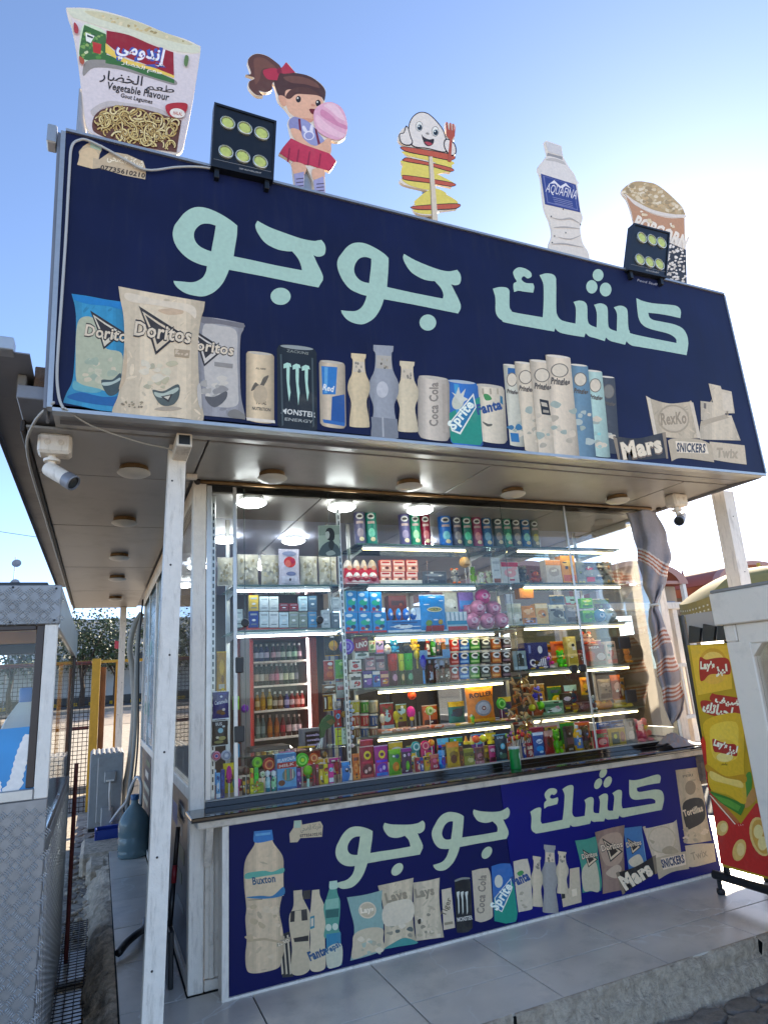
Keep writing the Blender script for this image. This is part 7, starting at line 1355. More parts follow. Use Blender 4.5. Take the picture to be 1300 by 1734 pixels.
# popcorn bags and packs on the left bay
for i, (u0, u1, v) in enumerate(((368, 395, 944), (402, 438, 939), (442.5, 473.5, 940), (508.5, 538.5, 942), (540.5, 571, 943))):
    item('pouch', 'popcorn_bag', u0, u1, v, .45, 2.03, '#c2beb0,#d4d0c6,#a8a08a', ['clear popcorn bag cut off by the left glazing bar', 'clear popcorn bag, first right of the glazing bar', 'clear popcorn bag just left of the pink printed one', 'clear popcorn bag just right of the pink printed one', 'clear popcorn bag below the portrait poster'][i], 'popcorn bag', 'clear popcorn bags', ';'.join('e%s:%.2f,%.2f,%.2f,%.2f' % (RG.choice(['#d8d4c4', '#b4ac94', '#cac4b0', '#e0dcd0', '#9c947c']), RG.uniform(-.36, .36), RG.uniform(.08, .82), RG.uniform(.1, .2), RG.uniform(.08, .14)) for _ in range(34)))
item('pouch', 'printed_bag', 472.5, 508, 930, .43, 2.03, '#c8c4d0,#e0dce4,#b04a50', 'white bag with a pink picture among the clear popcorn bags', 'popcorn bag', None, '!e#c86a68:0,.62,.6,.3;e#d88a80:-.1,.58,.3,.2;e#a84a58:.15,.66,.24,.16;e#8a90a8:0,.86,.7,.14;e#7a80a0:.05,.3,.5,.12;r#d8d8e4:0,.14,.8,.2;e#3a3a48:0,.14,.1,.08')
CG = [(397, 411.5, 1031.6, 0, '#b8c4c4', 'pale grey'), (422, 438, 1035, 0, '#3a4888', 'indigo'), (440, 455.5, 1036, 0, '#c8d4d8', 'ice white'), (456.5, 472, 1036, 0, '#d4dadc', 'clean white'), (473.5, 489, 1037, 0, '#c0d0d8', 'silver blue'), (490, 505.5, 1036, 0, '#8a948c', 'greyish green'), (506.5, 521, 1037, 0, '#7c867c', 'olive grey'), (522.5, 537, 1036, 0, '#6a90b0', 'dull blue'), (546, 559, 1033, 0, '#b0b8bc', 'light silver'), (562, 576, 1037, 0, '#68747c', 'slate'),
      (422, 438, 1008, 1, '#c8b070', 'golden'), (440, 455.5, 1010, 1, '#c4ccd0', 'bluish white'), (456.5, 472, 1010, 1, '#ccd2d2', 'white'), (473, 489, 1022, 1, '#7a2830', 'dark red'), (490, 505.5, 1022, 1, '#822c34', 'brick red'), (506.5, 521, 1010, 1, '#b8ccd4', 'pale sky'), (522.5, 537, 1009, 1, '#586c7c', 'steel'), (562, 576, 1011, 1, '#c0c6c8', 'light grey')]
for u0, u1, v, r_, c, nm in CG: item('box', 'cigarette_pack', u0, u1, v, .45 + .004 * r_, 1.752 + (.108 if r_ else 0), c + ',#e8ecec,#8a9298', nm + ' cigarette pack in the ' + ('upper' if r_ else 'lower') + ' row of the left bay', 'cigarette pack', 'cigarette packs on the left bay', '!r#9aa2a6:0,.8,.7,.1;e#d8dcdc:0,.45,.4,.14;r#6a7478:0,.2,.6,.06', (1034.5 if r_ else 1062.5))
m = MB(); P_ = [onY(u, v, .125) for u, v in ((540, 942), (575.5, 942), (575, 889), (539, 890))]; m.k('#a8b8a4'); m.prism(P_, (0, .004, 0)); t_ = m.build('portrait_poster', 'matte'); tag(t_, 'small grey poster of a dark-clad person taped inside the front glass', 'poster')
a = Art(PlaneY(.125)); a.poly('#8a9a8a', '540,891 575,890 575,905 540,907', sm=False); a.poly('#4a5a5c', '541,941 543,928 549,921 556,917 560,917 568,921 574,928 575,941'); a.poly('#1c2426', '552,898 556,894 562,895 566,902 566,912 562,916 555,914 551,906'); a.poly('#b8c0b4', '551,902 556,900 558,906 556,912 552,911'); a.poly('#2a3436', '560,914 566,920 562,932 556,924'); a.poly('#9aa69c', '552,936 562,932 568,938 556,941'); a.build('print', t_, 'matte')
# lone soda can on the counter
item('tube', 'soda_can', 871, 886, 1265, .0, .8265, '#0f7a34,#d8e8d8,#b8bcbc', 'small green soda can standing alone on the dark counter outside the glass', 'soda can', None, '!r#0c6a2c:0,.5,.5,.9;e#e0ece0:.35,.6,.14,.3;r#d8e4d8:.4,.4,.08,.5')
# ---------------------------------------------------------------- drinks fridge
FX0, FX1, FY = .735, 1.30, 2.78
t = thing('drinks_fridge', 'red drinks fridge with glass door and lit strip, seen through the serving hatch', 'drinks fridge', ((FX0 + FX1) / 2, FY + .3, .02))
RED = mat('fridge_red', '#8c1212', .3, noise=.08)
for nm, a_, b_ in (('side_panel', (FX0 - .065, FY, .03), (FX0, FY + .55, 1.86)), ('side_panel', (FX1, FY, .03), (FX1 + .075, FY + .55, 1.86)), ('header', (FX0 - .065, FY, 1.862), (FX1 + .075, FY + .55, 2.0)), ('base', (FX0 - .065, FY, .02), (FX1 + .075, FY + .5, .0298))):
    m = MB(); m.bbox(a_, b_, .004); m.build(nm, RED, t)
m = MB(); m.bbox((FX0 + .001, FY + .5, .031), (FX1 - .001, FY + .52, 1.86), .002); m.build('back_panel', mat('fridge_back', '#2a2a2c', .4), t)
FZ = [1.651, 1.421, 1.189, .933]
for z in FZ: m = MB(); m.bbox((FX0 + .002, FY + .06, z - .02), (FX1 - .002, FY + .49, z), .003); m.build('wire_shelf', 'white', t)
for x, w_ in ((FX1 - .018, .012),):
    m = MB(); m.bbox((x, FY + .03, .95), (x + w_, FY + .04, 1.86), .002); m.build('light_strip', 'leds', t)
m = MB(); m.bbox((.655, FY - .02, .03), (.67, FY - .012, 1.86), .002); m.build('outer_light_strip', 'leds', t)
for a_, b_ in (((.60, FY - .07, .02), (.685, FY - .03, 1.87)), ((1.44, FY - .07, .02), (1.475, FY - .03, 1.87)), ((.60, FY - .072, 1.871), (1.475, FY - .03, 1.95))):
    m = MB(); m.bbox(a_, b_, .004); m.build('hatch_frame', mat('grey_frame', '#77757c', .4, noise=.05), K)
BROW = [[(434.8, '#14184a', '#c8ccd8'), (443.5, '#181c58', '#c4c8dc'), (452.7, '#1a1a50', '#c8c0d4'), (464, '#3a1428', '#c8a8b0'), (471.7, '#2a1420', '#b8b0b4'), (480.4, '#16301c', '#c0ccc0'), (490.8, '#14301e', '#b8c8bc'), (500, '#16341f', '#a8c8b0'), (508, '#3a1020', '#c8b0b8')],
        [(435.5, '#2a1208', '#c8b8a8'), (444.5, '#20100a', '#c8c4bc'), (452, '#1c0c08', '#a89888'), (461.5, '#2a0c0c', '#b8909a'), (470, '#5a0c18', '#d898a8'), (476.5, '#28100e', '#d0ccc4'), (485.5, '#16281a', '#c8ccb0'), (495.5, '#121c16', '#c8ccb8'), (502.5, '#0c0c10', '#6a6a70')],
        [(437, '#a87c20', '#d8c8a0'), (446.5, '#b8862a', '#c8a050'), (458, '#a89030', '#d8d0a0'), (467, '#5a4a30', '#c8c0b0'), (476, '#6a4a30', '#d0b8a8'), (487, '#4a4a78', '#c0b8d0'), (496, '#8a3a40', '#d8c0c0'), (505, '#9a4a40', '#d8a8a0'), (513, '#8a2a2a', '#d8b0a8')],
        [(438, '#6a7a70', '#98a8a0'), (446.5, '#5a6a68', '#8a9a98'), (458.5, '#a85a14', '#c07a30'), (470, '#a05018', '#b87038'), (480.5, '#6a1418', '#b05058'), (490.5, '#3a0c10', '#d8b8b8'), (500, '#2a0c0e', '#d8c8c8'), (508, '#380e14', '#c8b0b0')]]
DN = ['navy', 'deep blue', 'indigo', 'plum', 'maroon', 'dark green', 'bottle green', 'forest green', 'wine red']
for r_, L in enumerate(BROW):
    for i, (u, c, lb) in enumerate(L):
        nm = [['navy', 'blue', 'indigo', 'plum', 'maroon', 'dark green', 'bottle green', 'mint-labelled green', 'wine red'], ['brown', 'dark cola', 'narrow cola', 'ruby cola', 'bright crimson', 'white-labelled cola', 'green', 'blackish green', 'black'], ['amber', 'honey', 'olive yellow', 'tan', 'beige', 'violet', 'rose', 'salmon', 'red'], ['grey-green', 'slate', 'orange', 'burnt orange', 'scarlet', 'garnet', 'dark red', 'burgundy']][r_][i]
        item('bottle', 'drink_bottle', u - 4.3, u + 4.3, (1091, 1124, 1172 if i not in (1, 2) else 1167, 1211)[r_] + i * -.3, FY + .10, FZ[r_] + .001, c + ',' + ('#d8d8d4' if r_ < 3 else '#a89890') + ',' + lb, nm + ' drink bottle on ' + ['top', 'second', 'third', 'bottom'][r_] + ' lit shelf of the red fridge', 'drink bottle', 'bottles in the drinks fridge', '-')
t = thing('blue_fridge', 'blue side of a second drinks fridge right of the red one', 'drinks fridge', (1.7, FY + .3, .02))
m = MB(); m.bbox((1.485, FY + .05, .02), (1.62, FY + .6, 1.9), .006); m.build('side_panel', mat('fridge_blue', '#1c4a98', .3, noise=.15, nscale=5), t); m = MB(); m.bbox((1.622, FY + .02, .02), (2.15, FY + .6, 1.9), .006); m.build('cabinet', mat('fridge_navy', '#16203c', .3), t)
m = MB(); m.bbox((1.66, FY + .012, .2), (2.11, FY + .018, 1.75), .002); m.build('door_glass', 'black', t)
# cash desk and dark things behind the hatch
m = MB(); m.bbox((.30, 1.1, .02), (1.0, 1.5, .86), .006); tag(m.build('back_counter', mat('desk', '#4a423c', .5)), 'dark back counter inside the kiosk below the fridge', 'counter'); m = MB(); m.bbox((.36, 1.15, .861), (.66, 1.4, 1.0), .02); tag(m.build('cash_box', 'black'), 'black box on the back counter in front of the red fridge', 'box')

t = thing('darkening_cabinet', 'added dark brown cabinet block darkening the depth behind the middle shelves', 'cabinet', (2.46, 3.1, .02)); DB = mat('darkening_brown', '#33261e', .5, noise=.2)  # added block, darkens what shows between the middle shelves
m = MB(); m.bbox((2.17, 2.84, .02), (2.75, 3.3, 1.78), .006); m.build('body', DB, t)
for k in range(2): m = MB(); m.bbox((2.18 + k * .285, 2.825, .06), (2.455 + k * .285, 2.838, 1.74), .004); d_ = m.build('door', DB, t); m = MB(); m.bbox((2.43 + k * .05, 2.812, .9), (2.445 + k * .05, 2.8245, 1.05), .003); m.build('handle', 'alu', d_)

for nm, c, bh, u0, u1, v in [('crimson', '#a8202c', 'the large red and magenta lollipop packs', 612, 634, 1252), ('sunny yellow', '#d8b020', 'the lime green sweet pack', 660, 684, 1256), ('turquoise', '#2a9a98', 'the white egg-shaped lollipop', 690, 712, 1262), ('hot pink', '#d04888', 'the bee-striped bar', 714, 738, 1260), ('tangerine', '#d87020', 'the blue sweet bottle', 742, 762, 1250), ('grass green', '#4a9a30', 'the golden brown-domed pack', 764, 786, 1248), ('violet', '#6a3a98', 'the maroon pack', 800, 822, 1243), ('chocolate brown', '#4a2a1c', 'the pink pack beside gold one', 824, 842, 1241), ('ruby', '#98182c', 'the white-swirl blue pouch', 900, 924, 1231), ('mustard', '#b8942c', 'the red nut pouch', 926, 948, 1229), ('leaf green', '#3a8a3c', 'the bear-faced bag', 952, 976, 1223), ('salmon', '#d8806c', 'the yellow tube toy', 978, 1002, 1222), ('cobalt', '#2a4aa0', 'the pale blue straw box', 474, 500, 1272), ('coral', '#d85848', 'the light green creature sweet', 506, 532, 1286), ('gold', '#c8a030', 'the maroon bars', 534, 556, 1284), ('magenta', '#b82a88', 'the pink and blue bar', 558, 578, 1282), ('lemon', '#d8d040', 'the spoon-shaped sweet', 378, 398, 1292), ('orchid', '#b868b0', 'the teal and white bottles', 452, 470, 1300), ('cherry', '#b01830', 'the black and gold bars', 404, 424, 1312)]:
    item('pouch', 'sweet_pack', u0, u1, v, .36, DZ, c + ',' + RG.choice(['#e8dcc8', '#f0d860', '#88c8e0', '#e8a0b0']) + ',' + RG.choice(['#3a1c20', '#1c3a58', '#6a1c3c']), nm + ' sweet pack in the back row behind ' + bh, 'sweet pack', 'back row of packs on the counter deck')

for nm, c, bh, u0, u1, v, s_, r_ in [('wine red', '#8a2430', 'the cream stick sweet', 645, 668, 1190, 5, 0), ('olive', '#8a8a2c', 'the tower sweet', 672, 690, 1192, 5, 0), ('brick orange', '#b85a28', 'the flower disc lollipop', 716, 742, 1194, 5, 0), ('teal', '#2c7a78', 'the green and white egg sweet', 760, 788, 1188, 5, 0), ('plum', '#5a2a48', 'the green spiral lollipop', 846, 868, 1180, 5, 0), ('tan', '#a8845a', 'the violet toy creature', 900, 926, 1158, 5, 1), ('dark green', '#2c5a30', 'the pale green tray', 930, 954, 1162, 5, 1), ('maroon', '#6a2028', 'the yellow packet at window bar', 958, 980, 1160, 5, 1), ('amber', '#c88a28', 'the golden packet', 1040, 1062, 1148, 5, 1), ('rust', '#984a28', 'the gold toy glasses', 890, 916, 1092, 4, 1), ('ochre', '#b08a3c', 'the hair clips', 918, 944, 1090, 4, 1), ('dusky pink', '#b07880', 'the maroon picture box', 998, 1022, 1084, 4, 1), ('slate blue', '#4a6080', 'the grey clear packs', 935, 960, 1008, 3, 1), ('rose', '#b87080', 'the second grey clear pack', 962, 984, 1010, 3, 1), ('moss', '#6a7a48', 'the blue and white ball', 1008, 1036, 1014, 3, 1)]:
    item('pouch', 'sweet_bag', u0, u1, v, .63, (SHR if r_ else SH)[s_], c + ',' + RG.choice(['#e8dcc8', '#e8c850', '#a8c8d0']) + ',' + RG.choice(['#3a1c20', '#1c3a58', '#4a3a1c']), nm + ' sweet bag at the back of the shelf behind ' + bh, 'sweet bag', 'bags at the back of the glass shelves')

# ================================================================ BOOTH OF CHEQUER PLATE, LEFT
BX, BY0, BY1, BZ = -.783, -.60, 1.72, -.27
CH = mat('chequer_plate', '#8f8d8c', .42, metal=.55, noise=.1, nscale=30, dirt=.45, dscale=5, dirtcol='#6a645c')
CHB = mat('chequer_bar', '#b4b2af', .36, metal=.6, noise=.08, nscale=40)
t = thing('chequer_booth', 'small booth clad in chequer plate with a glazed front, left of the kiosk', 'booth', (-1.6, .55, BZ))
def bb(name, a, b, mm='alu', r=.003, par=None): m = MB(); m.bbox(a, b, r); return m.build(name, mm, par or t)
def treads(par, org, ax, nx, nz, nrm, p=.0375):
    m = MB(); org = Vector(org); ax = Vector(ax); up = Vector((0, 0, 1)); nrm = Vector(nrm)
    for i in range(nx):
        for j in range(nz):
            if (i + j) % 2: continue
            for half in (0, 1):
                c = org + ax * ((i + half) * p) + up * ((j + .0) * p); s = -1 if half else 1
                d = (ax * s * .72 + up * .72) if not half else (ax * -.72 + up * .72); w = Vector(ax * up.dot(d) * -1 + up * ax.dot(d)); d = d.normalized(); w = w.normalized()
                for k in range(-2, 3):
                    q = c + w * (k * .0078); L = .0165; hw = .0026
                    m.add([q - d * L, q + w * hw, q + d * L, q - w * hw, q - d * L * .5 + nrm * .0026, q + d * L * .5 + nrm * .0026], [(0, 3, 4), (3, 5, 4), (3, 2, 5), (2, 1, 5), (1, 4, 5), (1, 0, 4)])
    return stuff(m.build('tread_bars', CHB, par))
lo = bb('lower_plate', (-2.6, BY0, BZ), (BX, BY0 + .02, 1.058), CH); treads(lo, (-1.12, BY0 - .0006, -.19), (1, 0, 0), 9, 33, (0, -1, 0))
up_ = bb('upper_plate', (-2.6, BY0 - .006, 1.716), (BX + .004, BY0 + .02, 1.875), CH); treads(up_, (-1.12, BY0 - .0066, 1.732), (1, 0, 0), 9, 4, (0, -1, 0))
sl_ = bb('side_lower_plate', (BX - .02, BY0 + .021, BZ), (BX, BY1, .90), CH); treads(sl_, (BX + .0006, BY0 + .04, -.19), (0, 1, 0), 60, 28, (1, 0, 0))
bb('side_upper_plate', (BX - .02, BY0 + .021, 1.70), (BX + .003, BY1, 1.873), 'alu'); bb('corner_post', (-.832, BY0 + .0, 1.059), (BX - .001, BY0 + .03, 1.715), 'white')
brn = mat('brown_frame', '#3a2a22', .4, noise=.1)
bb('window_frame', (-.862, BY0 + .012, 1.10), (-.833, BY0 + .04, 1.715), brn); bb('window_frame', (-2.6, BY0 + .012, 1.695), (-.863, BY0 + .04, 1.7155), brn); bb('window_sill', (-2.6, BY0 - .004, 1.059), (-.833, BY0 + .05, 1.098), 'alu')
m = MB(); m.box((-2.6, BY0 + .022, 1.099), (-.863, BY0 + .027, 1.694)); m.build('window_pane', 'glass', t); m = MB(); m.box((BX - .012, BY0 + .05, .93), (BX - .007, BY1 - .3, 1.699)); m.build('side_pane', 'glass', t)
bb('side_rail', (BX - .022, BY0 + .031, .901), (BX - .002, BY1, .929), brn); bb('rear_post', (BX - .03, BY1 - .29, .93), (BX - .001, BY1 - .22, 1.699), brn); bb('rear_post', (BX - .03, BY1 - .05, .93), (BX - .001, BY1, 1.699), brn)
wood = mat('sunlit_wood', '#e0a45c', .5, noise=.25, nscale=8)  # sunlit orange of the beam is put into the wood colour
zb = vz(1090, -.95, .1); bb('roof_beam', (-2.6, .08, zb), (BX - .032, .14, vz(1063, -.95, .1)), wood); bb('roof_beam', (-2.6, .085, zb - .05), (BX - .032, .135, zb - .002), brn); bb('roof_sheet', (-2.6, BY0 + .02, 1.876), (BX - .05, BY1, 1.89), 'blackmetal'); bb('rear_lower_plate', (-2.6, BY1 - .03, BZ), (BX - .032, BY1 - .01, .9), CH)
for x, z in ((-.80, 1.86), (-.80, 1.73), (-.955, 1.865), (-.955, 1.725)):
    m = MB(); m.lathe([(.005, 0), (.004, .002), (.001, .003)], (x, BY0 - .006, z), 8, Matrix.Rotation(R(90), 3, 'X')); m.build('screw', 'blackmetal', up_)
Pb = [onY(u, v, BY0 + .018) for u, v in ((52, 1230), (68, 1247), (66, 1337))]
m = MB(); m.prism([Vector((-1.3, BY0 + .018, Pb[0].z - .01)), Pb[0], Pb[1], Pb[2], Vector((-1.3, BY0 + .018, Pb[2].z))], (0, .003, 0)); o = m.build('blue_notice', mat('notice_blue', '#2f8fc8', .35, noise=.12, nscale=8, dirt=.2, dirtcol='#7ab0d0'), t)
a = Art(PlaneY(BY0 + .0178)); Zs = lambda x, y: (x / 3.8235, 960 + y / 3.8235); rr = random.Random(3); L_, R_ = [], []
for k in range(19):
    f_ = k / 18; x = 180 - 95 * f_ - 20 * (f_ > .9); y = 1082 + 375 * f_; w_ = 14 + 24 * math.sin(min(1, f_ * 2.2) * 1.57) + (10 if f_ > .8 else 0); L_.append(Zs(x - w_ - (7 if k % 2 else 0), y)); R_.append(Zs(x + w_ + (8 if k % 2 else 0), y + 3))
a.put(L_ + R_[::-1], None, '#d8dde0'); a.poly('#d8dde0', [Zs(*q) for q in ((0, 1385), (12, 1395), (6, 1410), (16, 1425), (6, 1440), (14, 1460), (0, 1465))], sm=False); a.build('print', o)
clearw = M['clearw'] = bpy.data.materials.new('clear_water'); clearw.use_nodes = True; nt = clearw.node_tree; pr = nt.nodes['Principled BSDF']; pr.inputs['Base Color'].default_value = hx('#eceeea'); pr.inputs['Roughness'].default_value = .12; tr_ = nt.nodes.new('ShaderNodeBsdfTransparent'); mx = nt.nodes.new('ShaderNodeMixShader'); mx.inputs[0].default_value = .7; nt.links.new(tr_.outputs[0], mx.inputs[1]); nt.links.new(pr.outputs[0], mx.inputs[2]); nt.links.new(mx.outputs[0], nt.nodes['Material Output'].inputs[0])
tb = thing('water_bottle', 'big clear water bottle with blue cap behind the booth window', 'water bottle', (-.905, -.32, 1.06)); c_ = Vector((-.905, -.32, 0)); q = lambda z: c_ + Vector((0, 0, z))
m = MB(); m.lathe([(.10, 0), (.108, .01), (.108, .22), (.10, .26), (.07, .33), (.036, .385), (.024, .40)], q(1.02), 24); m.build('bottle_body', clearw, tb, smooth=50)
m = MB(); m.lathe([(.026, .395), (.027, .40), (.027, .45), (.024, .456)], q(1.02), 18); m.k('#2a6ab0'); m.build('cap', mat('cap_blue', '#2a6cb0', .35), tb, smooth=40)
m = MB(); m.tube([(BX + .045, 1.46, BZ), (BX + .045, 1.46, 1.0)], .013, 8); tag(m.build('red_pole', 'rust'), 'thin rusty red pole standing against the side of the booth', 'pole')

# ================================================================ THINGS IN THE PASSAGE
t = thing('air_conditioner', 'grey outdoor air conditioner unit standing in the passage behind the post', 'air conditioner', (-.5, 5.0, .03)); G_ = mat('ac_casing', '#9c9a95', .45, noise=.08, dirt=.35, dscale=6, dirtcol='#6a6258')
def ab(n, a, b, mm=G_, r=.012, par=None): m = MB(); m.bbox(a, b, r); return m.build(n, mm, par or t)
ab('casing', (-.68, 4.62, .05), (-.335, 5.4, .80)); ab('end_cover', (-.60, 4.595, .10), (-.34, 4.619, .77)); vc = ab('valve_cover', (-.53, 4.56, .50), (-.41, 4.594, .62)); ab('valve_box', (-.55, 4.54, .06), (-.43, 4.594, .26)); ab('pipe_clip', (-.51, 4.54, .515), (-.43, 4.559, .535), 'white', .004, vc)
for k in range(6): ab('top_rib', (-.66 + k * .052, 4.63, .801), (-.635 + k * .052, 5.38, .812), G_, .004)
for y in (4.72, 5.25): ab('foot', (-.67, y, .0), (-.35, y + .06, .049), 'blackmetal', .004)
m = MB(); m.tube([(-.47, 4.55, .52), (-.47, 4.53, .40), (-.46, 4.53, .22)], .011, 7); m.build('copper_pipe', 'white', t, smooth=True)
for k in range(9): m = MB(); m.box((-.6815, 4.72, .16 + k * .065), (-.6801, 5.3, .19 + k * .065)); m.build('grille_slat', 'fascia', t)
bp = bpy.data.materials.new('blue_jug'); bp.use_nodes = True; nt = bp.node_tree; pr = nt.nodes['Principled BSDF']; pr.inputs['Base Color'].default_value = hx('#7c9498'); pr.inputs['Roughness'].default_value = .22
tr_ = nt.nodes.new('ShaderNodeBsdfTransparent'); tr_.inputs[0].default_value = hx('#b0c4c8'); mx = nt.nodes.new('ShaderNodeMixShader'); mx.inputs[0].default_value = .72; nt.links.new(tr_.outputs[0], mx.inputs[1]); nt.links.new(pr.outputs[0], mx.inputs[2]); nt.links.new(mx.outputs[0], nt.nodes['Material Output'].inputs[0])
t = thing('water_jug', 'large translucent blue water jug standing on the tiles beside the kiosk wall', 'water jug', (-.275, 3.28, .001))
m = MB(); m.lathe([(.12, 0), (.132, .012), (.134, .05), (.129, .06), (.134, .075), (.134, .16), (.129, .17), (.134, .185), (.134, .27), (.128, .31), (.10, .36), (.06, .41), (.033, .44), (.032, .48)], (-.275, 3.28, .001), 28); m.build('jug_body', bp, t, smooth=50)
m = MB(); m.lathe([(.036, .475), (.037, .48), (.037, .515), (.033, .52)], (-.275, 3.28, .001), 16); m.build('cap', mat('jug_cap', '#2d5c86', .4), t, smooth=40)
cable('hose', 'white drain hose looping over the blue water jug', [(-.45, 4.45, .12), (-.38, 4.1, .28), (-.33, 3.75, .40), (-.30, 3.5, .56), (-.26, 3.36, .66), (-.22, 3.32, .60), (-.215, 3.36, .40)], .014, mat('hose_white', '#c9cac8', .4))
cable('hose', 'short black rubber hose lying on the tiles in front of the jug', [(-.46, .82, .03), (-.42, .90, .045), (-.36, 1.0, .05), (-.31, 1.14, .03), (-.29, 1.3, .03)], .022, 'black')
m = MB(); m.bbox((-.62, 4.18, .0), (-.36, 4.45, .012), .004)
for a_, b_ in (((-.62, 4.18, .0121), (-.60, 4.45, .09)), ((-.38, 4.18, .0121), (-.36, 4.45, .09)), ((-.599, 4.18, .0121), (-.381, 4.2, .09)), ((-.599, 4.43, .0121), (-.381, 4.45, .09))): m.bbox(a_, b_, .004)
m.v = [p + Vector((.02, .02, .0)) for p in m.v]; tag(m.build('blue_basin', mat('basin_blue', '#1f3a8a', .4)), 'small blue plastic basin under the air conditioner', 'basin')
t = thing('broom', 'broom with a red and black handle leaning on the kiosk side wall', 'broom', (-.235, .62, .0)); A_, B_ = onX(288, 1568, -.235), onX(302, 1400, -.195); A_.z = max(A_.z, .03)
m = MB(); m.tube([A_, A_.lerp(B_, .42)], .013, 8); m.build('handle', 'black', t, smooth=True); m = MB(); m.tube([A_.lerp(B_, .421), A_.lerp(B_, .6)], .014, 8); m.build('grip', mat('red_grip', '#7a1820', .4), t, smooth=True); m = MB(); m.tube([A_.lerp(B_, .601), B_], .012, 8); m.build('pole', 'darksteel', t, smooth=True)
m = MB(); m.bbox((A_.x - .012, A_.y - .09, .0), (A_.x + .012, A_.y + .09, A_.z), .004); m.build('brush', 'black', t)
p = onX(300, 1378, -.176); m = MB(); m.box((-.1775, p.y - .02, p.z - .06), (-.1765, p.y + .24, p.z + .05)); tag(m.build('paper_sheet', mat('lilac_paper', '#a8a4c0', .6)), 'pale lilac paper stuck on the kiosk side wall above the broom', 'paper')

# ================================================================ FENCE, STREET WALL, TREES BEYOND
YEL = mat('yellow_paint', '#c0901a', .45, noise=.12, dirt=.3, dirtcol='#6a4a1a')
t = thing('fence', 'yellow framed mesh fence with a thick gate post behind the kiosk passage', 'fence', (-2.5, 8.5, -.2))
def fb(n, a, b, mm=YEL, r=.006): m = MB(); m.bbox(a, b, r); return m.build(n, mm, t)
fb('gate_post', (-.735, 7.5, -.2), (-.615, 7.6, 1.99)); fb('gate_leaf', (-.612, 7.61, -.2), (-.53, 9.2, 1.86), mat('gate_wood', '#7a5230', .6, noise=.25, nscale=6))
fb('rail', (-8, 9.3, 2.0), (2.2, 9.35, 2.05)); fb('rail', (-8, 9.0, 1.97), (-.76, 9.05, 2.03), 'rust')
for x in (-.36, -3.0, -2.35, -4.6, 1.4): fb('fence_post', (x, 9.36, -.2), (x + .06, 9.42, 2.0))
fb('rail', (-8, 7.55, .95), (-.74, 7.58, 1.0), 'rust'); fb('base_beam', (-8, 9.4, -.2), (2.2, 9.5, -.05), 'pave')
m = MB(); 
for i in range(60): m.tube([(-.76 - i * .06, 7.53, -.2), (-.76 - i * .06, 7.53, 1.95)], .0045, 4)
for j in range(36): m.tube([(-4.3, 7.535, -.18 + j * .06), (-.74, 7.535, -.18 + j * .06)], .0045, 4)
stuff(m.build('wire_mesh', 'darksteel', t))
m = MB(); m.bbox((-30, 41.6, 1.0), (14, 41.9, 3.5), .02); m2_ = m.build('street_wall', mat('white_wall', '#b8b6b2', .8, noise=.12, nscale=1.5, dirt=.3)); tag(m2_, 'long whitewashed street wall behind the trees across the road', 'wall')
m = MB(); m.bbox((-30, 41.3, .95), (14, 41.5, 1.45), .02); tag(m.build('low_barrier', 'blackmetal'), 'low dark barrier along the foot of the white street wall', 'barrier')
def building(label, x0, x1, y, z1, col, n):
    t = thing('building', label, 'building', ((x0 + x1) / 2, y, 1.0)); mm = mat('render_' + col[1:], col, .85, noise=.08, nscale=.5, dirt=.2, dscale=.4)
    m = MB(); m.bbox((x0, y, 1.0), (x1, y + 9, z1), .05); w = m.build('wall', mm, t); m = MB(); m.bbox((x0 - .15, y - .15, z1 + .001), (x1 + .15, y + 9.1, z1 + .35), .03); m.build('parapet', mm, t)
    for i in range(n):
        for z in (4.6, 7.0):
            x = x0 + (x1 - x0) * (i + .5) / n; m = MB(); m.bbox((x - .55, y - .05, z), (x + .55, y - .003, z + 1.2), .01); f_ = m.build('window', 'fascia', t); m = MB(); m.box((x - .46, y - .056, z + .08), (x + .46, y - .0505, z + 1.12)); m.build('pane', 'black', f_)
building('pale grey flat-roofed building behind the trees across the road', -9, 4.6, 70, 8.9, '#a8a8a8', 5)
building('ochre yellow building seen through the side window of the kiosk', 4.9, 9.0, 66, 9.2, '#b8923c', 2)
LEAF = [mat('leaf_a', '#3d4a2c', .6, noise=.3, nscale=3), mat('leaf_b', '#56603a', .6, noise=.3, nscale=3)]
def tree_mesh(seed, n=2600):
    r_ = random.Random(seed); T = MB(); Cn = MB(); cl = []
    T.tube([(0, 0, 0), (.08, .05, 1.0), (-.05, .0, 2.0), (.05, .05, 2.9)], [.16, .12, .10, .07], 8)
    for k in range(7):
        a = r_.uniform(0, 6.3); e = Vector((math.cos(a) * r_.uniform(.8, 1.7), math.sin(a) * r_.uniform(.8, 1.7), r_.uniform(2.6, 4.6))); T.tube([(0, 0, 1.5 + .15 * k), e * .5 + Vector((0, 0, .9)), e], [.06, .04, .015], 6); cl.append(e)
    cl += [Vector((r_.gauss(0, .9), r_.gauss(0, .9), r_.uniform(2.4, 5.0))) for _ in range(16)]
    for i in range(n):
        c = r_.choice(cl); p = c + Vector((r_.gauss(0, .42), r_.gauss(0, .42), r_.gauss(0, .34))); d = Vector((r_.gauss(0, 1), r_.gauss(0, 1), r_.gauss(0, .6))).normalized(); s = d.cross(Vector((r_.gauss(0, 1), r_.gauss(0, 1), r_.gauss(0, 1)))).normalized(); l, w = r_.uniform(.10, .2), r_.uniform(.05, .09); Cn.mi = 0 if r_.random() < .6 else 1
        Cn.add([p, p + d * l * .5 + s * w, p + d * l, p + d * l * .5 - s * w], [(0, 1, 2, 3)])
    return T, Cn
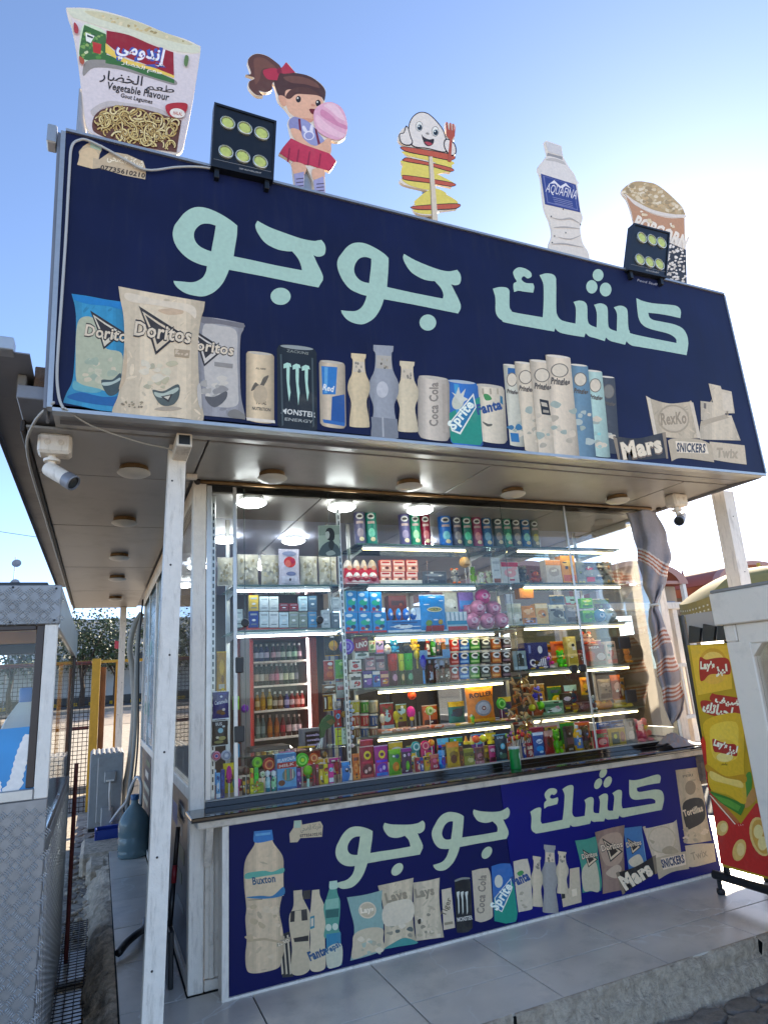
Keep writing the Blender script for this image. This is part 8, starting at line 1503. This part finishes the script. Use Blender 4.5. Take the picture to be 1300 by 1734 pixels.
TREES = [(-1.6, 39.4, 'bushy street tree left of the yellow gate post', 1.05), (.3, 40.0, 'pale leafy street tree behind the thin back post', 1.0), (-5.2, 39.0, 'street tree seen through the booth window beside yellow post', 1.0), (-8.6, 40, 'street tree at the far left, seen through the booth glass', 1.1), (3.4, 33, 'dark street tree seen through the side window of the kiosk', 1.0), (6.5, 37, 'street tree beside the ochre building, seen through kiosk glass', 1.05)]
protos = []
for i, (x, y, lab, s) in enumerate(TREES):
    z = gz(y) + .0
    if i < 2:
        t = thing('street_tree', lab, 'tree', (0, 0, 0), 'trees along the far street'); T, Cn = tree_mesh(20 + i); T.build('trunk', mat('bark_%d' % i, '#4a3c30', .9, noise=.3), t); Cn.build('crown', LEAF, t); protos.append(t)
    else: t = copy_tree(protos[i % 2]); t['label'] = lab
    t.location = (x, y, z); t.rotation_euler = (0, 0, i * 1.3); t.scale = (s, s, s)
m = MB(); fp = onY(194, 1104, 30); m.grid([[(fp.x + a * .06, 30, fp.z + b * .12 + .02 * math.sin(a * 2)) for a in range(4)] for b in range(4)]); m.v = [p + Vector((0, 0, .15)) for p in m.v]; o = m.build('red_flag', mat('flag_red', '#a8343a', .7)); sm_ = o.modifiers.new('thick', 'SOLIDIFY'); sm_.thickness = .01; tag(o, 'small red flag hanging among the trees beside the thin back post', 'flag')
t = thing('antenna_mast', 'thin antenna mast with two small dishes above the booth roof', 'antenna', (-5.6, 40, 1.0)); m = MB(); m.tube([(-5.6, 40, 1.0), (-5.6, 40, 9.9)], .025, 6); m.build('mast', 'fascia', t)
for z in (9.45, 8.25): m = MB(); m.lathe([(.05, .0), (.2, .05), (.26, .10), (.24, .10), (.05, .02)], (-5.5, 39.9, z), 16, Matrix.Rotation(R(75), 3, 'X')); m.build('dish', 'fascia', t, smooth=40)
for a_, b_, lb in (((-14, 36, 12.0), (-2, 39, 10.6), 'upper thin overhead wire crossing the sky above the booth'), ((-14, 36, 8.9), (-3, 39, 7.3), 'lower thin overhead wire crossing the sky above the booth')): cable('wire', lb, [a_, ((a_[0] + b_[0]) / 2, 37.5, (a_[2] + b_[2]) / 2 - .15), b_], .015, 'black')

# ================================================================ RIGHT SIDE
PX = 2.938
t = thing('snack_rack', 'yellow and red crisp display rack with black tube frame at the end of the counter', 'display rack', (PX + .2, -.62, 0))
m = MB(); m.prism([(PX, -.335, .165), (PX, -.98, .165), (PX, -1.0, 1.485), (PX, -.365, 1.50)], (.012, 0, 0)); pn = m.build('side_banner', mat('banner_yellow', '#c9a21c', .45, noise=.1, nscale=9, dirt=.2), t)
def rb(n, a, b, mm='blackmetal', r=.004): m = MB(); m.bbox(a, b, r); return m.build(n, mm, t)
rb('back_upright', (PX + .014, -.345, .10), (PX + .045, -.315, 1.70)); rb('front_upright', (PX + .014, -1.01, .10), (PX + .045, -.98, 1.62)); rb('back_upright', (PX + .40, -.345, .10), (PX + .43, -.315, 1.70)); rb('front_upright', (PX + .40, -1.01, .10), (PX + .43, -.98, 1.62))
m = MB(); m.tube([(PX + .0, -.255, .105), (PX + .0, -1.35, .105)], .026, 10); m.build('base_tube', 'blackmetal', t, smooth=40); m = MB(); m.tube([(PX + .42, -.255, .105), (PX + .42, -1.35, .105)], .026, 10); m.build('base_tube', 'blackmetal', t, smooth=40)
for x in (PX, PX + .42):
    for y in (-.285, -1.3): m = MB(); m.tube([(x, y, .08), (x, y, .03)], .014, 8); m.lathe([(.022, .0), (.026, .012), (.024, .03), (.012, .034)], (x, y, .001), 12); m.build('foot', 'black', t, smooth=40)
for k in range(5): rb('shelf', (PX + .046, -.975, .25 + k * .27), (PX + .399, -.35, .265 + k * .27), 'blackmetal', .003)
for k in range(6):
    y = -.37 - k * .11; m = MB(); m.prism([(PX + .006, y, 1.512), (PX + .006, y - .085, 1.512), (PX + .006, y - .115, 1.60), (PX + .006, y - .03, 1.625)], (.02, 0, 0)); m.build('header_tab', 'black', t)
rb('header_board', (PX + .03, -1.0, 1.51), (PX + .042, -.36, 1.70), mat('header_grey', '#b0a8a0', .5), .003)
for k in range(4):
    for j in range(2): pass
q11 = lambda x, y: (1040 + x / 3.6115, 820 + y / 3.6115); q12 = lambda x, y: (1120 + x / 3.511, 1240 + y / 3.511)
a = Art(PlaneX(PX)); Q = lambda f, s: [f(*p_) for p_ in pts(s)[0]]
a.poly('#d8b838', Q(q11, '460,985 700,985 720,1250 510,1290'), sm=False); a.ell('#c8a030', *q11(605, 1105), 24, 29, -12); a.ell('#e0c868', *q11(603, 1075), 18, 14); a.ell('#d8b048', *q11(605, 1175), 20, 13)
a.poly('#a02820', Q(q11, '520,1062 560,1072 620,1062 680,1062 705,1090 705,1160 640,1160 580,1165 545,1200 522,1190')); LAY = '\ufeb0\ufef4\ufedf'
a.text('#f0ece0', 'Lay\'s', q11(524, 1128), q11(612, 1128), 13, bold=.06); a.text('#f0ece0', LAY, q11(618, 1158), q11(692, 1152), 15, bold=.06)
a.poly('#a02820', Q(q11, '595,1280 620,1285 720,1300 800,1320 800,1370 720,1370 590,1325')); a.poly('#a02820', Q(q11, '525,1345 545,1320 640,1340 740,1370 820,1400 820,1470 700,1440 560,1400'))
a.text('#f0ece0', '\ufed2\ufef4\ufebf\ufe83', q11(612, 1330), q11(790, 1365), 15, bold=.05); a.text('#f0ece0', '\ufeda\ufe97\ufe8e\ufef4\ufea4\ufedf \ufee2\ufecc\ufec3', q11(535, 1385), q11(850, 1455), 17, bold=.05)
a.poly('#b82a24', Q(q12, '232,60 262,70 275,330 400,470 470,545 560,420 640,450 720,900 630,858 350,780 300,420'), sm=False); a.poly('#c8301f', Q(q12, '232,50 246,20 262,60 268,140'), sm=False)
a.poly('#3a7a2a', Q(q12, '275,345 380,380 500,430 470,495 350,420'), sm=False); a.poly('#5a9a3a', Q(q12, '300,370 400,400 470,440 455,470 360,420'), sm=False); a.poly('#b06a3a', Q(q12, '285,370 380,440 460,530 452,545 350,460'), sm=False); a.poly('#e8dcc8', Q(q12, '284,374 290,372 440,545 434,548'), sm=False); a.poly('#4a8a34', Q(q12, '500,260 530,240 535,330 505,390')); a.poly('#b88a4a', Q(q12, '500,400 545,330 560,400 500,450'))
a.poly('#d0b028', Q(q12, '260,-70 470,-110 490,60 488,200 500,420 400,375 290,335 272,200 262,60')); a.poly('#e0c848', Q(q12, '300,-40 440,-60 455,60 440,160 320,160 290,60')); a.poly('#b8901c', Q(q12, '270,190 380,260 490,250 495,300 380,300 275,240')); a.poly('#e0cc70', Q(q12, '290,230 380,270 470,290 480,330 400,310 300,280')); a.ell('#d8bc40', *q12(375, 110), 21, 20); a.ell('#e8d888', *q12(375, 148), 14, 8)
a.poly('#a02820', Q(q12, '302,40 340,52 390,68 440,75 448,140 400,132 340,120 310,110')); a.text('#f0ece0', 'Lay\'s', q12(306, 75), q12(386, 100), 11, bold=.06); a.text('#f0ece0', LAY, q12(388, 116), q12(446, 130), 14, bold=.06); a.text('#5a4a1a', '\ufeee\ufea0\ufee0\ufee3', q12(356, 192), q12(390, 196), 4)
for cx, cy, rx, ry in ((360, 570, 10, 13), (462, 700, 11, 19)): a.ell('#d8b868', *q12(cx, cy), rx, ry, 15); a.ell('#e4cc8c', *q12(cx + 8, cy - 4), rx * .6, ry * .6)
a.ell('#d8c078', *q12(590, 620), 18, 34, -15); a.ell('#c8a048', *q12(594, 620), 15, 30, -15); a.ell('#e8d898', *q12(575, 590), 8, 12); a.ell('#e8d898', *q12(600, 660), 8, 12)
for k in range(3): a.poly('#f0e8e0', Q(q12, '%d,%d %d,%d %d,%d' % (455 + k * 12, 545 + k * 2, 462 + k * 14, 560 - k * 6, 456 + k * 12, 552)), sm=False)
a.build('print', pn)
# white booth at the right edge
WX, WY = 2.60, -.93
t = thing('white_booth', 'white panelled booth with timber inside, cut off by the right edge of view', 'booth', (WX + .5, WY - .8, -.2)); WM = mat('booth_white', '#e6d6c2', .5, noise=.05, nscale=5, dirt=.25, dscale=5)
def wb(n, a, b, mm=WM, r=.006): m = MB(); m.bbox(a, b, r); return m.build(n, mm, t)
wb('cap_board', (WX - .03, WY - 1.7, 1.585), (WX + 1.0, WY + .03, 1.765)); wb('cap_top', (WX - .025, WY - 1.69, 1.7655), (WX + .99, WY + .025, 1.785), mat('cap_grey', '#8a847c', .6)); wb('corner_block', (WX, WY - .075, 1.49), (WX + .06, WY, 1.584)); wb('head_beam', (WX + .002, WY - 1.6, 1.472), (WX + .055, WY - .078, 1.584)); wb('corner_post', (WX, WY - .15, -.2), (WX + .06, WY, 1.4885), WM); wb('far_side', (WX + .061, WY - .05, -.2), (WX + .95, WY - .01, 1.584)); wb('right_side', (WX + .9, WY - 1.6, -.2), (WX + .94, WY - .06, 1.584)); wb('near_post', (WX, WY - 1.6, -.2), (WX + .06, WY - 1.45, 1.47))
m = MB(); m.prism([(WX + .001, WY - .151, 1.4715), (WX + .001, WY - .215, 1.4715), (WX + .001, WY - .151, 1.405)], (.05, 0, 0)); m.build('corner_brace', WM, t)
for k in range(9): wb('timber_plank', (WX + .5, WY - .16 - k * .15, .1), (WX + .52, WY - .02 - k * .15 - .012, 1.55), mat('timber_%d' % k, random.choice(['#7a5636', '#8a6642', '#6a4a30']), .6, noise=.25, nscale=9, aniso=None), .004)
wb('lower_panel', (WX + .01, WY - 1.45, -.2), (WX + .04, WY - .155, .4)); m = MB(); m.box((WX + .02, WY - 1.45, .405), (WX + .025, WY - .155, 1.47)); m.build('window_pane', 'glass', t)
# yellow parasol
UC = Vector((6.4, 1.5, 0)); t = thing('parasol', 'faded yellow parasol with printed valance beyond the crisp rack', 'parasol', (UC.x, UC.y, -.012)); YM = [mat('parasol_%d' % k, c, .85, noise=.08, nscale=10) for k, c in enumerate(('#a08c4c', '#968244'))]
for k in range(8):
    a0, a1 = k * math.pi / 4, (k + 1) * math.pi / 4; m = MB(); G = []
    for i in range(7):
        r_ = .05 + .87 * i / 6; z = 2.39 - .34 * (i / 6) ** 1.9; G.append([UC + Vector((r_ * math.cos(a0 + (a1 - a0) * j / 4), r_ * math.sin(a0 + (a1 - a0) * j / 4), z - .03 * math.sin(math.pi * j / 4) * i / 6)) for j in range(5)])
    m.grid(G); m.grid([[p + Vector((0, 0, -.004)) for p in r_][::-1] for r_ in G]); g_ = m.build('gore', YM[k % 2], t, smooth=True)
    m = MB(); e = G[-1]; m.grid([[p + (p - UC).normalized() * 0 for p in e], [p + Vector((0, 0, -.19 - .015 * (j % 2))) for j, p in enumerate(e)]]); v_ = m.build('valance', YM[(k + 1) % 2], t)
    m = MB(); m.k('#e0d8b8')
    for j in range(12):
        f_ = (j + .5) / 12 * 4; i0 = min(3, int(f_)); p = e[i0].lerp(e[i0 + 1], f_ - i0); tg = (e[i0 + 1] - e[i0]).normalized(); o_ = Vector((p.x - UC.x, p.y - UC.y, 0)).normalized() * .004
        for z in (-.07, -.12): m.add([p + o_ + Vector((0, 0, z)) - tg * .012, p + o_ + Vector((0, 0, z)) + tg * .012, p + o_ + Vector((0, 0, z - .018)) + tg * .012, p + o_ + Vector((0, 0, z - .018)) - tg * .012], [(0, 1, 2, 3)])
    stuff(m.build('valance_print', 'matte', v_))
m = MB(); m.tube([UC + Vector((0, 0, -.012)), UC + Vector((0, 0, 2.44))], .022, 10); m.build('pole', mat('pole_yellow', '#c0a030', .5), t, smooth=40)
# white railing and shade stall
t = thing('white_railing', 'white railing with upright bars behind the tied curtain', 'railing', (6.6, 3.2, -.1))
for z in (.62, 1.30): m = MB(); m.bbox((4.6, 3.18, z), (7.6, 3.22, z + .05), .004); m.build('rail', 'white', t)
for k in range(26): m = MB(); m.bbox((4.65 + k * .115, 3.185, .671), (4.69 + k * .115, 3.215, 1.299), .003); m.build('baluster', 'white', t)
for x in (4.6, 5.6, 6.6, 7.55): m = MB(); m.bbox((x, 3.17, gz(3)), (x + .05, 3.23, .619), .003); m.build('leg', 'white', t)
t = thing('shade_stall', 'white framed stall with olive back cloth between curtain and crisp rack', 'stall', (6.2, 4.4, -.2))
for x in (4.9, 7.0): m = MB(); m.bbox((x, 3.4, -.2), (x + .09, 3.49, 2.12), .004); m.build('post', 'white', t)
m = MB(); m.bbox((4.8, 3.38, 2.121), (7.2, 3.52, 2.22), .006); m.build('roof_beam', 'white', t); m = MB(); m.bbox((4.9, 4.5, .2), (7.0, 4.54, 2.1), .01); m.build('back_cloth', mat('olive_cloth', '#6a6844', .8, noise=.2), t); m = MB(); m.bbox((4.8, 3.5, 2.221), (7.2, 4.6, 2.25), .006); m.build('roof', 'fascia', t); m = MB(); m.bbox((4.95, 4.3, -.2), (6.95, 4.45, .9), .02); m.build('orange_box', mat('orange_panel', '#c87a28', .6, noise=.2), t)
# barrel roofs far right
BR = mat('barrel_roof_red', '#9a5644', .7, noise=.1, nscale=2); BR2 = mat('barrel_rim', '#b08478', .7)
for i, (uc, lab) in enumerate(((1082, 'brown barrel-vaulted roof just behind the tied curtain'), (1276, 'brown barrel-vaulted roof behind the yellow parasol'), (888, 'brown barrel-vaulted roof seen through the kiosk glass'))):
    Y_ = 14; pt = onY(uc, 950, Y_); hw = 2.2; zt = pt.z; zs = zt - .85; t = thing('barrel_roof', lab, 'roof', (pt.x, Y_ + 3, gz(Y_)), 'barrel roofs of the market')
    def arc(r, y): return [Vector((pt.x - r * math.cos(math.pi * k / 24), y, zs + (zt - zs) * (r / hw) * math.sin(math.pi * k / 24))) for k in range(25)]
    m = MB(); m.grid([arc(hw, Y_), arc(hw, Y_ + 7)]); m.grid([arc(hw - .12, Y_ + 7), arc(hw - .12, Y_)]); m.build('vault', BR, t, smooth=True); m = MB(); m.grid([arc(hw + .04, Y_ - .02), arc(hw - .40, Y_ - .02)]); m.grid([arc(hw + .04, Y_ + .3), arc(hw + .04, Y_ - .02)]); m.build('rim', BR2, t, smooth=40)
    for sx in (-1, 1): m = MB(); m.bbox((pt.x + sx * (hw - .15) - .08, Y_, gz(Y_)), (pt.x + sx * (hw - .15) + .08, Y_ + .16, zs), .01); m.build('column', 'white', t)
    m = MB(); m.bbox((pt.x - hw + .1, Y_ + .02, zs), (pt.x + hw - .1, Y_ + .1, zs + .12), .01); m.build('tie_beam', BR2, t)
    m = MB(); m.bbox((pt.x - hw + .1, Y_ + .5, zs - 1.1), (pt.x + hw - .1, Y_ + .55, zs - .02), .01); m.build('awning_panel', mat('awning_%d' % i, '#9a8a78', .8, noise=.1), t)  # flat panel for the roof lattice, its shade put into the tan
    m = MB(); m.bbox((pt.x - hw + .2, Y_ + 5, gz(Y_)), (pt.x + hw - .2, Y_ + 5.1, zs), .01); m.build('rear_screen', mat('screen_%d' % i, '#7a6a5c', .8, noise=.15), t)
p = onY(1174, 972, 14); m = MB(); m.prism([(p.x - .1, 14.5, p.z - .3), (p.x + .12, 14.5, p.z - .3), (p.x + .02, 14.5, p.z + .25)], (0, .05, 0)); tag(m.build('pennant', 'rust'), 'tiny red pennant on the ridge between two barrel roofs', 'pennant')
# tied striped curtain at the kiosk corner
EDGE = [(866, 1060, 1110), (880, 1064, 1118), (900, 1071, 1127), (925, 1076, 1133), (945, 1079, 1135), (970, 1083, 1130), (995, 1089, 1124), (1012, 1097, 1117), (1024, 1100, 1112), (1034, 1098, 1113), (1060, 1099, 1126), (1090, 1104, 1136), (1120, 1109, 1145), (1150, 1115, 1152), (1180, 1121, 1157), (1205, 1126, 1157), (1216, 1129, 1152), (1222, 1131, 1147)]
def lerp_e(v):
    for (a0, b0, c0), (a1, b1, c1) in zip(EDGE, EDGE[1:]):
        if a0 <= v <= a1: k = (v - a0) / (a1 - a0); return b0 + (b1 - b0) * k, c0 + (c1 - c0) * k
    return EDGE[-1][1:]
t = thing('striped_curtain', 'grey cloth curtain with brown and white stripes tied at the kiosk corner', 'curtain', tuple(onY(1130, 1250, .0)))
def cloth(v0, v1, nrow, ncol, name, off=0.0):
    P = []; C = []
    for i in range(nrow + 1):
        v = v0 + (v1 - v0) * i / nrow; uL, uR = lerp_e(min(v, 1222)); wd = (uR - uL); r_ = []
        for j in range(ncol + 1):
            s = j / ncol; y = -.01 - .07 * math.sin(math.pi * s) * (wd / 45) + .020 * math.sin(s * 11 + v * .02) + .009 * math.sin(s * 19 + v * .045 + 1) + .007 * math.sin(v * .11 + s * 7) + off
            r_.append(onY(uL + wd * s + 1.2 * math.sin(v * .13 + s * 5), v + 3 * math.sin(s * 6 + v * .03), y))
            sv = v + 16 * s - 4
            if v < 1030: sv = v - 30 * s
            col = '#918a8c'
            for a_, b_ in ((926, 950), (1074, 1098), (1118, 1143), (1164, 1190)):
                if a_ <= sv <= b_: col = '#d0c6bc' if int((sv - a_) / 3.3) % 2 == 0 else '#a86040'
            C.append(col)
        P.append(r_)
    m = MB(); m.grid(P); m.c = [hx(c) for c in C]; o = m.build(name, mat('cloth', '#888', .85, attr=True, noise=.1, nscale=50, bump=.15, bscale=300), t, smooth=True); s_ = o.modifiers.new('thick', 'SOLIDIFY'); s_.thickness = .003; return o
cloth(866, 1024, 90, 26, 'upper_cloth'); cloth(1026, 1222, 150, 26, 'lower_cloth')
m = MB(); pA, pB = onY(1099, 1025, -.05), onY(1114, 1025, -.05); m.tube([pA, (pA + pB) / 2 + Vector((0, -.03, .004)), pB], .009, 8); m.tube([pB, onY(1118, 1010, -.05), onY(1121, 990, -.06)], .004, 6); m.build('tie_cord', mat('cord', '#cfc8bc', .7), t, smooth=True)
G = []; rr = random.Random(2)
for i in range(13):
    r_ = []
    for j in range(17):
        s, q = j / 16, i / 12; hgt = .075 * math.sin(math.pi * min(1, s * 1.15 + .1)) * math.sin(math.pi * q) ** .7 * (1.15 - s * .7); r_.append((2.98 + s * .33, -.06 + q * .16, .827 + hgt * (1 + .35 * math.sin(s * 17 + q * 8)) + .004))
    G.append(r_)
m = MB(); m.grid(G); m.c = [hx('#8a8486' if (k * 5 + k // 17) % 4 else '#a08478') for k in range(len(m.v))]; o = m.build('cloth_heap', 'matte', t, smooth=True)
m = MB(); m.bbox((3.22, -.02, .56), (3.40, .10, .74), .03); tag(m.build('cloth_bundle', mat('bundle', '#7a6c62', .9, noise=.3, bump=.6, bscale=40)), 'crumpled cloth bundle tucked under the counter end by the crisp rack', 'bundle')
m = MB(); m.ball((2.96, -.78, .012), .014, 6, (1.2, 1, .8)); tag(m.build('paper_scrap', mat('scrap', '#d8d4cc', .8)), 'small white crumpled scrap lying on the tile edge', 'scrap')
